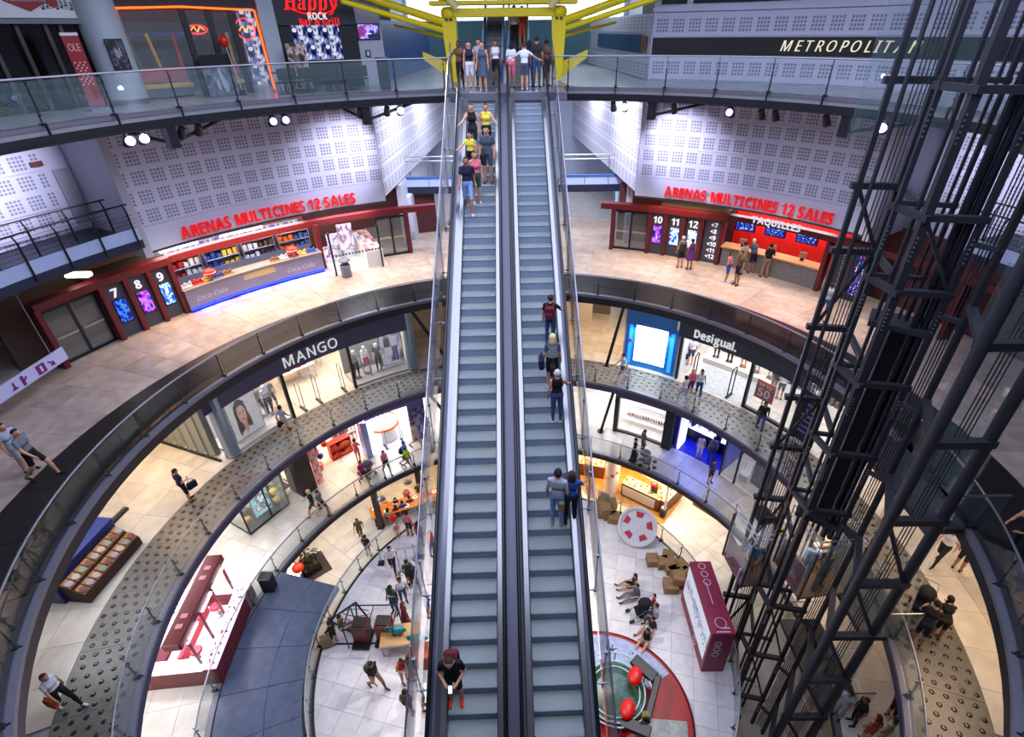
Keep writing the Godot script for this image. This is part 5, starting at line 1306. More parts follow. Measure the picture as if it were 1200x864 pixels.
	part("plate", bx(Vector3.ZERO, Vector3(0.22, 0.26, 0.04), 0.005), mat("exit green", Color(0.03, 0.30, 0.14), 0.5), ex)
	part("figure", bx(Vector3(0, 0, 0.025), Vector3(0.09, 0.15, 0.01)), mat("display white"), ex)
	var sb := around("menu_stand", "tall menu stand with food pictures left of the bar portal", "menu board", -34.3, 15.6, T)
	part("front_panel", bx(Vector3(0, 0.85, 0), Vector3(0.75, 1.7, 0.05), 0.01), picture("menu stand", poster_image(81, 40, 80, [Color(0.12, 0.08, 0.07), Color(0.6, 0.45, 0.35), Color(0.85, 0.8, 0.75), Color(0.3, 0.15, 0.1)], 8)), sb)
	part("foot", bx(Vector3(0, 0.04, 0), Vector3(0.8, 0.08, 0.4), 0.01), dark(), sb)
	for k in 9:
		var a := -38.5 + 1.55 * k
		var ct := around("cafe_chair", "dark cafe chair with its back to the rail, %s in the row before the bar" % ["first", "second", "third", "fourth", "fifth", "sixth", "seventh", "eighth", "ninth"][k], "chair", a, 14.4 + 0.3 * (k % 2), T, "dark chairs before the bar")
		part("seat", bx(Vector3(0, 0.44, 0), Vector3(0.44, 0.05, 0.42), 0.01), mat("chair dark", Color(0.09, 0.08, 0.08), 0.5), ct)
		part("backrest", bx(Vector3(0, 0.72, 0.2), Vector3(0.42, 0.4, 0.04), 0.01), mat("chair dark"), ct)
		for s in [[-1, -1], [1, -1], [-1, 1], [1, 1]]: part("leg", MB.new().cyl(Vector3(s[0] * 0.19, 0, s[1] * 0.18), Vector3(s[0] * 0.19, 0.44, s[1] * 0.18), 0.015, -1, 5), mat("chair dark"), ct)
	for k in 4:
		var ta := around("cafe_table", "small square cafe table before the bar, %s from the left" % ["first", "second", "third", "fourth"][k], "table", -37.6 + 3.4 * k, 15.0, T, "tables before the bar")
		part("top", bx(Vector3(0, 0.74, 0), Vector3(0.7, 0.04, 0.7), 0.01), mat("table dark", Color(0.16, 0.12, 0.10), 0.4), ta)
		part("pedestal", MB.new().cyl(Vector3.ZERO, Vector3(0, 0.74, 0), 0.04, -1, 8), dark(), ta)
		part("base", MB.new().lathe(Vector3.ZERO, [[0.26, 0.0], [0.24, 0.03], [0.0, 0.05]], 12), dark(), ta)
	var pi := around("info_post", "dark steel information post by the rail right of the bar", "post", -22.6, 14.2, T)
	part("post", bx(Vector3(0, 0.55, 0), Vector3(0.42, 1.1, 0.22), 0.02), dark(), pi)
	part("plate", bx(Vector3(0, 1.14, 0.05), Vector3(0.5, 0.08, 0.34), 0.02), steel(), pi)
	# outer walls of the top storey left and behind
	struct("wall_left", sec(-96, -20, 20.7, 20.9, T, 27.5), mat("cafe dark"), "dark rear wall of the shops on the top storey left")
	# ---- brackets and spotlights under the top ring
	var heads := [[-63.4, 1], [-61.5, 1], [-56.0, 0], [-53.6, 0], [-42.5, 2], [-40.5, 2], [-28.0, 0], [-21.0, 1], [-23.3, 0], [17.7, 0], [19.7, 1], [28.4, 0], [43.0, 0], [45.2, 0], [38.0, 2], [53.0, 0], [61.4, 1]]
	for k in heads.size():
		var a: float = heads[k][0]; var on: int = heads[k][1]
		var t := around("spotlight", "%s spotlight, %s of its kind from the left" % [["unlit black", "glaring white", "dim lilac"][on], ORD[heads.slice(0, k).filter(func(h): return h[1] == on).size()]], "spotlight", a, 13.62, T - 0.55, "spotlights under the top ring")
		part("bracket", bx(Vector3(0, -0.02, 0), Vector3(0.1, 0.12, 0.1)), dark(), t)
		part("housing", MB.new().cyl(Vector3(0, -0.05, 0.05), Vector3(0, -0.34, -0.16), 0.11, 0.14, 12), dark(), t)
		part("lens", MB.new().ball(Vector3(0, -0.20, 0.10) if on else Vector3(0, -0.35, -0.17), Vector3(0.13, 0.13, 0.13) if on else Vector3(0.12, 0.06, 0.12), 12, 8), [mat("lens dark", Color(0.10, 0.10, 0.12), 0.2), glow("lens lit", Color(0.85, 0.88, 1.0), 30.0), glow("lens dim", Color(0.70, 0.68, 1.0), 2.5)][on], t)
	for a in [-57.6, -27.0, 24.6, 56.0]:
		var t := around("bracket_arm", "dark steel strut bracket below the top ring, %s" % ("over the drum's left corner" if a < -50 else "left of the escalators" if a < 0 else "right of the escalators" if a < 40 else "beside the lift tower"), "bracket", a, 13.7, T - 0.5)
		part("block", bx(Vector3(0, -0.35, 0), Vector3(0.34, 0.7, 0.34), 0.02), dark(), t)
		part("strut", MB.new().cyl(Vector3(0, -0.55, 0), Vector3(2.1, -0.05, -0.3), 0.06, -1, 6), dark(), t)
		part("strut", MB.new().cyl(Vector3(0, -0.55, 0), Vector3(-0.9, -0.05, -2.5), 0.06, -1, 6), dark(), t)

func radial_wall(nm: String, a: float, r0: float, r1: float, y0: float, y1: float, m: Material, par: Node, th := 0.14) -> void:
	part(nm, MB.new().box(pol(a, (r0 + r1) / 2, (y0 + y1) / 2), Vector3(th, y1 - y0, r1 - r0), rot(a)), m, par)

func mannequin(pos: Vector3, face: float, look: String, label: String, pose := "stand") -> void:
	var q := look.split(" ")
	var t := thing("mannequin", label, "mannequin", pos, deg_to_rad(face))
	var b := part("figure", body_mesh(pose, q[0] == "f", 0.030), null, t)
	var sk := mat("mannequin white", Color(0.86, 0.85, 0.84), 0.35)
	var o := [sk, cloth(q[1]), cloth(q[1]), sk, sk, cloth(q[2]), cloth(q[3]) if q.size() > 3 else cloth(q[2]), cloth(q[3]) if q.size() > 3 else sk, cloth(q[4]) if q.size() > 4 else sk]
	for k in 9: b.set_surface_override_material(k, o[k])
	part("stand_plate", MB.new().lathe(Vector3.ZERO, [[0.2, 0.0], [0.19, 0.015], [0.0, 0.02]], 14), steel(), t)

func face_poster() -> Image:
	var img := Image.create(128, 96, false, Image.FORMAT_RGB8); img.fill(Color(0.86, 0.85, 0.87))
	var ell := func(cx: float, cy: float, rx: float, ry: float, c: Color) -> void:
		for y in range(maxi(0, int(cy - ry)), mini(96, int(cy + ry) + 1)):
			for x in range(maxi(0, int(cx - rx)), mini(128, int(cx + rx) + 1)):
				if pow((x - cx) / rx, 2) + pow((y - cy) / ry, 2) <= 1: img.set_pixel(x, y, c)
	var hair := Color(0.22, 0.13, 0.09)
	ell.call(52, 38, 27, 32, hair); ell.call(42, 72, 20, 34, hair); ell.call(70, 70, 15, 30, hair.lightened(0.1))
	ell.call(62, 100, 40, 24, Color(0.80, 0.80, 0.84)); ell.call(56, 72, 9, 16, Color(0.78, 0.60, 0.52))
	ell.call(54, 42, 18, 24, Color(0.86, 0.68, 0.60)); ell.call(54, 17, 24, 5, Color(0.10, 0.07, 0.08))
	ell.call(46, 38, 4, 2, Color(0.15, 0.1, 0.1)); ell.call(62, 38, 4, 2, Color(0.15, 0.1, 0.1)); ell.call(54, 54, 6, 2, Color(0.7, 0.3, 0.3)); ell.call(54, 47, 3, 2, Color(0.78, 0.58, 0.5))
	return img
func street_poster() -> Image:
	var img := poster_image(91, 64, 96, [Color(0.55, 0.58, 0.75), Color(0.75, 0.78, 0.88), Color(0.9, 0.9, 0.95), Color(0.35, 0.35, 0.5)], 0)
	for s in [[20, Color(0.10, 0.10, 0.22), Color(0.85, 0.86, 0.9)], [42, Color(0.85, 0.85, 0.9), Color(0.16, 0.12, 0.42)]]:
		img.fill_rect(Rect2i(s[0] - 5, 12, 10, 11), Color(0.75, 0.55, 0.4)); img.fill_rect(Rect2i(s[0] - 9, 23, 18, 26), s[1]); img.fill_rect(Rect2i(s[0] - 8, 49, 7, 38), s[2]); img.fill_rect(Rect2i(s[0] + 1, 49, 7, 38), s[2])
	return img
func pic_panel(par: Node, nm: String, m: Material, w: float, h: float, tr: Transform3D) -> void:
	var q := MB.new(); q.quad(Vector3(-w / 2, 0, 0), Vector3(w / 2, 0, 0), Vector3(w / 2, h, 0), Vector3(-w / 2, h, 0))
	part(nm, q, m, par, tr)
func shelf_unit(label: String, a: float, r: float, y: float, w: float, h: float, rows: int, cols: Array, body: Material, gr := "") -> void:
	var t := around("display_shelf", label, "shelf", a, r, y, gr)
	part("back_panel", bx(Vector3(0, h / 2, -0.2), Vector3(w, h, 0.04)), body, t)
	for k in rows + 1: part("shelf", bx(Vector3(0, h * k / rows + 0.02, 0), Vector3(w, 0.04, 0.4), 0.008), body, t)
	for s in [-1.0, 1.0]: part("side_panel", bx(Vector3(s * w / 2, h / 2, 0), Vector3(0.04, h + 0.04, 0.42)), body, t)
	for k in rows:
		for c in cols.size():
			var m := MB.new()
			var n := int(w / 0.28 / cols.size()) + 1
			for i in n:
				var hh := h / rows * rng.randf_range(0.35, 0.75)
				var x := -w / 2 + w * (c + (i + 0.5) / n) / cols.size()
				m.box(Vector3(x, h * k / rows + 0.04 + hh / 2, 0.02), Vector3(0.19, hh, 0.24), Basis.IDENTITY, 0.012)
			part("goods", m, mat("goods %s" % cols[c].to_html(), cols[c], 0.6), t)
func table_display(label: String, o: Vector3, turn: float, w: float, dp: float, cols: Array) -> void:
	var t := thing("display_table", label, "table", o, deg_to_rad(turn))
	part("top", bx(Vector3(0, 0.82, 0), Vector3(w, 0.05, dp), 0.01), mat("matt white"), t)
	for s in [[-1, -1], [1, -1], [-1, 1], [1, 1]]: part("leg", bx(Vector3(s[0] * (w / 2 - 0.06), 0.4, s[1] * (dp / 2 - 0.06)), Vector3(0.06, 0.8, 0.06)), mat("matt white"), t)
	for k in 6: part("folded_cloth", bx(Vector3(-w / 2 + w * (k + 0.5) / 6, 0.88, 0.06 * (k % 2)), Vector3(w / 7.5, 0.07, dp * 0.5), 0.02), mat("goods %s" % cols[k % cols.size()].to_html(), cols[k % cols.size()], 0.7), t)

func build_shops() -> void:
	var band := mat("band navy", Color(0.30, 0.30, 0.44), 0.45)
	var silver := mat("silver column", Color(0.58, 0.66, 0.72), 0.3, 0.5)
	var pale := mat("shop pale", Color(0.84, 0.80, 0.74), 0.6)
	var dk := mat("shop dark", Color(0.10, 0.10, 0.11), 0.5)
	var clear := glass("shop glass", Color(0.80, 0.85, 0.85), 0.08)
	# ===== storey of the clothes shops: common ceiling and back wall
	struct("ceiling", sec(-112, 112, 13.4, 19.4, 12.98, 13.2, 4.0), mat("ceiling pale", Color(0.72, 0.70, 0.68), 0.7), "pale ceiling over the clothes shop storey")
	struct("wall_back", sec(-112, 14, 18.2, 18.4, B, 13.0, 3.0), pale, "pale back wall of the clothes shops on the left")
	struct("wall_back", sec(26, 112, 18.2, 18.4, B, 13.0, 3.0), pale, "pale back wall of the clothes shops on the right")
	# left shop with the name board
	var t := thing("shop", "clothes shop front with a dark blue board reading MANGO", "shop front")
	part("sign_band", sec(-66.5, -25.2, 13.62, 13.8, 11.52, 12.62, 2.0), band, t)
	letters("MANGO", 0.52, 0.05, glow("sign white", Color(0.95, 0.95, 0.95), 0.9), t, arc_at(13.56, -46.2, 12.02), false, "Droid Sans", 1.12)
	for a in [-53.0, -38.9]: part("post", bx(Vector3.ZERO, Vector3(0.12, 2.6, 0.2)), dk, t, at(pol(a, 13.75, B + 1.3), rot(a)))
	part("window_glass", sec(-66, -53.1, 13.74, 13.76, B + 0.1, 11.5, 2.0), clear, t)
	part("window_glass", sec(-38.7, -26.4, 13.74, 13.76, B + 0.1, 11.5, 2.0), clear, t)
	part("window_floor", sec(-66, -53.1, 13.75, 15.0, B, B + 0.12, 2.0), mat("matt white"), t)
	part("window_floor", sec(-38.7, -26.4, 13.75, 15.2, B, B + 0.12, 2.0), mat("window grey", Color(0.62, 0.60, 0.58), 0.5), t)
	part("window_back", sec(-38.7, -26.4, 15.3, 15.36, B, 12.0, 2.0), mat("window back", Color(0.55, 0.54, 0.54), 0.6), t)
	part("window_back", sec(-66, -53.1, 15.6, 15.66, B, 12.5, 2.0), mat("window back pale", Color(0.80, 0.80, 0.84), 0.6), t)
	radial_wall("divider", -25.4, 13.8, 18.2, B, 12.9, pale, t)
	for s in [[-65.9, "left of the large portrait poster"], [-25.4, "at the right end of the MANGO board"]]:
		var c := around("column", "round silver column %s" % s[1], "column", s[0], 13.9, B)
		part("shaft", MB.new().lathe(Vector3.ZERO, [[0.30, 0.0], [0.30, 3.9]], 20), silver, c)
		part("base_ring", MB.new().lathe(Vector3.ZERO, [[0.33, 0.0], [0.33, 0.1], [0.30, 0.11]], 20), steel(), c)
	var p1 := around("poster", "large portrait poster of a woman with long brown hair and a dark headband", "poster", -60.9, 14.15, B + 0.15)
	part("frame", bx(Vector3(0, 1.1, -0.03), Vector3(1.5, 2.2, 0.05), 0.01), dk, p1)
	pic_panel(p1, "print", picture("portrait", face_poster(), 0.35), 1.42, 2.1, at(Vector3(0, 0.05, 0.01)))
	var p2 := around("poster", "large framed street poster of two walking women beside three mannequins", "poster", -29.0, 14.5, B + 0.2)
	part("frame", bx(Vector3(0, 1.15, -0.03), Vector3(1.25, 2.3, 0.06), 0.01), dk, p2)
	pic_panel(p2, "print", picture("street", street_poster(), 0.3), 1.15, 2.2, at(Vector3(0, 0.05, 0.01)))
	mannequin(pol(-37.2, 14.4, B + 0.12), 37, "f grey black black black", "mannequin in a grey top and dark trousers, left of the three by the street poster")
	mannequin(pol(-34.8, 14.5, B + 0.12), 35, "f white red pale_jeans rust", "mannequin in a white top and red shorts, middle of the three by the street poster", "walk")
	mannequin(pol(-32.3, 14.4, B + 0.12), 32, "f black black dark rust", "mannequin in a black dress with rust boots, right of the three by the street poster")
	for k in 4:
		mannequin(pol(-57.8 + 1.3 * k, 14.7 + 0.2 * (k % 2), B + 0.12), 58 - k, ["f dark white white", "m khaki dark pale_jeans", "f pale navy navy", "m grey black beige"][k], ["mannequin in a dark top right beside the portrait poster", "mannequin in a khaki shirt, second from the portrait poster", "mannequin in a pale top, third from the portrait poster", "mannequin in a grey shirt, fourth from the portrait poster"][k], ["stand", "walk", "stand", "bag"][k])
	var disp := around("info_screen", "grey picture panel on the wall above the mannequins left of the MANGO door", "screen", -57.5, 15.52, B + 1.9)
	part("panel", bx(Vector3.ZERO, Vector3(1.0, 0.8, 0.04), 0.01), mat("panel soft", Color(0.6, 0.6, 0.64), 0.5), disp)
	part("edge", bx(Vector3(0, 0, -0.02), Vector3(1.06, 0.86, 0.03)), dk, disp)
	table_display("white display table with red and dark bags inside the MANGO door", pol(-46.0, 16.6, B), 46, 1.8, 0.9, [Color(0.75, 0.10, 0.08), Color(0.2, 0.12, 0.1), Color(0.85, 0.8, 0.75)])
	table_display("low white display table with folded clothes deeper behind the MANGO door", pol(-43.0, 17.3, B), 43, 1.4, 0.8, [Color(0.3, 0.2, 0.15), Color(0.8, 0.7, 0.6)])
	for s in [[-50.3, "left"], [-46.8, "middle"], [-41.2, "right"]]:
		var g := around("security_gate", "slim pair of clear security gate posts, %s in the MANGO doorway" % s[1], "security gate", s[0], 13.95, B, "gates in the MANGO doorway")
		part("loop", MB.new().tube([Vector3(0, 0.02, -0.25), Vector3(0, 1.5, -0.25), Vector3(0, 1.58, -0.15), Vector3(0, 1.58, 0.1), Vector3(0, 1.5, 0.2), Vector3(0, 0.02, 0.2)], 0.022, 6), mat("gate grey", Color(0.6, 0.58, 0.55), 0.4), g)
		part("foot", bx(Vector3(0, 0.04, 0), Vector3(0.14, 0.08, 0.6), 0.02), mat("gate foot", Color(0.25, 0.18, 0.15), 0.5), g)
	shelf_unit("tall shelf of pale clothes at the back of the MANGO shop", -49.5, 17.8, B, 2.6, 2.2, 3, [Color(0.7, 0.6, 0.5), Color(0.85, 0.82, 0.78), Color(0.5, 0.35, 0.3)], pale)
	# tall angled window on the far left
	var wl := thing("shop", "tall angled shop window with green grey fins left of the silver column", "shop front")
	radial_wall("window_glass", -68.2, 14.2, 17.6, B + 0.1, 12.4, clear, wl, 0.03)
	radial_wall("base_strip", -68.2, 14.0, 17.8, B, B + 0.1, dk, wl, 0.1)
	for k in 6: part("fin", MB.new().box(pol(-67.4, 14.6 + k * 0.62, B + 1.7), Vector3(0.5, 3.3, 0.12), rot(-67.4 + 25)), mat("fin grey green", Color(0.42, 0.45, 0.42), 0.5), wl)
	part("blue_band", sec(-68.5, -65.0, 13.7, 13.9, 11.6, 12.7, 1.0), mat("band blue violet", Color(0.14, 0.12, 0.36), 0.4), wl)
	for k in 4: mannequin(pol(-66.5 + 0.2 * k, 15.0 + k * 0.75, B + 0.05), 100, ["f beige rust rust", "m beige khaki khaki", "f skin white white", "m white beige beige"][k], "mannequin in beige clothes between the window fins, %s from the silver column" % ["first", "second", "third", "fourth"][k])
	# ===== right: blue store with the white light panel
	var bs := thing("shop", "shop with a blue frame around a large blank white light panel", "shop front")
	var bm := mat("store blue", Color(0.12, 0.52, 0.86), 0.35, 0.1)
	part("blue_frame", sec(23.8, 34.4, 13.85, 14.1, 11.55, 12.55, 2.0), bm, bs)
	part("blue_frame", sec(23.8, 26.0, 13.9, 14.2, B, 11.6, 1.0), bm, bs)
	part("blue_frame", sec(33.0, 35.3, 13.85, 14.2, B, 11.6, 1.0), bm, bs)
	part("blue_frame", sec(25.9, 33.2, 13.9, 14.2, B, B + 0.35, 1.0), bm, bs)
	part("light_panel", sec(26.0, 33.0, 13.92, 13.98, B + 0.35, 11.6, 1.0), glow("panel white", Color(0.93, 0.96, 1.0), 2.6), bs)
	for k in 2: part("glass_strip", sec([24.6, 33.8][k], [25.3, 34.6][k], 13.82, 13.86, B + 0.2, 11.5, 1.0), glow("strip cyan", Color(0.15, 0.55, 0.95), 0.8), bs)
	part("logo", MB.new().lathe(Vector3.ZERO, [[0.10, 0.0], [0.12, 0.02], [0.06, 0.03], [0.0, 0.03]], 14, Basis(Vector3.RIGHT, PI / 2)), mat("logo violet", Color(0.55, 0.25, 0.6), 0.5), bs, at(pol(25.0, 13.8, B + 1.6), rot(25)))
	part("side_return", MB.new().box(pol(23.9, 15.6, B + 1.9), Vector3(0.2, 3.8, 3.4), rot(23.9)), mat("window back pale"), bs)
	panel_light(pol(29.5, 13.6, B + 2.4), 29.5, Vector2(1.6, 0.2), Color(0.85, 0.93, 1.0), 6.0)
	# shop with clothes and the sale board
	var ds := thing("shop", "clothes shop with a dark blue board reading Desigual", "shop front")
	part("sign_band", sec(35.3, 62.5, 13.72, 13.95, 11.55, 12.62, 2.0), mat("band teal", Color(0.08, 0.20, 0.30), 0.4), ds)
	letters("Desigual.", 0.42, 0.05, glow("sign white", Color(0.95, 0.95, 0.95), 0.9), ds, arc_at(13.66, 43.2, 11.98), true, "Droid Sans", 0.9)
	for a in [36.2, 51.4, 62.5]: part("post", bx(Vector3.ZERO, Vector3(0.12, 2.6, 0.2)), dk, ds, at(pol(a, 13.85, B + 1.3), rot(a)))
	part("window_glass", sec(51.6, 62.4, 13.84, 13.86, B + 0.1, 11.5, 2.0), clear, ds)
	part("base_strip", sec(51.4, 62.6, 13.78, 13.95, B, B + 0.12, 2.0), dk, ds)
	part("grey_floor", sec(39.0, 51.0, 13.75, 16.2, B + 0.003, B + 0.012, 2.0), noisy("shop concrete", Color(0.55, 0.56, 0.56), Color(0.68, 0.69, 0.69), 0.6, 0.4), ds)
	part("display_step", sec(38.2, 51.5, 16.2, 17.3, B, B + 0.30, 2.0), mat("step pale", Color(0.80, 0.77, 0.72), 0.5), ds)
	radial_wall("divider", 35.6, 13.9, 18.2, B, 12.9, mat("window back pale"), ds)
	for k in 5: mannequin(pol(40.0 + 2.6 * k, 16.7, B + 0.30), -40 - 2.6 * k, ["m grey dark dark black", "f black black black black", "f red pink skin rust", "m olive beige beige rust", "f khaki rust skin rust"][k], ["mannequin with dark grey trousers, left end of the row on the shop step", "mannequin with black leggings, second on the shop step", "mannequin in a pink skirt, third on the shop step", "mannequin in beige trousers, fourth on the shop step", "mannequin in rust clothes, right end of the row on the shop step"][k])
	for s in [[39.5, "left"], [47.6, "right"]]:
		var g := around("security_gate", "slim dark security gate, %s one in the Desigual doorway" % s[1], "security gate", s[0], 14.1, B, "gates in the Desigual doorway")
		part("loop", MB.new().tube([Vector3(0, 0.02, -0.25), Vector3(0, 1.6, -0.25), Vector3(0, 1.7, -0.1), Vector3(0, 1.6, 0.2), Vector3(0, 0.02, 0.2)], 0.03, 6), dark(), g)
		part("foot", bx(Vector3(0, 0.04, 0), Vector3(0.14, 0.08, 0.6), 0.02), dark(), g)
	var sb := around("sale_board", "red square board with white writing UP TO 50 in the shop window", "sign", 54.6, 14.0, B + 0.75)
	part("board", bx(Vector3(0, 0.5, 0), Vector3(0.95, 1.0, 0.04), 0.01), mat("sale red", Color(0.70, 0.05, 0.05), 0.5), sb)
	letters("UP TO", 0.16, 0.01, mat("display white"), sb, line_at(Vector3(0, 0.78, 0.03)), true)
	letters("50", 0.42, 0.01, mat("display white"), sb, line_at(Vector3(0, 0.38, 0.03)), true)
	part("stand", bx(Vector3(0, -0.35, -0.03), Vector3(0.06, 0.8, 0.04)), steel(), sb)
	shelf_unit("wall rack of dark and white clothes behind the red sale board", 57.5, 17.4, B, 3.0, 2.2, 3, [Color(0.12, 0.12, 0.14), Color(0.8, 0.8, 0.8), Color(0.4, 0.35, 0.35)], mat("window back pale"))
	shelf_unit("wall rack of coloured clothes at the back of the Desigual shop", 46.0, 17.9, B, 4.0, 2.2, 3, [Color(0.7, 0.6, 0.55), Color(0.85, 0.8, 0.75), Color(0.35, 0.3, 0.35), Color(0.6, 0.3, 0.25)], pale)
	var vb := around("poster", "tall violet banner with white writing beside the lift tower", "banner", 64.2, 13.9, B)
	part("panel", bx(Vector3(0, 1.25, 0), Vector3(1.1, 2.5, 0.08), 0.01), mat("banner violet", Color(0.10, 0.08, 0.32), 0.5), vb)
	var gl := MB.new()
	for k in 7: gl.box(Vector3(-0.1 + 0.07 * (k % 3), 0.5 + k * 0.28, 0.045), Vector3(0.4 + 0.1 * (k % 2), 0.07, 0.012))
	part("writing", gl, mat("writing pale", Color(0.6, 0.6, 0.85), 0.5), vb)
	# more windows further round to the right
	for s in [[66.5, 79.5, "grey glass shop window right behind the lift tower"], [80.5, 94.0, "pale glass shop window under the right floor edge"], [-94.0, -80.5, "pale shop window under the left floor edge"]]:
		var o := thing("shop", s[2], "shop front")
		part("window_glass", sec(s[0], s[1], 15.6, 15.63, B + 0.1, 12.2, 2.0), clear, o)
		part("sign_band", sec(s[0], s[1], 15.55, 15.75, 12.2, 12.9, 2.0), band, o)
		part("base_strip", sec(s[0], s[1], 15.55, 15.75, B, B + 0.12, 2.0), dk, o)
	for a in [72.0, 87.0]: shelf_unit("shelf of mixed goods behind the glass shop window, %s behind the lift tower" % ("left" if a < 80 else "right"), a, 16.8, B, 2.4, 2.0, 3, [Color(0.5, 0.5, 0.55), Color(0.75, 0.72, 0.7), Color(0.3, 0.32, 0.4)], pale)
	# book stand under the left floor edge
	var bkA := px(90, 704, B); var bkB := px(152, 634, B)
	var dv := (bkB - bkA); var ctr := (bkA + bkB) / 2
	var bk := thing("book_stall", "long stall with a blue topped case and two sloping rows of book crates", "stall", ctr + Vector3(0.0, 0, 0.05), -atan2(dv.z, dv.x))
	var L := dv.length()
	part("blue_case", bx(Vector3(0, 0.55, -0.95), Vector3(L + 0.2, 1.1, 1.4), 0.01), mat("stall blue", Color(0.14, 0.20, 0.46), 0.35), bk)
	part("case_rim", bx(Vector3(0, 1.11, -0.95), Vector3(L + 0.26, 0.04, 1.46), 0.01), mat("stall blue"), bk)
	part("slope", MB.new().prism(PackedVector2Array([Vector2(-0.25, 0), Vector2(0.55, 0), Vector2(0.55, 0.35), Vector2(-0.25, 0.8)]), -L / 2, L / 2, Vector3.ZERO, Basis(Vector3(0, 0, 1), Vector3(1, 0, 0), Vector3(0, 1, 0))), mat("stall brown", Color(0.22, 0.11, 0.06), 0.6), bk)
	part("plate_yellow", MB.new().lathe(Vector3(0.2, 1.13, -0.7), [[0.16, 0.0], [0.24, 0.03], [0.14, 0.06], [0.0, 0.06]], 16, Basis.from_scale(Vector3(1.2, 1, 0.8))), mat("plate yellow", Color(0.85, 0.75, 0.1), 0.4), bk)
	part("plate_white", MB.new().lathe(Vector3(-0.9, 1.13, -0.62), [[0.14, 0.0], [0.20, 0.03], [0.1, 0.05], [0.0, 0.05]], 14), mat("display white"), bk)
	for r in 2:
		for k in 9:
			var cr := thing("book_crate", "wooden crate of round tins on the stall's %s row, %s from the left" % [["upper", "lower"][r], ["first", "second", "third", "fourth", "fifth", "sixth", "seventh", "eighth", "ninth"][k]], "crate", bk.transform * Vector3(-L / 2 + L * (k + 0.5) / 9, [0.70, 0.46][r], [-0.02, 0.36][r]), bk.rotation.y, "crates on the stall")
			part("box", bx(Vector3.ZERO, Vector3(L / 9 - 0.03, 0.16, 0.34), 0.012), noisy("crate wood", Color(0.55, 0.36, 0.18), Color(0.72, 0.52, 0.30), 1.5, 0.6), cr, at(Vector3.ZERO, Basis(Vector3.RIGHT, 0.5)))
			part("tin", MB.new().lathe(Vector3(0, 0.06, 0.03), [[0.11, 0.0], [0.11, 0.05], [0.0, 0.055]], 12), mat("tin %d" % ((k * 3 + r) % 4), [Color(0.6, 0.58, 0.62), Color(0.45, 0.25, 0.2), Color(0.5, 0.55, 0.5), Color(0.72, 0.66, 0.6)][(k * 3 + r) % 4], 0.5), cr, at(Vector3.ZERO, Basis(Vector3.RIGHT, 0.5)))
	# ===== lower shop storey
	struct("ceiling", sec(-112, 112, 13.0, 19.4, 8.36, 8.55, 4.0), mat("ceiling pale"), "pale ceiling over the lower shop storey")
	struct("wall_back", sec(-112, 112, 17.4, 17.6, C, 8.4, 3.0), mat("wall warm white", Color(0.86, 0.83, 0.80), 0.6), "warm white back wall of the lower shops")
	# left: glass case, dark pier, balloon shop, white cosmetics shop
	var vc := px(306, 602, C)
	var vt := thing("glass_vitrine", "free standing lit glass vitrine with a dark frame and yellow boxes inside", "vitrine", vc, deg_to_rad(60))
	part("plinth", bx(Vector3(0, 0.06, 0), Vector3(2.3, 0.12, 1.5), 0.02), dk, vt)
	for s in [[-1, -1], [1, -1], [-1, 1], [1, 1], [0.1, 1]]: part("edge_post", bx(Vector3(s[0] * 1.12, 1.15, s[1] * 0.72), Vector3(0.06, 2.1, 0.06)), dk, vt)
	for s in [[Vector3(0, 1.15, 0.73), Vector3(2.2, 2.0, 0.02)], [Vector3(0, 1.15, -0.73), Vector3(2.2, 2.0, 0.02)], [Vector3(1.13, 1.15, 0), Vector3(0.02, 2.0, 1.4)], [Vector3(-1.13, 1.15, 0), Vector3(0.02, 2.0, 1.4)]]: part("glass_pane", bx(s[0], s[1]), glass("case glass", Color(0.8, 0.82, 0.8), 0.15), vt)
	part("screen", bx(Vector3(0.05, 1.15, 0.3), Vector3(0.9, 1.8, 0.08), 0.01), picture("vitrine print", poster_image(101, 40, 80, [Color(0.3, 0.7, 0.75), Color(0.75, 0.92, 0.92), Color(0.1, 0.15, 0.2), Color(0.9, 0.95, 0.95)], 4), 0.7), vt)
	for s in [[0.85, 0.9], [0.85, 0.3], [-0.8, 0.5]]: part("yellow_box", bx(Vector3(s[0], s[1], 0.2), Vector3(0.3, 0.2, 0.3), 0.02), mat("box yellow", Color(0.80, 0.68, 0.12), 0.5), vt)
	var wb := thing("waste_bin", "black waste bin on a stand left of the glass vitrine", "bin", px(291, 612, C))
	part("drum", bx(Vector3(0, 0.62, 0), Vector3(0.42, 0.6, 0.36), 0.03), dk, wb)
	part("stand", MB.new().cyl(Vector3.ZERO, Vector3(0, 0.4, 0), 0.04, -1, 6), dk, wb)
	part("base", bx(Vector3(0, 0.02, 0), Vector3(0.4, 0.04, 0.34)), dk, wb)
	var sf := thing("shop", "open hairdresser front with dark counters between the vitrine and the brown pier", "shop front")
	part("window_glass", sec(-62, -57.5, 13.6, 13.62, C + 0.1, 7.4, 2.0), clear, sf)
	part("sign_band", sec(-68, -53, 13.55, 13.75, 7.0, 8.0, 2.0), mat("matt white"), sf)
	part("pier", sec(-56.8, -53.2, 13.5, 14.6, C, 8.3, 1.0), mat("pier brown", Color(0.12, 0.09, 0.07), 0.5), sf)
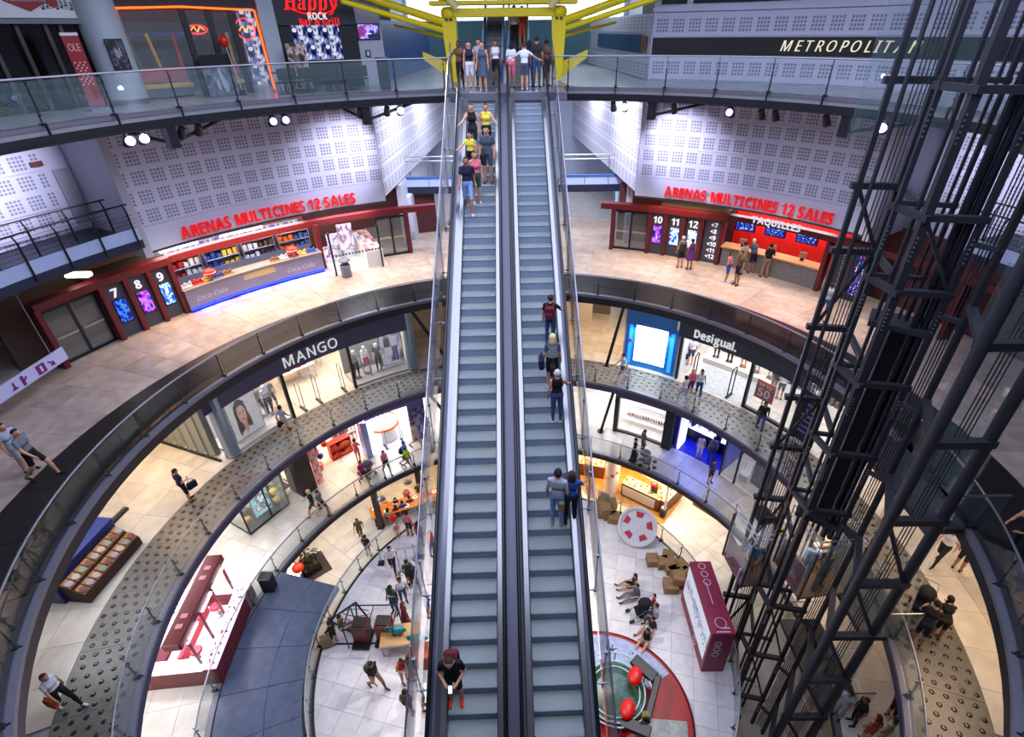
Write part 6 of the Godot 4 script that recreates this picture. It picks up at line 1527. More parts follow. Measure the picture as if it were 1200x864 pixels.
	for k in 3:
		var ch := around("salon_chair", "black salon chair on a chrome base, %s inside the hairdresser" % ["left", "middle", "right"][k], "chair", -63.5 + 2.6 * k, 14.6 + 0.3 * (k % 2), C, "salon chairs")
		part("seat", bx(Vector3(0, 0.5, 0), Vector3(0.62, 0.14, 0.6), 0.04), mat("chair black", Color(0.04, 0.04, 0.045), 0.4), ch)
		part("backrest", bx(Vector3(0, 0.82, -0.27), Vector3(0.6, 0.55, 0.12), 0.04), mat("chair black"), ch)
		part("arm", bx(Vector3(0.34, 0.66, 0), Vector3(0.07, 0.08, 0.5), 0.02).box(Vector3(-0.34, 0.66, 0), Vector3(0.07, 0.08, 0.5), Basis.IDENTITY, 0.02), mat("chair black"), ch)
		part("base", MB.new().lathe(Vector3.ZERO, [[0.3, 0.0], [0.28, 0.03], [0.05, 0.06], [0.05, 0.42]], 14), steel(), ch)
	shelf_unit("salon wall shelf with dark bottles left of the brown pier", -59.0, 16.6, C, 2.4, 1.9, 3, [Color(0.1, 0.12, 0.1), Color(0.6, 0.6, 0.5)], mat("matt white"))
	var bl := thing("shop", "bright gift shop front with red dotted window beside the brown pier", "shop front")
	part("sign_band", sec(-53, -39.4, 13.5, 13.7, 7.0, 8.0, 2.0), mat("band violet", Color(0.24, 0.20, 0.42), 0.5), bl)
	part("dotted_window", sec(-53, -51.4, 13.5, 13.56, C + 0.1, 6.9, 1.0), picture("red dots", poster_image(111, 24, 64, [Color(0.9, 0.3, 0.35), Color(0.95, 0.75, 0.75), Color(0.9, 0.4, 0.4), Color(0.95, 0.9, 0.9)], 10)), bl)
	part("glass_pier", sec(-40.4, -39.0, 13.4, 14.0, C, 6.9, 1.0), mat("pier lilac", Color(0.55, 0.58, 0.78), 0.25, 0.3), bl)
	var bt := around("balloon_bunch", "bunch of red and blue balloons in a pot inside the gift shop", "balloons", -49.6, 14.6, C)
	part("pot", MB.new().lathe(Vector3.ZERO, [[0.16, 0.0], [0.22, 0.4], [0.2, 0.4], [0.0, 0.38]], 12), mat("pot pink", Color(0.8, 0.4, 0.4), 0.5), bt)
	for k in 14:
		var p := Vector3(rng.randf_range(-0.55, 0.55), 1.35 + rng.randf_range(-0.4, 0.5), rng.randf_range(-0.4, 0.4))
		part("balloon", MB.new().ball(p, Vector3(0.17, 0.2, 0.17), 10, 7).cyl(p - Vector3(0, 0.19, 0), Vector3(0, 0.4, 0), 0.006, -1, 4), mat(["balloon red", "balloon blue", "balloon red", "balloon rose"][k % 4], [Color(0.80, 0.12, 0.06), Color(0.15, 0.2, 0.6), Color(0.80, 0.12, 0.06), Color(0.85, 0.1, 0.2)][k % 4], 0.3), bt)
	var ov := around("oval_sign", "dark oval name sign hanging inside the gift shop", "sign", -44.6, 15.2, C + 1.75)
	part("plate", MB.new().lathe(Vector3.ZERO, [[0.62, 0.0], [0.62, 0.04], [0.0, 0.05]], 20, Basis(Vector3.RIGHT, PI / 2) * Basis.from_scale(Vector3(1, 1, 0.62))), mat("oval brown", Color(0.22, 0.12, 0.12), 0.5), ov)
	part("script", MB.new().tube([Vector3(-0.35, -0.05, 0.07), Vector3(-0.2, 0.1, 0.07), Vector3(-0.05, -0.08, 0.07), Vector3(0.1, 0.08, 0.07), Vector3(0.35, -0.02, 0.07)], 0.025, 5), mat("banner pale"), ov)
	shelf_unit("orange red gift shelf under the oval sign", -44.0, 14.8, C, 1.2, 1.1, 2, [Color(0.85, 0.25, 0.12), Color(0.9, 0.45, 0.2)], mat("shelf red", Color(0.7, 0.15, 0.08), 0.5))
	shelf_unit("gift shelf with brown boxes at the right wall of the gift shop", -41.6, 15.6, C, 1.4, 2.1, 3, [Color(0.75, 0.6, 0.5), Color(0.5, 0.35, 0.4), Color(0.9, 0.85, 0.8)], mat("matt white"))
	shelf_unit("gift shelf with pale boxes at the back of the gift shop", -47.0, 16.9, C, 2.6, 2.1, 3, [Color(0.85, 0.65, 0.6), Color(0.9, 0.85, 0.8), Color(0.7, 0.4, 0.4)], mat("matt white"))
	var cs := thing("shop", "dazzling white shop front with a round orange rimmed product stand", "shop front")
	part("sign_band", sec(-39.2, -28.4, 13.4, 13.6, 7.0, 8.0, 2.0), mat("band lilac", Color(0.42, 0.42, 0.66), 0.5), cs)
	part("white_floor", sec(-38.8, -28.6, 13.6, 17.2, C + 0.002, C + 0.01, 2.0), mat("gloss white", Color(0.88, 0.88, 0.88), 0.2), cs)
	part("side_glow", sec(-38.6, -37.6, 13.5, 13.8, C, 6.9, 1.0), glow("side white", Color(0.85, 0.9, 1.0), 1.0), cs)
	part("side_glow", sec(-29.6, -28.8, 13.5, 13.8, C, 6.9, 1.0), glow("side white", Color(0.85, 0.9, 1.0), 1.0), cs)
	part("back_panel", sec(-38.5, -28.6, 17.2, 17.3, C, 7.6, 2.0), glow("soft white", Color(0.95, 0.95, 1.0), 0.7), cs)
	var rs := around("round_stand", "round white product stand with an orange rim and rows of small jars", "display", -33.6, 14.9, C)
	part("drum", MB.new().lathe(Vector3.ZERO, [[0.9, 0.0], [0.95, 0.05], [0.95, 0.85], [0.0, 0.86]], 24), mat("gloss white"), rs)
	part("rim", MB.new().lathe(Vector3.ZERO, [[0.97, 0.85], [1.0, 0.9], [0.97, 1.0], [0.9, 1.0]], 24), mat("rim orange", Color(0.92, 0.38, 0.05), 0.4), rs)
	var jr := MB.new()
	for q in 4:
		for k in 18 - q * 4:
			var an: float = TAU * k / (18 - q * 4)
			jr.cyl(Vector3(sin(an) * (0.82 - q * 0.2), 0.87 + q * 0.06, cos(an) * (0.82 - q * 0.2)), Vector3(sin(an) * (0.82 - q * 0.2), 0.98 + q * 0.06, cos(an) * (0.82 - q * 0.2)), 0.045, -1, 6)
	part("jar_rows", jr, mat("jar grey", Color(0.5, 0.45, 0.45), 0.4), rs)
	for s in [[-35.2, "left"], [-31.0, "right"]]:
		var g := around("security_gate", "slim white security gate, %s one before the round product stand" % s[1], "security gate", s[0], 13.7, C)
		part("loop", MB.new().tube([Vector3(0, 0.02, -0.2), Vector3(0, 1.5, -0.2), Vector3(0, 1.5, 0.2), Vector3(0, 0.02, 0.2)], 0.025, 6), mat("gate grey"), g)
		part("foot", bx(Vector3(0, 0.04, 0), Vector3(0.14, 0.08, 0.5), 0.02), mat("foot blue", Color(0.2, 0.22, 0.4), 0.5), g)
	var pc := around("poster_column", "violet poster column with dark faces right of the white shop", "poster", -26.8, 13.6, C)
	part("column", bx(Vector3(0, 1.9, 0), Vector3(0.95, 3.8, 0.5), 0.02), mat("column violet", Color(0.40, 0.36, 0.62), 0.5), pc)
	pic_panel(pc, "print", picture("faces", poster_image(121, 40, 96, [Color(0.42, 0.38, 0.66), Color(0.6, 0.55, 0.75), Color(0.10, 0.10, 0.16), Color(0.35, 0.5, 0.65)], 5)), 0.9, 2.2, at(Vector3(0, 0.1, 0.26)))
	for s in [[-24.8, "left"], [21.5, "right"]]:
		for yy in [[C, 8.3, "lower shop storey"], [B, 12.9, "clothes shop storey"]]:
			var st := thing("steel_strut", "slanting dark steel strut beside the escalators on the %s, %s" % [s[1], yy[2]], "strut")
			part("tube", MB.new().cyl(pol(s[0] + (8 if s[0] < 0 else -1), 13.2, yy[0]), pol(s[0] - (0 if s[0] < 0 else -2), 13.2, yy[1]), 0.09, -1, 8), dark(), st)
			part("foot", MB.new().cyl(pol(s[0] + (8 if s[0] < 0 else -1), 13.2, yy[0]), pol(s[0] + (8 if s[0] < 0 else -1), 13.2, yy[0] + 0.06), 0.2, -1, 10), dark(), st)
	# right: white window, blue shop, grey glass shop
	var ww := thing("shop", "white lit shop window with shelves between dark piers, right of the escalators", "shop front")
	part("frame", sec(23.2, 24.2, 13.5, 13.9, C, 7.4, 1.0), dk, ww)
	part("frame", sec(23.2, 37.8, 13.5, 13.8, 6.95, 8.0, 2.0), band, ww)
	part("pier", sec(35.8, 38.0, 13.4, 14.2, C, 8.3, 1.0), dk, ww)
	part("base_strip", sec(24.0, 36.0, 13.55, 13.75, C, C + 0.1, 2.0), dk, ww)
	part("window_glass", sec(24.2, 35.8, 13.6, 13.62, C + 0.1, 6.95, 2.0), clear, ww)
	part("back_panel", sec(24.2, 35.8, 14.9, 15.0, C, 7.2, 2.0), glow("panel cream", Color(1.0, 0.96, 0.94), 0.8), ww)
	for k in 3: part("shelf", sec(24.6, 35.6, 14.5, 14.9, C + 0.5 + 0.65 * k, C + 0.55 + 0.65 * k, 2.0), mat("gloss white"), ww)
	for k in 8: 
		var m := MB.new()
		for q in 3: m.cyl(Vector3(q * 0.13, 0, 0), Vector3(q * 0.13, 0.2 + 0.06 * (q % 2), 0), 0.05, 0.03, 8)
		meta(part(numbered("bottle_group"), m, mat("perfume %d" % (k % 3), [Color(0.75, 0.35, 0.15), Color(0.8, 0.75, 0.75), Color(0.9, 0.7, 0.6)][k % 3], 0.3), self, at(pol(25.6 + 1.25 * k, 14.7, C + 0.55), rot(25.6))), "three %s bottles on the white window's lowest shelf, %s place" % [["amber", "silver", "peach"][k % 3], ["first", "second", "third", "fourth", "fifth", "sixth", "seventh", "eighth"][k]], "bottles", "bottles in the white window")
	var bu := thing("shop", "blue lit shop interior with violet blue walls and floor", "shop front")
	var bw := mat("wall ultramarine", Color(0.10, 0.14, 0.72), 0.5)
	part("blue_floor", sec(38.4, 49.6, 13.8, 17.3, C + 0.002, C + 0.012, 2.0), mat("floor ultramarine", Color(0.08, 0.10, 0.55), 0.3), bu)
	radial_wall("side_wall", 38.6, 13.8, 17.3, C, 8.3, bw, bu); radial_wall("side_wall", 50.2, 13.8, 17.3, C, 8.3, bw, bu)
	part("back_wall", sec(38.5, 50.3, 17.2, 17.35, C, 8.3, 2.0), bw, bu)
	part("sign_band", sec(38.2, 50.4, 13.45, 13.65, 7.0, 8.0, 2.0), band, bu)
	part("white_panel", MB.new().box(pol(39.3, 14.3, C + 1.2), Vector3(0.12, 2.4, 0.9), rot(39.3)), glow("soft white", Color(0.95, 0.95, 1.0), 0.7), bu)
	var dt := around("display_table", "large dark based display table with white lit goods in the blue shop", "table", 43.8, 15.6, C)
	part("base", bx(Vector3(0, 0.4, 0), Vector3(2.5, 0.8, 1.1), 0.02), mat("base navy", Color(0.02, 0.03, 0.12), 0.4), dt)
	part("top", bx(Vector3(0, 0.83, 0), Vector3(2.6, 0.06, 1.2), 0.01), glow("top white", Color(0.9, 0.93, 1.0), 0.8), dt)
	for k in 12: part("gadget", bx(Vector3(-1.1 + 0.2 * k, 0.93 + 0.03 * (k % 3), 0.25 * (k % 3 - 1)), Vector3(0.14, 0.14 + 0.06 * (k % 3), 0.1), 0.01), mat(["gloss white", "screen frame", "silver column"][k % 3]), dt)
	var gg := thing("shop", "grey glass shop front with a dark poster right of the blue shop", "shop front")
	part("window_glass", sec(50.6, 61.5, 13.6, 13.63, C + 0.1, 7.0, 2.0), glass("grey glass", Color(0.55, 0.66, 0.70), 0.22), gg)
	part("sign_band", sec(50.4, 62.0, 13.5, 13.7, 7.0, 8.0, 2.0), band, gg)
	for a in [50.6, 54.2, 61.5]: part("mullion", bx(Vector3.ZERO, Vector3(0.08, 2.6, 0.1)), dk, gg, at(pol(a, 13.6, C + 1.3), rot(a)))
	var dp := around("poster", "dark poster with a pale face in the grey glass shop", "poster", 58.6, 14.4, C)
	part("board", bx(Vector3(0, 1.0, 0), Vector3(1.3, 2.0, 0.06), 0.01), mat("screen frame"), dp)
	pic_panel(dp, "print", picture("pale face", poster_image(131, 48, 72, [Color(0.03, 0.03, 0.03), Color(0.06, 0.06, 0.06), Color(0.12, 0.12, 0.12), Color(0.3, 0.28, 0.26)], 2)), 1.2, 1.9, at(Vector3(0, 0.05, 0.035)))
	var wc := around("white_chair", "white metal chair in the grey glass shop beside the dark poster", "chair", 54.8, 14.3, C)
	part("seat", bx(Vector3(0, 0.45, 0), Vector3(0.45, 0.04, 0.45), 0.01), mat("matt white"), wc)
	part("backrest", MB.new().tube([Vector3(-0.2, 0.45, -0.2), Vector3(-0.2, 1.0, -0.24), Vector3(0.2, 1.0, -0.24), Vector3(0.2, 0.45, -0.2)], 0.025, 6), mat("matt white"), wc)
	for s in [[-1, -1], [1, -1], [-1, 1], [1, 1]]: part("leg", MB.new().cyl(Vector3(s[0] * 0.2, 0, s[1] * 0.2), Vector3(s[0] * 0.2, 0.45, s[1] * 0.2), 0.018, -1, 5), mat("matt white"), wc)
	# red shop island on the left
	var kA := px(262, 802, C); var kB := px(301, 698, C)
	var kd := kB - kA
	var ki := thing("sales_kiosk", "magenta red sales island with a long red overhead beam and glass display trays", "kiosk", (kA + kB) / 2 + Vector3(-1.45, 0, 0.1), atan2(kd.x, kd.z) + PI)
	var KL := kd.length()
	var kr := mat("kiosk red", Color(0.42, 0.03, 0.09), 0.4); var kp := mat("kiosk pink", Color(0.75, 0.08, 0.20), 0.4)
	part("plinth", bx(Vector3(0, 0.1, 0), Vector3(2.9, 0.2, KL), 0.02), kr, ki)
	for s in [-1.0, 1.0]:
		part("counter", bx(Vector3(s * 1.2, 0.5, 0), Vector3(0.5, 0.8, KL), 0.02), kr if s > 0 else mat("kiosk rose", Color(0.55, 0.25, 0.30), 0.4), ki)
		part("display_tray", bx(Vector3(s * 1.2, 0.93, 0), Vector3(0.52, 0.05, KL - 0.1), 0.01), glow("tray white", Color(0.98, 0.92, 0.98), 0.4), ki)
		part("end_counter", bx(Vector3(0, 0.5, s * (KL / 2 - 0.25)), Vector3(2.0, 0.8, 0.5), 0.02), kr, ki)
		part("display_tray", bx(Vector3(0, 0.93, s * (KL / 2 - 0.25)), Vector3(2.0, 0.05, 0.5), 0.01), glow("tray white", Color.WHITE, 0.9), ki)
	part("floor_mat", bx(Vector3(0, 0.205, 0), Vector3(1.8, 0.01, KL - 1.0)), mat("gloss white"), ki)
	part("inner_bench", bx(Vector3(-0.2, 0.45, 0), Vector3(0.16, 0.5, KL - 1.4), 0.02), kp, ki)
	part("overhead_beam", bx(Vector3(0.55, 2.55, 0), Vector3(0.62, 0.34, KL + 0.1), 0.04), kr, ki)
	for s in [-1.0, -0.33, 0.33, 1.0]: part("post", bx(Vector3(0.85, 1.6, s * (KL / 2 - 0.3)), Vector3(0.08, 1.6, 0.08), 0.01), kr, ki)
	for k in 4:
		part("logo_plate", bx(Vector3(0.55, 2.73, -KL * 0.34 + KL * [0.0, 0.12, 0.55, 0.66][k]), Vector3(0.24, 0.02, 0.18), 0.005), mat("logo pink", Color(0.85, 0.55, 0.58), 0.5), ki)
	for k in 3: part("light_bar", bx(Vector3(0.9, 2.36, -KL / 3 + KL / 3 * k), Vector3(0.06, 0.05, 0.8)), glow("bar white", Color(1, 0.97, 1.0), 4.0), ki)
	panel_light(ki.transform * Vector3(0.3, 2.33, 0), 8, Vector2(0.5, KL * 0.8), Color(1.0, 0.93, 1.0), 5.0)
	for s in [-1.0, 1.0]:
		for k in 16:
			var m := MB.new()
			for q in 3: m.box(Vector3(rng.randf_range(-0.16, 0.16), 0.02, rng.randf_range(-0.1, 0.1)), Vector3(0.07, 0.05 + 0.04 * q, 0.05), Basis(Vector3.UP, rng.randf() * 3.0), 0.008)
			var o := part(numbered("phone_case_set"), m, mat(["goods pink", "goods white2", "goods grey", "goods rose", "goods black"][k % 5], [Color(0.75, 0.3, 0.45), Color(0.85, 0.82, 0.85), Color(0.45, 0.42, 0.5), Color(0.85, 0.55, 0.6), Color(0.08, 0.07, 0.09)][k % 5], 0.4), self, ki.transform * at(Vector3(s * 1.2, 0.955, -KL / 2 + 0.35 + (KL - 0.7) * k / 15.0)))
			meta(o, "%s goods on the red island's %s tray, %s from its near end" % [["pink", "white", "grey", "rose", "black"][k % 5], "plaza side" if s > 0 else "shop side", ORD[15 - k]], "goods", "small goods on the red island")
	for k in 2:
		var st := thing("pink_stool", "pink padded stool inside the red island, %s one" % ["near", "far"][k], "stool", ki.transform * Vector3(0.35, 0.21, -0.9 + 1.8 * (1 - k)))
		part("seat", MB.new().lathe(Vector3(0, 0.5, 0), [[0.2, 0.0], [0.22, 0.05], [0.18, 0.1], [0.0, 0.11]], 14), kp, st)
		part("pedestal", MB.new().cyl(Vector3.ZERO, Vector3(0, 0.5, 0), 0.04, -1, 8), steel(), st)
		part("foot", MB.new().lathe(Vector3.ZERO, [[0.18, 0.0], [0.16, 0.03], [0.0, 0.04]], 12), steel(), st)
	var bb := thing("waste_bin", "dark box bin fixed to the glass balustrade above the bridge deck", "bin", px(317, 690, C) + Vector3(0, 0.0, 0))
	part("body", bx(Vector3(0, 0.42, 0), Vector3(0.5, 0.84, 0.4), 0.02), dark(), bb)
	part("lid", bx(Vector3(0, 0.86, 0), Vector3(0.54, 0.05, 0.44), 0.015), mat("lid green", Color(0.16, 0.20, 0.18), 0.4), bb)

func build_ground() -> void:
	var dk := mat("shop dark"); var wood := mat("bakery wood", Color(0.42, 0.20, 0.07), 0.45)
	# ===== market storey under the plaza
	struct("ceiling", sec(-112, 112, 12.4, 19.4, 3.9, 4.04, 4.0), mat("ceiling pale"), "pale ceiling over the bottom market storey")
	struct("wall_back", sec(-112, 112, 17.8, 18.0, D, 3.9, 3.0), mat("market wall", Color(0.55, 0.50, 0.46), 0.6), "grey beige back wall of the bottom market storey")
	var mt := thing("floor_mat", "ochre floor patch under the bakery counters", "floor mat")
	part("patch", MB.new().prism(PackedVector2Array([Vector2(2.2, -25.4), Vector2(3.8, -23.2), Vector2(5.6, -22.6), Vector2(7.8, -21.0), Vector2(9.4, -22.9), Vector2(6.6, -26.0)]), D, D + 0.012), noisy("ochre floor", Color(0.62, 0.42, 0.16), Color(0.75, 0.55, 0.26), 0.5, 0.4), mt)
	var q := [[px(727, 580, D), px(771, 601, D), "front bakery counter with a white panel and rows of golden pastries"], [px(676, 562, D) + Vector3(-0.5, 0, -0.6), px(707, 562, D), "rear bakery counter with golden pastries left of the printed column"], [px(775, 604, D) + Vector3(0.15, 0, 0), px(800, 582, D), "side bakery counter with a wooden front turned to the right"]]
	for k in 3:
		var a: Vector3 = q[k][0]; var b: Vector3 = q[k][1]; var L := (b - a).length()
		var t := thing("bakery_counter", q[k][2], "counter", (a + b) / 2, -atan2(b.z - a.z, b.x - a.x))
		part("body", bx(Vector3(0, 0.5, -0.4), Vector3(L, 1.0, 0.8), 0.02), wood, t)
		if k == 0: part("white_panel", bx(Vector3(-0.1, 0.5, 0.01), Vector3(L - 0.4, 0.72, 0.04), 0.01), mat("matt white"), t)
		part("tray", bx(Vector3(0, 1.02, -0.4), Vector3(L - 0.05, 0.05, 0.78), 0.01), mat("tray cream", Color(0.9, 0.82, 0.66), 0.4), t)
		for i in int(L * 3.2):
			for j in 3:
				if rng.randf() < 0.9: part("pastry", MB.new().ball(Vector3(-L / 2 + (i + 0.5) / 3.2, 1.08, -0.62 + j * 0.23), Vector3(0.11, 0.06, 0.09), 8, 5), mat(["bun gold", "bun brown", "bun pale"][(i + j) % 3], [Color(0.85, 0.58, 0.20), Color(0.62, 0.34, 0.12), Color(0.92, 0.78, 0.50)][(i + j) % 3], 0.6), t)
		part("glass_guard", bx(Vector3(0, 1.22, -0.02), Vector3(L, 0.36, 0.015)), glass("case glass", Color(0.8, 0.82, 0.8), 0.15), t)
		panel_light(q[k][0].lerp(q[k][1], 0.5) + Vector3(0.2, 2.6, -0.6), 30, Vector2(L, 0.4), Color(1.0, 0.90, 0.74), 7.0)
	var pcol := thing("column", "round white column printed with pink and brown pastries between the bakery counters", "column", px(716, 575, D))
	part("shaft", MB.new().lathe(Vector3.ZERO, [[0.42, 0.0], [0.42, 3.9]], 24), mat("column pale", Color(0.80, 0.76, 0.75), 0.5), pcol)
	for k in 7: part("print_spot", MB.new().ball(Vector3(sin(k * 0.7 - 1.6) * 0.40, 1.2 + 0.22 * k, cos(k * 0.7 - 1.6) * 0.40), Vector3(0.13, 0.13, 0.05), 8, 5, Basis(Vector3.UP, k * 0.7 - 1.6)), mat("print %d" % (k % 3), [Color(0.75, 0.35, 0.2), Color(0.8, 0.5, 0.55), Color(0.45, 0.2, 0.12)][k % 3], 0.5), pcol)
	var cm := thing("coffee_machine", "black coffee grinder with a red lid on the front bakery counter", "coffee machine", px(766, 578, D + 1.05) + Vector3(0, 0, -0.1))
	part("body", bx(Vector3(0, 0.25, 0), Vector3(0.4, 0.5, 0.4), 0.03), mat("chair black"), cm)
	part("hopper", MB.new().ball(Vector3(0, 0.62, 0), Vector3(0.24, 0.16, 0.22), 12, 8), mat("lantern red"), cm)
	var bp := thing("steel_post", "slim white steel post in front of the bakery", "post", px(777, 606, D))
	part("tube", MB.new().cyl(Vector3.ZERO, Vector3(0, 3.9, 0), 0.07, -1, 10), mat("matt white"), bp)
	part("base", MB.new().lathe(Vector3.ZERO, [[0.18, 0.0], [0.16, 0.04], [0.0, 0.05]], 12), steel(), bp)
	var bn := thing("waste_bin", "small black bin with a white lid at the corner of the front bakery counter", "bin", px(774, 600, D) + Vector3(0.05, 0, 0.3))
	part("drum", MB.new().lathe(Vector3.ZERO, [[0.2, 0.0], [0.22, 0.6], [0.0, 0.6]], 12), mat("chair black"), bn)
	part("lid", MB.new().ball(Vector3(0, 0.66, 0), Vector3(0.16, 0.1, 0.16), 10, 6), mat("matt white"), bn)
	for k in 3: shelf_unit(["bakery wall shelf with bread and jars on the left", "bakery wall shelf with boxes in the middle", "bakery wall shelf with boxes on the right"][k], 18.0 + 7.5 * k, 15.6, D, 1.8, 2.2, 3, [Color(0.85, 0.6, 0.3), Color(0.7, 0.35, 0.15), Color(0.85, 0.8, 0.7)], wood)
	# long cafe table under the left of the ring
	var ct := thing("cafe_table", "long wooden cafe table crowded with seated people", "table", px(480, 612, D + 0.0) + Vector3(0.3, 0, -1.0), deg_to_rad(22))
	part("top", bx(Vector3(0, 0.76, 0), Vector3(5.4, 0.07, 1.0), 0.02), noisy("cafe wood", Color(0.55, 0.30, 0.08), Color(0.78, 0.50, 0.20), 0.8, 0.4), ct)
	for s in [[-1, -1], [1, -1], [-1, 1], [1, 1]]: part("leg", bx(Vector3(s[0] * 2.5, 0.37, s[1] * 0.4), Vector3(0.09, 0.74, 0.09), 0.01), dk, ct)
	for k in 9:
		var pl := thing("plate", "round plate on the long cafe table, %s from its left end" % ["first", "second", "third", "fourth", "fifth", "sixth", "seventh", "eighth", "ninth"][k], "plate", ct.transform * Vector3(-2.4 + 0.6 * k, 0.795, 0.24 * (1 if k % 2 else -1)), 0.0, "plates on the long cafe table")
		part("dish", MB.new().lathe(Vector3.ZERO, [[0.1, 0.0], [0.16, 0.02], [0.1, 0.02], [0.0, 0.015]], 14), mat("gloss white"), pl)
		part("food", MB.new().ball(Vector3(0, 0.03, 0), Vector3(0.07, 0.03, 0.06), 8, 4), mat("bun brown"), pl)
	for k in 3:
		var lamp := thing("pendant_lamp", "small grey pendant lamp hanging over the cafe, %s of three" % ["left", "middle", "right"][k], "lamp", [px(447, 585, 2.6), px(478, 565, 2.6), px(500, 560, 2.6)][k])
		part("shade", MB.new().lathe(Vector3.ZERO, [[0.24, 0.0], [0.2, 0.12], [0.05, 0.25], [0.0, 0.26]], 14), mat("shade grey", Color(0.45, 0.45, 0.48), 0.4, 0.4), lamp)
		part("cord", MB.new().cyl(Vector3(0, 0.26, 0), Vector3(0, 1.3, 0), 0.01, -1, 5), dk, lamp)
		part("bulb", MB.new().ball(Vector3(0, 0.06, 0), Vector3(0.07, 0.07, 0.07), 8, 6), glow("bulb warm", Color(1.0, 0.8, 0.55), 4.0), lamp)
	for k in 2:
		var co := thing("column", "dark slim cafe column, %s one" % ["left", "right"][k], "column", [px(447, 618, D), px(492, 572, D)][k])
		part("shaft", bx(Vector3(0, 1.95, 0), Vector3(0.3, 3.9, 0.3), 0.01), mat("pier brown"), co)
		part("base", bx(Vector3(0, 0.06, 0), Vector3(0.38, 0.12, 0.38), 0.01), dk, co)
	for k in 3:
		var sh := shelf_at(k)
	var pl := thing("planter", "dark square mat with a bushy olive planter and an orange lantern", "planter", px(362, 668, D), deg_to_rad(40))
	part("mat", bx(Vector3(0, 0.02, 0), Vector3(2.0, 0.04, 1.6), 0.01), mat("mat brown", Color(0.22, 0.16, 0.15), 0.7), pl)
	part("box", bx(Vector3(0.15, 0.3, 0), Vector3(0.9, 0.55, 0.9), 0.03), mat("pier brown"), pl)
	var lf := MB.new()
	for k in 130:
		var o := Vector3(0.15 + rng.randfn(0, 0.26), 0.85 + rng.randfn(0, 0.25), rng.randfn(0, 0.26))
		lf.box(o, Vector3(0.16, 0.012, 0.07), Basis(Vector3(rng.randf() - 0.5, rng.randf() - 0.5, rng.randf() - 0.5).normalized(), rng.randf() * 3.0))
	part("foliage", lf, mat("leaf olive", Color(0.16, 0.18, 0.07), 0.6), pl).set_meta("kind", "stuff")
	var ol := thing("red_lantern", "round orange red lantern on a stick beside the olive planter", "lantern", px(356, 684, D))
	part("stick", MB.new().cyl(Vector3.ZERO, Vector3(0, 1.1, 0), 0.03, -1, 6), wood, ol)
	part("globe", MB.new().ball(Vector3(0, 1.3, 0), Vector3(0.3, 0.24, 0.3), 14, 10), mat("lantern orange", Color(0.9, 0.18, 0.05), 0.4), ol)
	var lb := thing("light_box", "tilted bright white light box on the floor beside the planter", "light box", px(343, 682, D), deg_to_rad(-25))
	part("face", bx(Vector3(0, 0.55, 0), Vector3(0.9, 0.9, 0.06), 0.01), glow("box white", Color(0.95, 0.97, 1.0), 2.2), lb, at(Vector3.ZERO, Basis(Vector3.RIGHT, -0.5)))
	part("frame", bx(Vector3(0, 0.55, -0.05), Vector3(0.98, 0.98, 0.05), 0.01), dk, lb, at(Vector3.ZERO, Basis(Vector3.RIGHT, -0.5)))
	for k in 3:
		var sg := around("market_stall", "brown market stall with goods under the right shops, %s" % ["left", "middle", "right"][k], "stall", 48 + 10 * k, 15.2, D)
		part("body", bx(Vector3(0, 0.5, 0), Vector3(2.0, 1.0, 0.9), 0.02), wood, sg)
		for i in 6: part("goods", bx(Vector3(-0.8 + i * 0.32, 1.08, 0), Vector3(0.26, 0.14, 0.5), 0.03), mat("bun pale", Color(0.92, 0.78, 0.50), 0.6), sg)
	# ===== on the round plaza
	var wh := thing("wheel_sign", "hanging white wheel with five pink windows at the plaza rim", "wheel sign", px(745, 632, E) + Vector3(0, 0.0, 0.1), 0.0)
	var wb := Basis(Vector3.UP, deg_to_rad(-22)) * Basis(Vector3.RIGHT, deg_to_rad(-38))
	var wt := at(Vector3(0, 0.9, -0.1), wb)
	var wm := mat("wheel white", Color(0.82, 0.82, 0.85), 0.45)
	part("disc", MB.new().cyl(Vector3(0, 0, -0.05), Vector3(0, 0, 0.0), 0.88, -1, 32), wm, wh, wt)
	part("rim", MB.new().lathe(Vector3.ZERO, [[0.80, 0.0], [0.80, 0.08], [0.92, 0.08], [0.92, -0.08], [0.80, -0.08]], 32, Basis(Vector3.RIGHT, PI / 2)), wm, wh, wt)
	part("hub", MB.new().cyl(Vector3(0, 0, 0), Vector3(0, 0, 0.05), 0.12, -1, 16), wm, wh, wt)
	for k in 5:
		var an := TAU * k / 5
		var tp := PackedVector2Array([Vector2(-0.13, 0.42), Vector2(0.13, 0.42), Vector2(0.20, 0.68), Vector2(-0.20, 0.68)])
		part("pink_window", MB.new().prism(tp, 0.0, 0.02, Vector3.ZERO, Basis(Vector3(1, 0, 0), Vector3(0, 0, 1), Vector3(0, 1, 0))), mat("window pink", Color(0.70, 0.22, 0.30), 0.5), wh, wt * Transform3D(Basis(Vector3(0, 0, 1), an), Vector3.ZERO))
	part("foot", bx(Vector3(0, 0.1, -0.2), Vector3(0.7, 0.2, 0.5), 0.02), wm, wh)
	# cardboard boxes
	var kraft := noisy("kraft", Color(0.50, 0.38, 0.25), Color(0.62, 0.48, 0.33), 1.0, 0.7)
	var bxs := [[704, 596, 0, 0.55], [715, 602, 0, 0.55], [708, 588, 0, 0.5], [719, 610, 0, 0.55], [709, 600, 1, 0.5], [716, 594, 0, 0.5], [712, 606, 0, 0.5], [704, 604, 0, 0.5], [764, 660, 0, 0.52], [776, 663, 0, 0.52], [782, 656, 0, 0.52], [786, 668, 0, 0.6], [792, 675, 0, 0.6], [797, 668, 0, 0.6], [785, 690, 0, 0.6], [796, 684, 0, 0.62], [801, 678, 0, 0.6], [795, 681, 1, 0.5]]
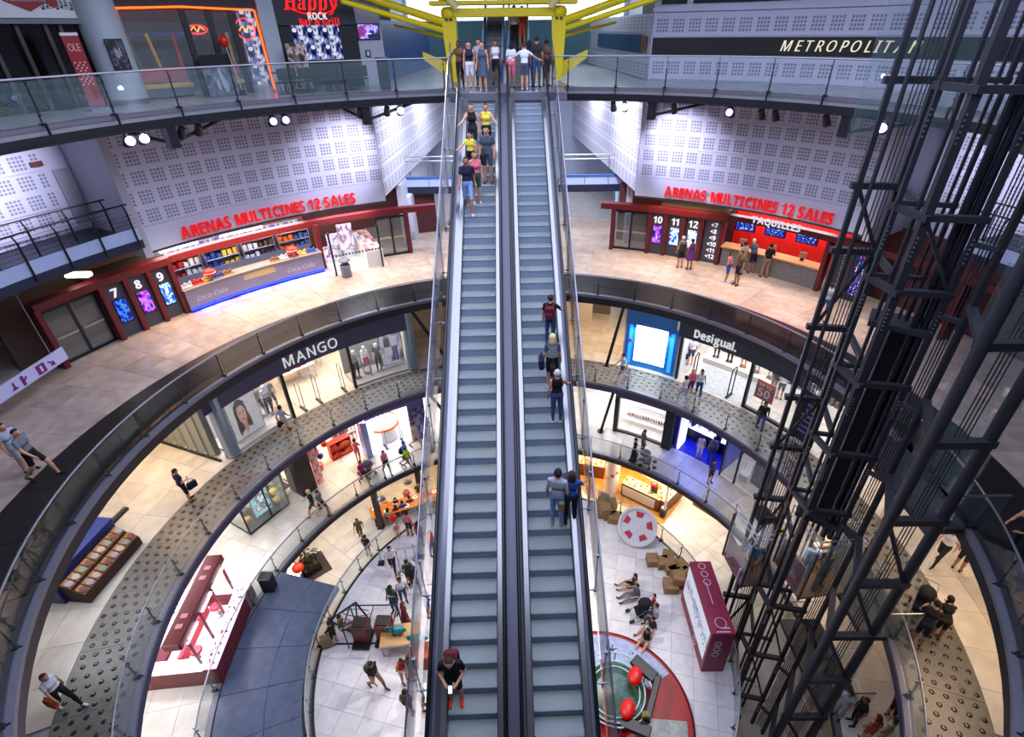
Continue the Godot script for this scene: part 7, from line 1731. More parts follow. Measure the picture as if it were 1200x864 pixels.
	var bl := ["front left box of the near pile behind the wheel", "second front box of the pile behind the wheel", "rear left box of the pile behind the wheel", "right front box of the pile behind the wheel, tape up", "top box of the pile behind the wheel", "rear right box of the pile behind the wheel", "middle front box of the pile behind the wheel", "leftmost box of the pile behind the wheel", "single box left end of the row before the magenta board", "second box from the left in the row before the magenta board", "third box in the row before the magenta board", "long box fourth in the row before the magenta board", "fifth box in the row near the magenta board", "box at the rim in the row near the magenta board", "nearest box left of the magenta board", "box touching the magenta board's left edge", "box behind the magenta board's left edge", "top box of the stack beside the magenta board"]
	for k in bxs.size():
		var b: Array = bxs[k]
		var t := thing("cardboard_box", "brown taped cardboard box, " + bl[k], "box", px(b[0], b[1], E + b[2] * 0.42) , rng.randf_range(-0.5, 0.5), "cardboard boxes on the plaza")
		part("carton", bx(Vector3(0, 0.21, 0), Vector3(b[3], 0.40, b[3]), 0.012), kraft, t)
		part("tape", bx(Vector3(0, 0.412, 0), Vector3(b[3] * 0.96, 0.006, 0.07)), mat("tape tan", Color(0.55, 0.42, 0.22), 0.4), t)
		var ws := MB.new()
		for i in 6: ws.box(Vector3(-b[3] * 0.42 + b[3] * 0.17 * i, 0.37, b[3] / 2 + 0.001), Vector3(0.035, 0.05, 0.006), Basis(Vector3(0, 0, 1), -0.5))
		part("warning_stripe", ws, mat("tape yellow", Color(0.75, 0.62, 0.08), 0.5), t)
	# magenta board
	var mA := px(820, 783, E); var mB := px(798, 703, E)
	var md := mB - mA; var ML := md.length() + 0.2
	var mg := thing("advert_board", "large standing magenta advert box with a pale photo panel and white ring symbols", "advert board", (mA + mB) / 2 + Vector3(0.42, 0, 0.05), atan2(md.x, md.z) + PI / 2)
	# local +x runs along the board, local +z looks left to the escalators
	var mm := mat("board magenta", Color(0.52, 0.03, 0.21), 0.4)
	part("casing", bx(Vector3(0, 1.25, 0), Vector3(ML, 2.5, 0.85), 0.02), mm, mg)
	var pic := Image.create(96, 72, false, Image.FORMAT_RGB8); pic.fill(Color(0.86, 0.88, 0.95))
	for k in 260:
		var y := 22 + int(absf(rng.randfn(0, 14))); var x := rng.randi() % 96
		pic.fill_rect(Rect2i(x, mini(y, 70), 2, 1 + rng.randi() % 3), [Color(0.3, 0.35, 0.6), Color(0.2, 0.2, 0.35), Color(0.6, 0.65, 0.85), Color(0.5, 0.4, 0.5)][rng.randi() % 4])
	pic_panel(mg, "photo_panel", picture("beach photo", pic, 0.45), ML * 0.92, 1.75, at(Vector3(0, 0.62, 0.44)))
	var wl := mat("writing white", Color(0.85, 0.72, 0.80), 0.5)
	var ring := func(c: Vector3, r: float, bs: Basis) -> MB:
		var pts := []
		for i in 17: pts.append(c + bs * Vector3(cos(TAU * i / 16) * r, sin(TAU * i / 16) * r, 0))
		return MB.new().tube(pts, 0.018, 5)
	var tops := Basis(Vector3.RIGHT, -PI / 2)
	for k in 3: part("ring_symbol", ring.call(Vector3(-ML * 0.42 + 0.36 * k, 2.51, 0.0), 0.13, tops), wl, mg)
	part("logo", ring.call(Vector3(ML * 0.36, 2.51, 0.0), 0.2, tops), wl, mg); part("logo_bar", bx(Vector3(ML * 0.36 + 0.34, 2.51, 0), Vector3(0.04, 0.02, 0.5)).box(Vector3(ML * 0.36 + 0.2, 2.51, -0.12), Vector3(0.04, 0.02, 0.3)), wl, mg)
	part("text_line", bx(Vector3(-0.1, 2.51, 0.05), Vector3(0.9, 0.015, 0.03)), wl, mg)
	for k in 3: part("ring_symbol", ring.call(Vector3(ML / 2 + 0.005, 1.9 - 0.34 * k, 0.1), 0.12, Basis(Vector3.UP, PI / 2)), wl, mg)
	part("logo", ring.call(Vector3(0.5, 0.34, 0.44), 0.16, Basis.IDENTITY), wl, mg)
	# red and white stage disc with the ride
	var sc := px(721, 817, E); sc = Vector3(2.55, E, -9.0)
	var st := thing("round_stage", "large low red disc stage with two pale plates and a dark cable spider print", "stage", sc)
	part("disc", MB.new().lathe(Vector3.ZERO, [[3.08, 0.0], [3.08, 0.10], [3.02, 0.12], [0.0, 0.12]], 64), mat("stage red", Color(0.62, 0.04, 0.04), 0.45), st)
	part("edge_ring", MB.new().lathe(Vector3.ZERO, [[3.1, 0.0], [3.12, 0.10], [3.06, 0.125]], 64), mat("stage maroon", Color(0.35, 0.02, 0.06), 0.4), st)
	var plate := func(a0: float, a1: float, r0: float, r1: float) -> PackedVector2Array:
		var p := PackedVector2Array()
		for i in 13: p.append(Vector2(sin(deg_to_rad(lerpf(a0, a1, i / 12.0))), -cos(deg_to_rad(lerpf(a0, a1, i / 12.0)))) * r1)
		for i in 13: p.append(Vector2(sin(deg_to_rad(lerpf(a1, a0, i / 12.0))), -cos(deg_to_rad(lerpf(a1, a0, i / 12.0)))) * r0)
		return p
	part("blue_plate", MB.new().prism(plate.call(-58, 62, 1.45, 2.95), 0.12, 0.135), noisy("plate blue", Color(0.50, 0.55, 0.68), Color(0.66, 0.70, 0.82), 0.7, 0.35), st)
	part("grey_plate", MB.new().prism(plate.call(95, 150, 1.3, 2.85), 0.12, 0.135), noisy("plate grey", Color(0.46, 0.48, 0.48), Color(0.62, 0.64, 0.62), 0.7, 0.35), st)
	part("spider_print", MB.new().box(Vector3(0.55, 0.14, -2.3), Vector3(0.5, 0.008, 0.04), Basis(Vector3.UP, 0.3)).box(Vector3(0.55, 0.14, -2.3), Vector3(0.5, 0.008, 0.04), Basis(Vector3.UP, 1.2)).box(Vector3(0.55, 0.14, -2.3), Vector3(0.4, 0.008, 0.04), Basis(Vector3.UP, 2.2)).box(Vector3(0.55, 0.14, -2.3), Vector3(0.2, 0.01, 0.14)), dk, st)
	var rd := thing("ride_machine", "round glassy simulator ride with green lit bowl, dark arms and two red seats", "ride", Vector3(2.95, E + 0.12, -9.55))
	part("bowl", MB.new().lathe(Vector3.ZERO, [[1.05, 0.0], [1.10, 0.35], [1.02, 0.55], [0.7, 0.42], [0.0, 0.36]], 32), noisy("bowl green", Color(0.10, 0.22, 0.17), Color(0.25, 0.42, 0.32), 0.9, 0.25), rd)
	for s in [[1.06, 0.56], [0.88, 0.52], [1.28, 0.75]]:
		var pts := []
		for i in 33: pts.append(Vector3(sin(TAU * i / 32) * s[0], s[1], cos(TAU * i / 32) * s[0]))
		part("bright_ring", MB.new().tube(pts, 0.03, 6), mat("ring pale", Color(0.72, 0.80, 0.80), 0.3, 0.2), rd)
	part("dark_arm", MB.new().box(Vector3(1.15, 0.75, -0.65), Vector3(0.45, 0.16, 1.0), Basis(Vector3.UP, 0.75), 0.03).box(Vector3(1.25, 0.75, 0.35), Vector3(0.24, 0.16, 1.7), Basis(Vector3.UP, -0.45), 0.03).box(Vector3(0.5, 0.7, 1.25), Vector3(1.0, 0.18, 0.4), Basis(Vector3.UP, -0.4), 0.03), mat("chair black"), rd)
	for s in [Vector3(0.75, 0.85, -0.35), Vector3(0.3, 0.85, 0.75)]: part("red_seat", MB.new().ball(s, Vector3(0.26, 0.18, 0.36), 14, 10, Basis(Vector3.UP, -0.4)), mat("seat bright red", Color(0.85, 0.04, 0.03), 0.4), rd)
	for k in 6: part("stay", MB.new().cyl(Vector3(sin(k) * 1.3, 0, cos(k) * 1.3), Vector3(sin(k) * 1.28, 0.75, cos(k) * 1.28), 0.03, -1, 6), steel(), rd)
	part("control_box", bx(Vector3(0.85, 0.95, 1.0), Vector3(0.25, 0.25, 0.2), 0.02).box(Vector3(0.85, 1.08, 1.02), Vector3(0.08, 0.05, 0.08)), mat("control olive", Color(0.45, 0.42, 0.10), 0.5), rd)
	# left half of the plaza: technical carts and party table
	var ca := px(440, 748, E)
	for k in 2:
		var cr := thing("machine_case", "orange brown machine case on a black dolly, %s of the pair" % ["left", "right"][k], "machine case", ca + Vector3(-0.45 + 0.9 * k, 0, -0.05 * k), -0.05)
		part("case", bx(Vector3(0, 0.62, 0), Vector3(0.62, 0.95, 0.55), 0.03), mat("case orange", Color(0.42, 0.13, 0.06), 0.45), cr)
		part("dolly", bx(Vector3(0, 0.08, 0.08), Vector3(0.7, 0.16, 0.85), 0.03), mat("chair black"), cr)
		part("top_vent", bx(Vector3(0, 1.12, 0), Vector3(0.5, 0.05, 0.42), 0.01), mat("chair black"), cr)
		if k == 1: part("warning_stripe", bx(Vector3(0.36, 0.09, 0.08), Vector3(0.02, 0.1, 0.8)), mat("tape pale", Color(0.7, 0.66, 0.5), 0.5), cr)
	var fr := thing("gantry", "thin dark steel frame standing over the two orange cases", "frame", ca + Vector3(0.0, 0, -0.1))
	for s in [[-1, -1], [1, -1], [-1, 1], [1, 1]]: part("leg", MB.new().cyl(Vector3(s[0] * 0.95, 0, s[1] * 0.5), Vector3(s[0] * 0.95, 1.3, s[1] * 0.5), 0.025, -1, 6), dark(), fr)
	part("top_rail", MB.new().tube([Vector3(-0.95, 1.3, -0.5), Vector3(0.95, 1.3, -0.5), Vector3(0.95, 1.3, 0.5), Vector3(-0.95, 1.3, 0.5), Vector3(-0.95, 1.3, -0.5)], 0.03, 6), dark(), fr)
	part("cross_bar", MB.new().cyl(Vector3(0, 1.3, -0.5), Vector3(0, 1.3, 0.5), 0.02, -1, 6), dark(), fr)
	var hw := thing("hoist_cart", "folded steel hoist cart lying beside the rail left of the orange cases", "cart", px(408, 742, E))
	part("rails", MB.new().tube([Vector3(-0.9, 0.1, -0.5), Vector3(0.5, 0.1, 0.2), Vector3(0.9, 0.35, -0.3), Vector3(0.3, 1.0, -0.7), Vector3(-0.9, 0.1, -0.5)], 0.04, 6), dark(), hw)
	part("arm", MB.new().cyl(Vector3(0.5, 0.1, 0.2), Vector3(0.3, 1.0, -0.7), 0.03, -1, 6), dark(), hw)
	part("wheel", MB.new().cyl(Vector3(-0.9, 0.1, -0.45), Vector3(-0.9, 0.1, -0.55), 0.1, -1, 12).cyl(Vector3(0.9, 0.1, 0.25), Vector3(0.9, 0.1, 0.15), 0.1, -1, 12), mat("chair black"), hw)
	var ck := thing("floor_cable", "dark rubber cable strip running straight across the plaza tiles", "cable strip")
	var c0 := px(392, 755, E); var c1 := px(470, 754, E)
	part("strip", MB.new().box((c0 + c1) / 2 + Vector3(0, 0.012, 0), Vector3((c1 - c0).length(), 0.024, 0.07)), mat("chair black"), ck)
	var lp := thing("cable_loop", "thin cable hose looped on the plaza beside the steel frame", "cable")
	var lpt := []
	for i in 25: lpt.append(px(418 + 16 * cos(TAU * i / 26.0), 718 + 4 * sin(TAU * i / 26.0), E + 0.02))
	part("hose", MB.new().tube(lpt, 0.014, 5), dark(), lp)
	var ptb := thing("party_table", "plywood activity table with turquoise balloon figures beside the escalator", "table", px(472, 756, E) + Vector3(0, 0, 0), 0.1)
	part("top", bx(Vector3(0, 0.74, 0), Vector3(1.5, 0.06, 0.9), 0.01), mat("plywood", Color(0.72, 0.55, 0.33), 0.5), ptb)
	part("edge", bx(Vector3(0, 0.68, 0.46), Vector3(1.5, 0.12, 0.03)), mat("panel soft"), ptb)
	for s in [[-1, -1], [1, -1], [-1, 1], [1, 1]]: part("leg", bx(Vector3(s[0] * 0.68, 0.36, s[1] * 0.38), Vector3(0.06, 0.72, 0.06)), steel(), ptb)
	var aq := mat("turquoise", Color(0.10, 0.50, 0.55), 0.35)
	for k in 2:
		var bf := thing("balloon_figure", ["turquoise fish shaped balloon on the plywood table", "turquoise round balloon hanging by the escalator glass"][k], "balloon", [px(466, 742, E + 0.8), px(491, 752, E + 0.9)][k])
		part("body", MB.new().ball(Vector3(0, 0.2, 0), Vector3(0.32, 0.2, 0.16), 12, 8), aq, bf)
		part("fin", MB.new().ball(Vector3(-0.36, 0.25, 0), Vector3(0.12, 0.18, 0.05), 8, 6).ball(Vector3(0.3, 0.3, 0.05), Vector3(0.1, 0.1, 0.05), 8, 6), aq, bf)
	var ob := thing("equipment_case", "orange flight case with yellow poles beside the escalator on the plaza", "case", px(494, 775, E))
	part("box", bx(Vector3(0, 0.4, 0), Vector3(0.8, 0.8, 0.7), 0.03), mat("case bright", Color(0.55, 0.17, 0.06), 0.5), ob)
	for k in 3: part("pole", MB.new().cyl(Vector3(-0.25 + 0.1 * k, 0.8, 0), Vector3(-0.15 + 0.1 * k, 1.6, -0.2), 0.02, -1, 6), mat("tape yellow"), ob)
	for k in 2:
		var gd := thing("guide_barrier", "low white barrier tube %s in the crowd left of the escalators" % ["near", "far"][k], "barrier", [px(487, 705, E), px(470, 660, E)][k])
		part("rail", MB.new().tube([Vector3(-0.9, 0, 0), Vector3(-0.9, 0.8, 0), Vector3(0.9, 0.8, -0.3), Vector3(0.9, 0, -0.3)], 0.025, 6), steel(), gd)
		part("foot", bx(Vector3(-0.9, 0.02, 0), Vector3(0.3, 0.04, 0.3)).box(Vector3(0.9, 0.02, -0.3), Vector3(0.3, 0.04, 0.3)), dark(), gd)
	for k in 3:
		var sb := thing("stanchion", "chrome stanchion with a red rope on the far left of the plaza, %s" % ["left", "middle", "right"][k], "stanchion", [px(470, 672, E), px(478, 662, E), px(487, 655, E)][k], 0.0, "rope stanchions")
		part("base", MB.new().lathe(Vector3.ZERO, [[0.17, 0.0], [0.15, 0.04], [0.03, 0.06]], 14), steel(), sb)
		part("post", MB.new().cyl(Vector3(0, 0.05, 0), Vector3(0, 0.95, 0), 0.025, -1, 8), steel(), sb)
		part("knob", MB.new().ball(Vector3(0, 0.97, 0), Vector3(0.05, 0.05, 0.05), 8, 6), steel(), sb)

func shelf_at(k: int) -> Node3D:
	shelf_unit(["cafe back shelf with bottles on the left", "cafe back shelf with crates in the middle", "cafe back shelf with jars on the right"][k], -38.0 + 6.0 * k, 16.6, D, 2.0, 2.2, 3, [Color(0.5, 0.3, 0.15), Color(0.75, 0.55, 0.3), Color(0.3, 0.2, 0.12)], mat("pier brown"))
	return null

func build_tower() -> void:
	var st := mat("tower steel", Color(0.20, 0.205, 0.23), 0.45, 0.35)
	var t := thing("lift_tower", "dark steel lattice lift tower rising from the bottom storey past the top ring", "lift tower")
	# columns: degrees to the right of the hall's front, metres away, thickness, kind
	var at_ := func(a: float, r: float, y := 0.0) -> Vector3: return Vector3(sin(deg_to_rad(a)) * r, y, -cos(deg_to_rad(a)) * r)
	var y1 := 28.5
	for c in [[31.7, 15.0, 0.12, 0], [34.7, 15.4, 0.14, 0], [35.1, 13.9, 0.10, 0], [36.7, 13.95, 0.07, 0], [37.5, 13.4, 0.17, 0], [38.5, 14.3, 0.05, 0], [39.1, 14.3, 0.08, 0], [41.35, 13.9, 0.11, 0], [43.3, 13.8, 0.12, 0], [32.7, 14.8, 0.05, 1], [45.2, 12.0, 0.13, 1], [49.0, 13.0, 0.13, 1]]:
		var p: Vector3 = at_.call(c[0], c[1])
		if c[3] == 0: part("column", MB.new().box(p + Vector3(0, y1 / 2, 0), Vector3(c[2], y1, c[2]), Basis(Vector3.UP, -0.2)), st, t)
		else: part("tube_column", MB.new().cyl(p, p + Vector3(0, y1, 0), c[2], -1, 12), st, t)
	for c in [[39.9, 14.0], [40.65, 14.05], [40.3, 14.4]]: part("piston", MB.new().cyl(at_.call(c[0], c[1], 11.4), at_.call(c[0], c[1], y1), 0.085, -1, 12), mat("piston steel", Color(0.24, 0.25, 0.29), 0.25, 0.8), t)
	var rope := MB.new()
	for k in 12: rope.cyl(at_.call([33.3, 33.6, 33.9, 34.2, 42.0, 42.25, 42.5, 42.75, 46.6, 46.9, 47.2, 47.5][k], 14.9 if k < 4 else 14.0 if k < 8 else 12.6), at_.call([33.3, 33.6, 33.9, 34.2, 42.0, 42.25, 42.5, 42.75, 46.6, 46.9, 47.2, 47.5][k], 14.9 if k < 4 else 14.0 if k < 8 else 12.6, y1), 0.014, -1, 5, false)
	part("rope_set", rope, st, t).set_meta("kind", "stuff")
	var beam := func(p: Vector3, q: Vector3, h: float, w: float) -> void:
		var d := q - p
		part("cross_beam", MB.new().box((p + q) / 2, Vector3(w, h, d.length() + 0.12), Basis.looking_at(d)), st, t)
	var ll := [1.0, 3.2, 4.8, 7.0, 9.4, 11.35, 13.65, 16.4, 19.2, 22.0]
	for k in ll.size():
		var y: float = EYE - ll[k]
		beam.call(at_.call(31.3, 15.0, y), at_.call(34.9, 15.4, y), 0.15, 0.16)
		beam.call(at_.call(34.7, 15.4, y), at_.call(36.7, 13.95, y), 0.17, 0.10)
		if k in [1, 2, 4, 6, 8]:
			var up := k % 2 == 1
			part("brace", MB.new().cyl(at_.call(31.7 if up else 34.7, 15.0 if up else 15.4, y), at_.call(34.7 if up else 31.7, 15.4 if up else 15.0, EYE - ll[k + 1]), 0.05, -1, 6), st, t)
	var rr := [1.0, 3.32, 4.97, 7.42, 9.7, 11.9, 16.6, 19.6, 22.6]
	for k in rr.size():
		var y: float = EYE - rr[k]
		beam.call(at_.call(34.9, 14.0, y), at_.call(37.6, 13.3, y), 0.14, 0.14)
		beam.call(at_.call(37.5, 13.4, y), at_.call(41.5, 13.9, y), 0.14, 0.14)
		beam.call(at_.call(35.1, 13.9, y + 0.1), at_.call(39.1, 14.3, y + 0.1), 0.10, 0.10)
		beam.call(at_.call(41.35, 13.9, y - 0.5), at_.call(43.3, 13.8, y - 0.5), 0.10, 0.10)
		if k in [1, 6, 7]: part("brace", MB.new().cyl(at_.call(37.5, 13.4, y), at_.call(41.35, 13.9, EYE - rr[k + 1]), 0.04, -1, 6), st, t)
		for a in [35.1, 37.5, 41.35]:
			var m := MB.new()
			for i in 6:
				var o: Vector3 = at_.call(a, 13.3 if a == 37.5 else 13.84, y - 0.9 + 0.1 * i)
				m.cyl(o, o + Vector3(-0.02, 0, 0.03), 0.022, -1, 6)
			part("bolt_row", m, steel(), t).set_meta("kind", "stuff")
	for k in 9:
		var y := EYE - 5.1 - 2.42 * (k - 1)
		beam.call(at_.call(45.0, 12.0, y), at_.call(49.3, 13.0, y), 0.18, 0.18)
		beam.call(at_.call(43.3, 13.8, y), at_.call(45.2, 12.0, y), 0.14, 0.16)
		if y < 15.5: part("brace", MB.new().cyl(at_.call(45.2, 12.0, y), at_.call(49.0, 13.0, y - 2.42), 0.06, -1, 8), st, t)
	# big dark cable trunk hanging between the shafts
	part("trunk", MB.new().box(at_.call(38.6, 14.35, 15.3), Vector3(0.72, 6.4, 0.40), Basis(Vector3.UP, -0.6), 0.02), mat("trunk black", Color(0.05, 0.055, 0.07), 0.4), t)
	part("trunk_rib", MB.new().cyl(at_.call(38.2, 14.1, 12.1), at_.call(38.2, 14.1, 18.5), 0.03, -1, 6), steel(), t)
	for y in [18.6, 12.0]: part("machine_frame", MB.new().box(at_.call(38.6, 14.2, y), Vector3(1.2, 0.14, 0.8), Basis(Vector3.UP, -0.6)), st, t)
	# glass screens of the tower facing the floors
	for k in 9: part("glass_pane", MB.new().box(Vector3(10.35, 1.6 + 2.9 * k, -9.7), Vector3(0.03, 2.6, 1.8), Basis(Vector3.UP, 0.05)), glass("tower glass", Color(0.50, 0.62, 0.64), 0.12), t)
	part("glass_pane", MB.new().box(Vector3(8.9, 24.2, -13.3), Vector3(2.6, 3.6, 0.03)), glass("tower glass", Color.WHITE, 0.1), t)
	# landing decks joining the tower to the floors
	for y in [A, B, C, T]:
		var ld := thing("lift_landing", "dark steel and glass lift landing between the tower and the %s" % ("cinema storey" if y == A else "clothes shop storey" if y == B else "lower shop storey" if y == C else "top ring"), "landing")
		var x1: float = 11.6 if y != T else 13.0
		part("deck", MB.new().box(Vector3((10.05 + x1) / 2, y - 0.1, -10.6), Vector3(x1 - 10.05, 0.2, 3.4)), mat("deck grey", Color(0.22, 0.22, 0.24), 0.5), ld)
		for z in [-12.3, -8.9]:
			part("glass_pane", bx(Vector3((10.2 + x1) / 2, y + 0.6, z), Vector3(x1 - 10.2, 1.1, 0.02)), glass("tower glass", Color.WHITE, 0.1), ld)
			part("handrail", MB.new().cyl(Vector3(10.1, y + 1.18, z), Vector3(x1, y + 1.18, z), 0.03, -1, 8), steel(), ld)
	# two lift cabs
	for k in 2:
		var base := [Vector3(8.15, 7.5, -12.45), Vector3(9.3, 9.0, -11.0)][k] as Vector3
		var cb := thing("lift_cab", ["rear glass lift cab with people, partly hidden by the near cab", "near glass lift cab with a machinery frame on its roof"][k], "lift cab", base, 0.12)
		var w: float = [1.35, 1.6][k]; var dp: float = [1.45, 1.5][k]; var h := 2.3
		part("floor", bx(Vector3(0, 0.05, 0), Vector3(w, 0.1, dp), 0.02), mat("cab floor", Color(0.46, 0.34, 0.24), 0.4), cb)
		for s in [[-1, -1], [1, -1], [-1, 1], [1, 1]]: part("corner_post", bx(Vector3(s[0] * w / 2, h / 2, s[1] * dp / 2), Vector3(0.06, h, 0.06)), st, cb)
		for s in [[Vector3(0, h / 2, dp / 2), Vector3(w, h - 0.2, 0.02)], [Vector3(-w / 2, h / 2, 0), Vector3(0.02, h - 0.2, dp)], [Vector3(w / 2, h / 2, 0), Vector3(0.02, h - 0.2, dp)]]: part("glass_wall", bx(s[0], s[1]), glass("tower glass", Color.WHITE, 0.1), cb)
		part("red_wall", bx(Vector3(-w / 2 + 0.05, 0.7, -0.1), Vector3(0.03, 1.2, dp - 0.3)), mat("cab red", Color(0.40, 0.03, 0.10), 0.5), cb)
		part("roof_glass", bx(Vector3(0, h, 0), Vector3(w, 0.03, dp)), glass("roof glass", Color(0.6, 0.72, 0.78), 0.12), cb)
		part("roof_machine", bx(Vector3(0.15, h + 0.22, -0.35), Vector3(0.45, 0.4, 0.6), 0.03).box(Vector3(0.5, h + 0.12, 0.1), Vector3(0.16, 0.22, 0.9), Basis.IDENTITY, 0.02), mat("trunk black"), cb)
		part("warning_label", bx(Vector3(0.5, h + 0.24, 0.3), Vector3(0.12, 0.01, 0.16)), mat("tape yellow"), cb)
		for s in [0.25, 0.5]: part("roof_rail", MB.new().tube([Vector3(-w / 2, h + s, -dp / 2), Vector3(-w / 2, h + s, dp / 2), Vector3(w / 2, h + s, dp / 2), Vector3(w / 2, h + s, -dp / 2)], 0.022, 6), steel(), cb)
		for s in [[-1, 1], [1, 1], [-1, -1], [1, -1], [-0.3, 1], [0.3, 1]]: part("rail_post", MB.new().cyl(Vector3(s[0] * w / 2, h, s[1] * dp / 2), Vector3(s[0] * w / 2, h + 0.5, s[1] * dp / 2), 0.02, -1, 6), steel(), cb)
		if k == 1: panel_light(base + Vector3(0, 2.2, 0.1), 0, Vector2(0.8, 0.8), Color(1.0, 0.92, 0.8), 2.2)
	var bs := thing("light_bar_sign", "narrow white sign strip beside the rear lift cab", "sign", px(868, 668, 8.2), 0.0)
	part("strip", MB.new().box(Vector3(0, -0.6, 0), Vector3(0.10, 1.3, 0.06), Basis(Vector3(0, 0, 1), 0.0), 0.01), mat("display white"), bs)
	part("writing", bx(Vector3(0, -0.6, 0.035), Vector3(0.05, 1.0, 0.01)), mat("logo violet"), bs)
	# shop goods seen below through the tower
	for k in 3: shelf_unit("low shelf of pink and brown goods seen through the lower lift tower, %s" % ["left", "middle", "right"][k], 92.0 + 8.0 * k, 14.6, C, 1.8, 1.2, 2, [Color(0.6, 0.3, 0.25), Color(0.75, 0.6, 0.5), Color(0.4, 0.25, 0.2)], mat("shelf pale", Color(0.7, 0.62, 0.5), 0.5))

func on_step(k: float, lat: float) -> Vector3:
	var p := esc(k, lat); p.y = esc(ceilf(k), lat).y
	return p
func carry(nm: String, label: String, cat: String, p: Node3D, o: Vector3, kind: String, col: String) -> void:
	var s := p.scale.x
	var t := thing(nm, label, cat, p.transform * o, p.rotation.y)
	var m := cloth(col)
	match kind:
		"pack":
			part("bag", bx(Vector3(0, 0, 0), Vector3(0.30, 0.42, 0.16) * s, 0.05), m, t)
			part("pocket", bx(Vector3(0, -0.08, -0.10) * s, Vector3(0.24, 0.2, 0.06) * s, 0.025), m, t)
			for x in [-0.1, 0.1]: part("strap", MB.new().tube([Vector3(x, 0.18, 0.06) * s, Vector3(x * 1.1, 0.24, 0.16) * s, Vector3(x * 1.2, 0.12, 0.29) * s, Vector3(x * 1.1, -0.12, 0.2) * s], 0.018 * s, 5), m, t)
		"tote":
			part("bag", bx(Vector3(0, -0.2, 0) * s, Vector3(0.14, 0.32, 0.36) * s, 0.03), m, t)
			part("handle", MB.new().tube([Vector3(0, -0.05, -0.12) * s, Vector3(0, 0.1, -0.06) * s, Vector3(0, 0.1, 0.06) * s, Vector3(0, -0.05, 0.12) * s], 0.012 * s, 5), m, t)
		"phone":
			part("case", bx(Vector3.ZERO, Vector3(0.08, 0.015, 0.15), 0.005), mat("chair black"), t, at(Vector3.ZERO, Basis(Vector3.RIGHT, 0.5)))
			part("screen", bx(Vector3(0, 0.009, 0), Vector3(0.07, 0.004, 0.13)), glow("phone glow", Color(0.7, 0.75, 1.0), 1.5), t, at(Vector3.ZERO, Basis(Vector3.RIGHT, 0.5)))
func stroller(o: Vector3, face: float, col: String, label: String) -> void:
	var t := thing("stroller", label, "stroller", o, deg_to_rad(face))
	part("frame", MB.new().tube([Vector3(-0.22, 1.0, -0.55), Vector3(-0.22, 0.45, 0.1), Vector3(-0.22, 0.15, 0.45)], 0.016, 6).tube([Vector3(0.22, 1.0, -0.55), Vector3(0.22, 0.45, 0.1), Vector3(0.22, 0.15, 0.45)], 0.016, 6).tube([Vector3(-0.22, 0.15, -0.3), Vector3(-0.22, 0.5, 0.05)], 0.016, 6).tube([Vector3(0.22, 0.15, -0.3), Vector3(0.22, 0.5, 0.05)], 0.016, 6).tube([Vector3(-0.22, 1.0, -0.55), Vector3(0.22, 1.0, -0.55)], 0.02, 6), steel(), t)
	part("seat", MB.new().box(Vector3(0, 0.45, 0.05), Vector3(0.38, 0.10, 0.42), Basis.IDENTITY, 0.03).box(Vector3(0, 0.68, -0.2), Vector3(0.38, 0.5, 0.08), Basis(Vector3.RIGHT, -0.4), 0.03), cloth(col), t)
	part("canopy", MB.new().ball(Vector3(0, 0.86, -0.12), Vector3(0.24, 0.2, 0.3), 12, 8), cloth(col), t)
	part("basket", bx(Vector3(0, 0.24, 0), Vector3(0.34, 0.14, 0.4), 0.02), cloth("dark"), t)
	for s in [[-1, -0.3], [1, -0.3], [-1, 0.45], [1, 0.45]]: part("wheel", MB.new().cyl(Vector3(s[0] * 0.23, 0.12, s[1]), Vector3(s[0] * 0.27, 0.12, s[1]), 0.12, -1, 12), mat("chair black"), t)

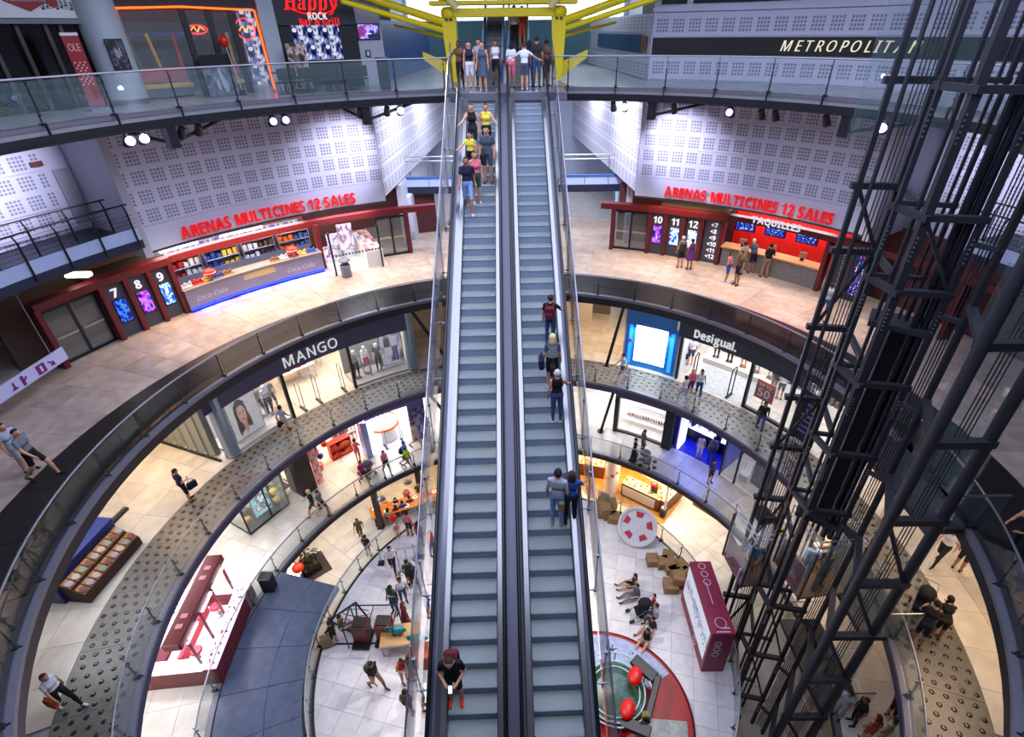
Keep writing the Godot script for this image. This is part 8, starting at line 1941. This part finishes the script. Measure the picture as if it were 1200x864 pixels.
func build_people() -> void:
	# on the escalators: step, distance to the right, height, pose, facing, look, label
	var pe := {}
	for q in [
		["navyman", 6.4, -1.62, 1.80, "walk", 5, "M tan navy navy tan pale_jeans pale_jeans tan white short dark_hair", "man in a navy t-shirt and pale jean shorts, lowest of the group going down"],
		["pinkgirl", 5.4, -1.36, 1.66, "stand", 15, "F skin pink skin skin green skin skin white long brown_hair", "young woman in a pink top and green shorts behind the man in navy"],
		["capman", 3.2, -0.98, 1.80, "stand", -8, "M skin slate slate skin slate skin skin olive short black", "man in a black cap and grey blue t-shirt with a dark shoulder bag"],
		["boy", 3.0, -1.55, 1.40, "rail", -15, "M skin yellow yellow skin black skin skin dark short brown_hair", "boy in a yellow and black vest holding the left handrail"],
		["blacktop", 0.6, -1.50, 1.70, "rail", 0, "F skin black skin skin dark pale_jeans skin dark bun red_hair", "red haired woman in a black vest holding the left handrail near the top"],
		["yellowtop", 0.2, -1.02, 1.68, "rail2", 0, "F skin yellow skin skin black black skin black bun dark_hair", "woman in a bright yellow vest near the top of the left escalator"],
		["phoneman", 36.3, -1.62, 1.78, "phone", 3, "M skin black black skin dark skin skin orange bald brown_hair", "balding man in black with glowing orange shoes looking at his phone"],
		["man", 28.6, 0.70, 1.78, "stand", 165, "M skin pale pale skin pale_jeans pale_jeans pale_jeans beige short dark_hair", "man in a pale grey t-shirt and light jeans turned to the woman in blue"],
		["woman", 28.6, 1.02, 1.70, "rail", 185, "F skin blue blue skin navy navy navy black long brown_hair", "long haired woman in a blue top and dark jeans beside the man in grey"],
		["greyhair", 23.0, 0.84, 1.64, "rail", 182, "F skin black skin skin jeans jeans jeans white short grey_hair", "grey haired woman in a black top and blue jeans leaning on the right handrail"],
		["striped", 20.6, 0.78, 1.68, "stand", 182, "F skin slate slate skin black skin skin white long blonde", "blonde woman in a blue and white striped t-shirt with black shorts"],
		["redpack", 17.6, 0.80, 1.55, "rail", 170, "M skin black black skin jeans jeans jeans dark short brown_hair", "boy in black with a maroon backpack holding the right handrail"]]:
		pe[q[0]] = person(on_step(q[1], q[2]), q[4 + 1], q[3], q[4], q[6], q[7])
	carry("backpack", "maroon backpack on the boy holding the right handrail", "backpack", pe.redpack, Vector3(0, 1.22, -0.20), "pack", "maroon")
	carry("backpack", "dark backpack with red straps on the balding man with the phone", "backpack", pe.phoneman, Vector3(0, 1.22, -0.21), "pack", "maroon")
	carry("phone", "lit phone in the hands of the balding man", "phone", pe.phoneman, Vector3(0, 1.17, 0.36), "phone", "black")
	carry("tote_bag", "khaki tote bag between the man in grey and the woman in blue", "bag", pe.woman, Vector3(0.24, 0.95, 0.0), "tote", "khaki")
	carry("handbag", "black shoulder bag at the left hip of the striped blonde woman", "bag", pe.striped, Vector3(0.30, 1.05, 0.0), "tote", "navy")
	carry("handbag", "black jacket bag on the striped blonde woman's back", "bag", pe.striped, Vector3(0.0, 0.95, -0.2), "tote", "black")
	carry("handbag", "dark shoulder bag of the man in the black cap", "bag", pe.capman, Vector3(-0.12, 1.0, 0.17), "tote", "black")
	var st := MB.new()
	for k in 7: st.lathe(Vector3(0, 1.06 + k * 0.055, 0), [[0.158, 0.0], [0.158, 0.022]], 16, Basis.from_scale(Vector3(1, 1, 0.78)))
	part("stripes", st, cloth("white"), pe.striped)
	# on the floors: x, y of the feet in the photograph, storey, height, pose, facing, look, label
	for q in [
		# top storey
		[541, 106, T, 1.72, "rail", -20, "m brown brown brown brown black brown brown dark short black", "dark skinned man at the left rail of the top landing"],
		[552, 107, T, 1.70, "stand", 10, "f skin navy skin skin white skin skin beige pony dark_hair", "woman in a navy tank top and white shorts on the top landing"],
		[567, 108, T, 1.70, "stand", -5, "f skin slate skin skin slate skin skin beige pony brown_hair dress", "woman in a short grey patterned dress on the top landing"],
		[563, 101, T, 1.75, "stand", 0, "m skin pale pale skin dark dark dark black short dark_hair", "man half hidden behind the woman in the patterned dress"],
		[582, 101, T, 1.70, "walk", 5, "f tan white skin tan black tan tan black long dark_hair", "woman in a white top and black shorts walking onto the landing"],
		[600, 104, T, 1.65, "stand", 180, "f tan white white tan pink tan tan dark long dark_hair", "woman in white with coral shorts seen from behind at the right flight"],
		[615, 106, T, 1.62, "wide", 180, "m skin white white skin slate skin skin white short brown_hair", "youth in a white t-shirt stretching both arms to the handrails"],
		[621, 102, T, 1.68, "stand", 180, "f tan dark dark tan jeans jeans jeans dark long black", "woman in dark top and jeans behind the youth with stretched arms"],
		[629, 103, T, 1.82, "stand", 175, "m tan dark dark tan jeans jeans brown black short black", "tall man in a dark patterned shirt and jean shorts on the landing"],
		[640, 101, T, 1.70, "stand", 160, "m brown brown brown brown dark brown brown dark short black", "dark skinned person at the right rail of the top landing"],
		[287, 98, T, 1.65, "stand", 180, "f skin cyan skin skin navy navy skin white bun brown_hair", "woman in a bright blue top before the play cafe"],
		[361, 92, T, 1.70, "sit", 170, "m skin slate slate skin dark dark dark black short brown_hair", "man in grey seated at a table before the bar"],
		[377, 92, T, 1.65, "sit", 200, "f skin white skin skin dark dark dark black long blonde", "blonde woman seated at a table before the bar"],
		[330, 94, T, 1.70, "sit", 185, "m skin dark dark skin dark dark dark black short dark_hair", "man in dark clothes seated left before the bar"],
		[422, 95, T, 1.65, "sit", -60, "f skin pale skin skin dark dark skin black long brown_hair", "woman in a pale top seated at the right end of the bar terrace"],
		# cinema storey
		[54, 560, A, 1.80, "walk", 95, "M skin grey grey skin black skin skin dark short dark_hair", "young man in a grey t-shirt and black shorts stepping onto the dark rim"],
		[37, 552, A, 1.78, "stand", 80, "M skin pale pale skin pale skin skin dark short dark_hair", "young man in a pale t-shirt at the left edge beside his friend"],
		[796, 314, A, 1.72, "stand", 175, "m skin grey grey skin dark skin skin dark short grey_hair", "man in a grey shirt with a dark backpack before the panel numbered 11"],
		[807, 316, A, 1.66, "stand", 190, "f tan purple tan tan purple tan tan dark bun dark_hair dress", "woman in a patterned dress before the panel numbered 12"],
		[850, 332, A, 1.66, "cross", 60, "f tan pink tan tan blue tan tan white long dark_hair", "woman with long dark hair and blue shorts facing the man in dark green"],
		[862, 334, A, 1.76, "stand", -70, "m tan olive olive tan navy tan tan dark short dark_hair", "man in a dark green t-shirt facing the woman in blue shorts"],
		[866, 322, A, 1.74, "stand", 180, "f tan beige beige tan khaki tan tan dark bun brown_hair", "woman in beige behind the talking pair"],
		[879, 320, A, 1.78, "lean", 180, "m tan slate slate tan navy tan tan dark short blonde", "man in a grey blue t-shirt leaning on the ticket counter"],
		[895, 326, A, 1.80, "bag", 185, "m tan black black tan khaki khaki tan dark short dark_hair", "man in black with khaki shorts at the ticket counter"],
		[962, 375, A, 1.72, "walk", 150, "m skin pale pale skin jeans jeans skin dark short dark_hair", "man in a pale t-shirt walking behind the lift tower's front column"],
		[1187, 648, A, 1.70, "lean", -80, "f skin olive skin skin dark dark dark dark bun dark_hair", "woman with tied hair leaning on the rail at the right edge"],
		[1193, 700, A, 1.70, "phone", -75, "m tan slate slate tan dark dark dark dark short dark_hair", "man in grey with a phone at the rail on the right edge"],
		# clothes shop storey
		[222, 588, B, 1.74, "bag", 150, "m skin navy navy skin black black skin black short dark_hair", "man in a navy t-shirt and black shorts carrying a blue bag"],
		[338, 510, B, 1.68, "walk", 170, "f tan pale pale tan beige tan tan dark short dark_hair", "woman in a pale top with a black handbag near the MANGO window"],
		[84, 828, B, 1.66, "walk", 75, "F skin white white skin black black black white short brown_hair", "woman in a white top and wide black trousers at the bottom left"],
		[728, 447, B, 1.72, "walk", -80, "m skin white white skin slate slate skin dark short dark_hair", "man in a white t-shirt before the blue framed light panel"],
		[808, 428, B, 1.76, "stand", 185, "m skin white white skin slate skin skin white short dark_hair", "man in a white t-shirt and shorts entering the Desigual shop"],
		[799, 474, B, 1.68, "walk", 200, "f skin white skin skin pale_jeans pale_jeans pale_jeans white bun dark_hair", "woman in a white vest and light jeans at the studded rim"],
		[807, 465, B, 1.66, "stand", 190, "f skin pink skin skin purple skin skin white bun blonde", "blonde woman in pink close behind the woman in light jeans"],
		[817, 467, B, 1.70, "walk", -20, "f skin white skin skin jeans jeans jeans dark bun dark_hair", "woman in a white top and blue jeans walking past the Desigual door"],
		[888, 507, B, 1.74, "walk", -25, "m tan black black black jeans jeans jeans dark short dark_hair", "man in a black jacket and jeans beside the red sale board"],
		[904, 462, B, 1.72, "stand", 180, "m skin dark dark skin khaki skin skin dark short dark_hair", "person with a dark backpack inside the Desigual shop"],
		[912, 468, B, 1.66, "cross", 150, "f skin white skin skin dark skin skin dark bun blonde", "blonde woman with crossed arms inside the Desigual shop"],
		[1072, 754, B, 1.74, "lean", 140, "M tan black black tan navy navy tan dark short dark_hair", "man in black bending over the dark stroller on the studded rim"],
		[1094, 748, B, 1.66, "lean", 160, "F tan black black tan dark tan tan dark long black", "woman in black leaning beside the man with the dark stroller"],
		[1096, 660, B, 1.72, "walk", -70, "m skin white white skin dark dark dark dark short dark_hair", "man in a white t-shirt and dark trousers seen through the right rail"],
		[1120, 668, B, 1.66, "stand", 120, "f tan pink pink tan dark tan tan dark long brown_hair", "woman in a pink top behind the right rail"],
		# lower shop storey
		[503, 515, C, 1.68, "phone", 60, "f skin dark skin skin pale_jeans pale_jeans pale_jeans dark bun dark_hair", "woman in light jeans looking at her phone at the violet poster column"],
		[488, 524, C, 1.74, "walk", 70, "m skin beige beige skin beige skin skin black short brown_hair", "man in beige shorts walking past the violet poster column"],
		[477, 545, C, 1.68, "walk", 70, "f skin cyan cyan skin dark dark skin dark short dark_hair", "woman in a bright blue shirt with a dark bag before the white shop"],
		[479, 550, C, 1.55, "walk2", 75, "m skin lime lime skin grey skin skin dark short brown_hair", "child in a lime vest before the white shop"],
		[454, 555, C, 1.64, "walk", 40, "f skin pink skin skin dark skin skin grey short brown_hair", "girl in pale pink with a black belt before the gift shop pier"],
		[428, 568, C, 1.66, "walk", 50, "f skin magenta magenta skin dark dark skin dark pony brown_hair", "woman in a magenta shirt beside the stroller"],
		[421, 542, C, 1.70, "push", 190, "f skin pink skin skin pink skin skin dark bun brown_hair", "woman in pale pink inside the gift shop door"],
		[370, 603, C, 1.72, "walk", -60, "f skin dark dark skin olive skin skin black long blonde", "blonde woman in dark clothes striding by the brown pier"],
		[380, 604, C, 1.72, "walk", 80, "m skin grey grey skin black skin skin beige short dark_hair", "man in a grey t-shirt striding right beside the blonde woman"],
		[742, 541, C, 1.66, "push", 75, "f skin dark dark skin dark dark dark dark bun dark_hair maxi", "woman in a long dark dress pushing a grey stroller"],
		[752, 532, C, 1.74, "stand", 100, "m skin slate slate skin slate slate slate dark short dark_hair", "man in grey beside the woman in the long dark dress"],
		[831, 566, C, 1.62, "stand", 20, "f skin blue blue skin navy skin skin dark long brown_hair", "girl in a blue top with brown curls before the blue shop"],
		[818, 538, C, 1.70, "stand", 160, "f skin white skin skin white white skin dark short dark_hair", "woman in white at the display table in the blue shop"],
		[832, 541, C, 1.76, "stand", 170, "m skin grey grey skin slate slate slate dark short dark_hair", "man in grey at the display table in the blue shop"],
		[838, 532, C, 1.74, "stand", 200, "m skin black black skin black black black black short dark_hair", "man in black at the right end of the blue shop's table"],
		[810, 512, C, 1.74, "stand", 30, "m skin black black skin black black black black short dark_hair", "shop assistant in black behind the blue shop's table"],
		[998, 848, C, 1.70, "stand", -100, "m tan black black tan dark dark dark dark short brown_hair", "man in black under the tower near the bottom edge"],
		[1040, 842, C, 1.70, "stand", 90, "f tan black black tan black black tan dark long black", "person in black half hidden under the rim near the bottom"],
		[1012, 868, C, 1.66, "stand", 170, "f skin rust skin skin rust skin skin dark long red_hair", "red haired woman cut by the bottom edge"],
		[1030, 870, C, 1.66, "stand", 200, "f skin beige beige skin beige skin skin dark long brown_hair", "brown haired woman cut by the bottom edge"],
		# market storey
		[424, 632, D, 1.72, "walk", 15, "m tan olive olive tan olive tan tan dark short dark_hair", "man in olive shirt and shorts on the market floor"],
		[433, 652, D, 1.74, "stand", 170, "m skin dark dark skin grey skin skin dark short dark_hair", "man in a dark shirt behind the plaza balustrade"],
		# plaza
		[462, 670, E, 1.74, "walk", 10, "m skin white white skin navy navy navy rust long dark_hair", "man in a white t-shirt and dark jeans at the top of the plaza"],
		[464, 718, E, 1.84, "stand", -20, "m brown green green brown jeans jeans jeans black short black", "tall man in a dark green shirt with a white stripe"],
		[474, 706, E, 1.70, "stand", 30, "f tan white white tan jeans jeans jeans dark long black", "woman with long black hair in white and jeans"],
		[487, 692, E, 1.74, "walk", 40, "m brown black black brown black black black black short black", "man in black with a round bag beside the rail"],
		[481, 684, E, 1.60, "stand", 200, "m skin green green skin dark skin skin dark short dark_hair", "youth in green among the group at the plaza's top"],
		[477, 734, E, 1.62, "stand", 120, "f tan maroon maroon maroon maroon maroon maroon dark long maroon maxi", "woman in a maroon headscarf and long dress"],
		[394, 754, E, 1.45, "rail2", -110, "m skin black black skin black skin skin dark short dark_hair", "boy in black reaching for the plaza balustrade"],
		[404, 742, E, 1.70, "sit", 100, "m skin olive olive skin grey grey skin dark short dark_hair", "man in olive seated on the hoist cart"],
		[443, 806, E, 1.76, "walk", 60, "m tan black black tan khaki khaki khaki olive short dark_hair", "man in a black t-shirt with a dark backpack and khaki trousers"],
		[475, 799, E, 1.64, "phone", 50, "f skin red skin skin pale skin skin dark bun brown_hair", "woman in a red vest looking down beside the plywood table"],
		[484, 796, E, 1.60, "stand", 120, "m tan slate slate tan khaki tan tan dark short brown_hair", "person seen through the glass screen beside the woman in the red vest"],
		[481, 838, E, 1.70, "bag", 180, "f tan olive olive tan maroon maroon tan dark short dark_hair", "person in olive and maroon at the lower left of the escalators"],
		[497, 830, E, 1.70, "stand", 90, "m skin pale pale skin slate slate skin dark short dark_hair", "person in pale blue half hidden by the left escalator"],
		[503, 722, E, 1.70, "stand", 90, "f tan blue blue tan blue tan tan dark long dark_hair", "person in blue half hidden beside the left escalator"],
		[507, 650, E, 1.66, "stand", 60, "f tan red red tan blue tan tan dark long brown_hair", "person in red and blue behind the glass screen"],
		[494, 640, E, 1.70, "stand", 160, "f tan magenta magenta tan dark tan tan dark long dark_hair", "woman in magenta in the crowd behind the escalator glass"],
		[481, 628, E, 1.68, "stand", 170, "f tan pink skin tan dark tan tan dark bun dark_hair", "woman in a pink top at the plaza rim left"],
		[467, 632, E, 1.10, "stand", 30, "f skin pink pink skin white skin skin white long blonde", "small girl with a red balloon at the plaza rim"],
		[743, 688, E, 1.68, "floor", -85, "f skin dark skin skin black black skin black long brown_hair", "woman with long brown hair seated on the plaza floor, upper one"],
		[745, 700, E, 1.70, "floor", -75, "m skin slate slate skin grey grey grey dark short brown_hair", "person in grey trousers seated on the plaza floor, lower one"],
		[764, 716, E, 1.15, "stand", -120, "m skin red red skin red red red dark short brown_hair", "small child in red beside the stroller on the plaza"],
		[766, 728, E, 1.68, "sit", -90, "m skin pale pale skin slate slate slate dark short brown_hair", "person in pale clothes crouching behind the plaza stroller"],
		[757, 752, E, 1.68, "floor", -40, "f skin black skin skin beige skin skin dark long dark_hair", "woman in black seated at the edge of the red stage"],
		[763, 738, E, 1.62, "floor", -60, "m skin dark dark skin white white skin dark short dark_hair", "person in dark top seated just behind the red stage"],
		[466, 600, D, 1.70, "sit", 20, "f skin navy skin skin dark skin skin dark long brown_hair", "woman in navy seated behind the long cafe table"],
		[449, 598, D, 1.70, "sit", 100, "m skin white white skin dark skin skin dark short dark_hair", "man in white seated at the left end of the long cafe table"],
		[457, 612, D, 1.68, "sit", 190, "f skin white skin skin dark skin skin dark long dark_hair", "woman in white with her back to the hall at the cafe table"],
		[466, 608, D, 1.68, "sit", 200, "f skin maroon maroon skin dark skin skin dark long dark_hair", "woman in maroon with her back to the hall at the cafe table"],
		[474, 604, D, 1.74, "sit", 200, "m skin blue blue skin dark skin skin dark short dark_hair", "man in blue with his back to the hall at the cafe table"],
		[482, 598, D, 1.70, "sit", 200, "m skin slate slate skin dark skin skin dark short dark_hair", "man in slate grey at the right of the cafe table"],
		[478, 588, D, 1.70, "sit", 20, "f skin pink skin skin dark skin skin dark short blonde", "blonde woman on the far side of the cafe table"],
		[492, 582, D, 1.70, "sit", 20, "m skin olive olive skin dark skin skin dark short dark_hair", "man in olive on the far side of the cafe table"]]:
		pe[q[7]] = person(px(q[0], q[1], q[2]), q[5], q[3], q[4], q[6], q[7])
	person(Vector3(-0.42, T + 1.2, -28.9), 180, 1.78, "stand", "m tan white white white black black black black short dark_hair", "man in a white shirt on the rear escalator")
	person(Vector3(-0.06, T + 1.2, -28.9), 180, 1.76, "stand", "m tan rust rust tan rust tan tan dark short brown_hair", "man in an orange shirt on the rear escalator")
	var cab := Vector3(9.3, 9.1, -11.0)
	for q in [[Vector3(-0.25, 0, 0.1), 1.75, "stand", 170, "m skin pale_jeans pale_jeans skin pale_jeans pale_jeans pale_jeans dark short grey_hair", "man in pale blue standing in the near lift cab"], [Vector3(0.3, 0, -0.2), 1.68, "stand", 190, "f skin beige skin skin black black skin dark short blonde", "person in beige in the corner of the near lift cab"], [Vector3(0.1, 0, 0.4), 1.66, "stand", 10, "m skin dark dark skin black black black black short dark_hair", "person in dark clothes at the front of the near lift cab"], [Vector3(-1.15, -1.5, -1.45), 1.70, "lean", -30, "f skin cyan cyan skin cyan skin skin dark short dark_hair", "person in bright blue in the rear lift cab"], [Vector3(1.2, -4.65, 2.3), 1.72, "stand", -60, "m skin pale pale skin pale pale pale dark short dark_hair", "person in pale clothes waiting at the lift below the cabs"]]:
		person(cab + q[0], q[3], q[1], q[2], q[4], q[5])
	var K := pe.keys()
	for q in [["man in a navy t-shirt and black", Vector3(-0.1, 0.9, 0.3), "tote", "navy", "shopping_bag", "blue shopping bag of the man in navy on the clothes shop storey"], ["woman in a pale top with a black", Vector3(0.3, 0.8, 0.1), "tote", "black", "handbag", "black handbag of the woman near the MANGO window"], ["woman in a white top and wide", Vector3(-0.27, 1.0, 0.1), "tote", "rust", "handbag", "rust brown handbag of the woman at the bottom left"], ["man in a black t-shirt with", Vector3(0, 1.2, -0.22), "pack", "olive", "backpack", "dark olive backpack on the man in khaki trousers"], ["man in a grey shirt with a dark", Vector3(0, 1.2, -0.22), "pack", "dark", "backpack", "dark backpack on the man before the panel numbered 11"], ["person with a dark backpack", Vector3(0, 1.2, -0.22), "pack", "black", "backpack", "black backpack inside the Desigual shop"], ["man in a white t-shirt and shorts ent", Vector3(0.28, 0.8, 0.05), "tote", "navy", "handbag", "navy bag of the man entering the Desigual shop"], ["woman in a bright blue shirt", Vector3(0.0, 1.0, -0.22), "pack", "dark", "backpack", "dark rucksack of the woman in bright blue"], ["man in black with a round", Vector3(0.1, 1.0, -0.25), "pack", "black", "backpack", "round black bag of the man beside the rail"]]:
		for k in K:
			if k.begins_with(q[0]): carry(q[4], q[5], "bag", pe[k], q[1], q[2], q[3])
	var tall: Node3D = pe["tall man in a dark green shirt with a white stripe"]
	part("white_stripe", MB.new().lathe(Vector3(0, 1.17, 0), [[0.165, 0.0], [0.165, 0.10]], 14, Basis.from_scale(Vector3(1, 1, 0.76))), cloth("white"), tall)
	stroller(px(432, 557, C), -120, "slate", "dark stroller beside the woman in magenta")
	stroller(px(757, 545, C), 75, "grey", "grey stroller pushed by the woman in the long dress")
	stroller(px(1074, 718, B), -40, "black", "black stroller with a rounded hood on the studded rim")
	stroller(px(750, 722, E), -80, "black", "black stroller on the plaza beside the child in red")
	stroller(px(944, 475, B), 40, "slate", "dark stroller in the Desigual shop beside the wall rack")
	var sc := thing("suitcase", "tan suitcase standing at the plaza balustrade", "suitcase", px(385, 757, E), 0.4)
	part("shell", bx(Vector3(0, 0.38, 0), Vector3(0.44, 0.62, 0.28), 0.05), cloth("khaki"), sc)
	part("handle", MB.new().tube([Vector3(-0.1, 0.68, 0), Vector3(-0.1, 0.82, 0), Vector3(0.1, 0.82, 0), Vector3(0.1, 0.68, 0)], 0.014, 5), dark(), sc)
	for x in [-0.17, 0.17]: part("wheel", MB.new().cyl(Vector3(x - 0.02, 0.04, -0.1), Vector3(x + 0.02, 0.04, -0.1), 0.04, -1, 8), mat("chair black"), sc)
	var rb := thing("balloon", "red balloon held by the small girl at the plaza rim", "balloon", px(466, 625, E) + Vector3(0, 1.1, 0.2))
	part("ball", MB.new().ball(Vector3(0, 0.2, 0), Vector3(0.2, 0.23, 0.2), 12, 8), mat("balloon red"), rb)
	part("string", MB.new().cyl(Vector3.ZERO, Vector3(0.05, -0.5, 0), 0.006, -1, 4), mat("gate grey"), rb)
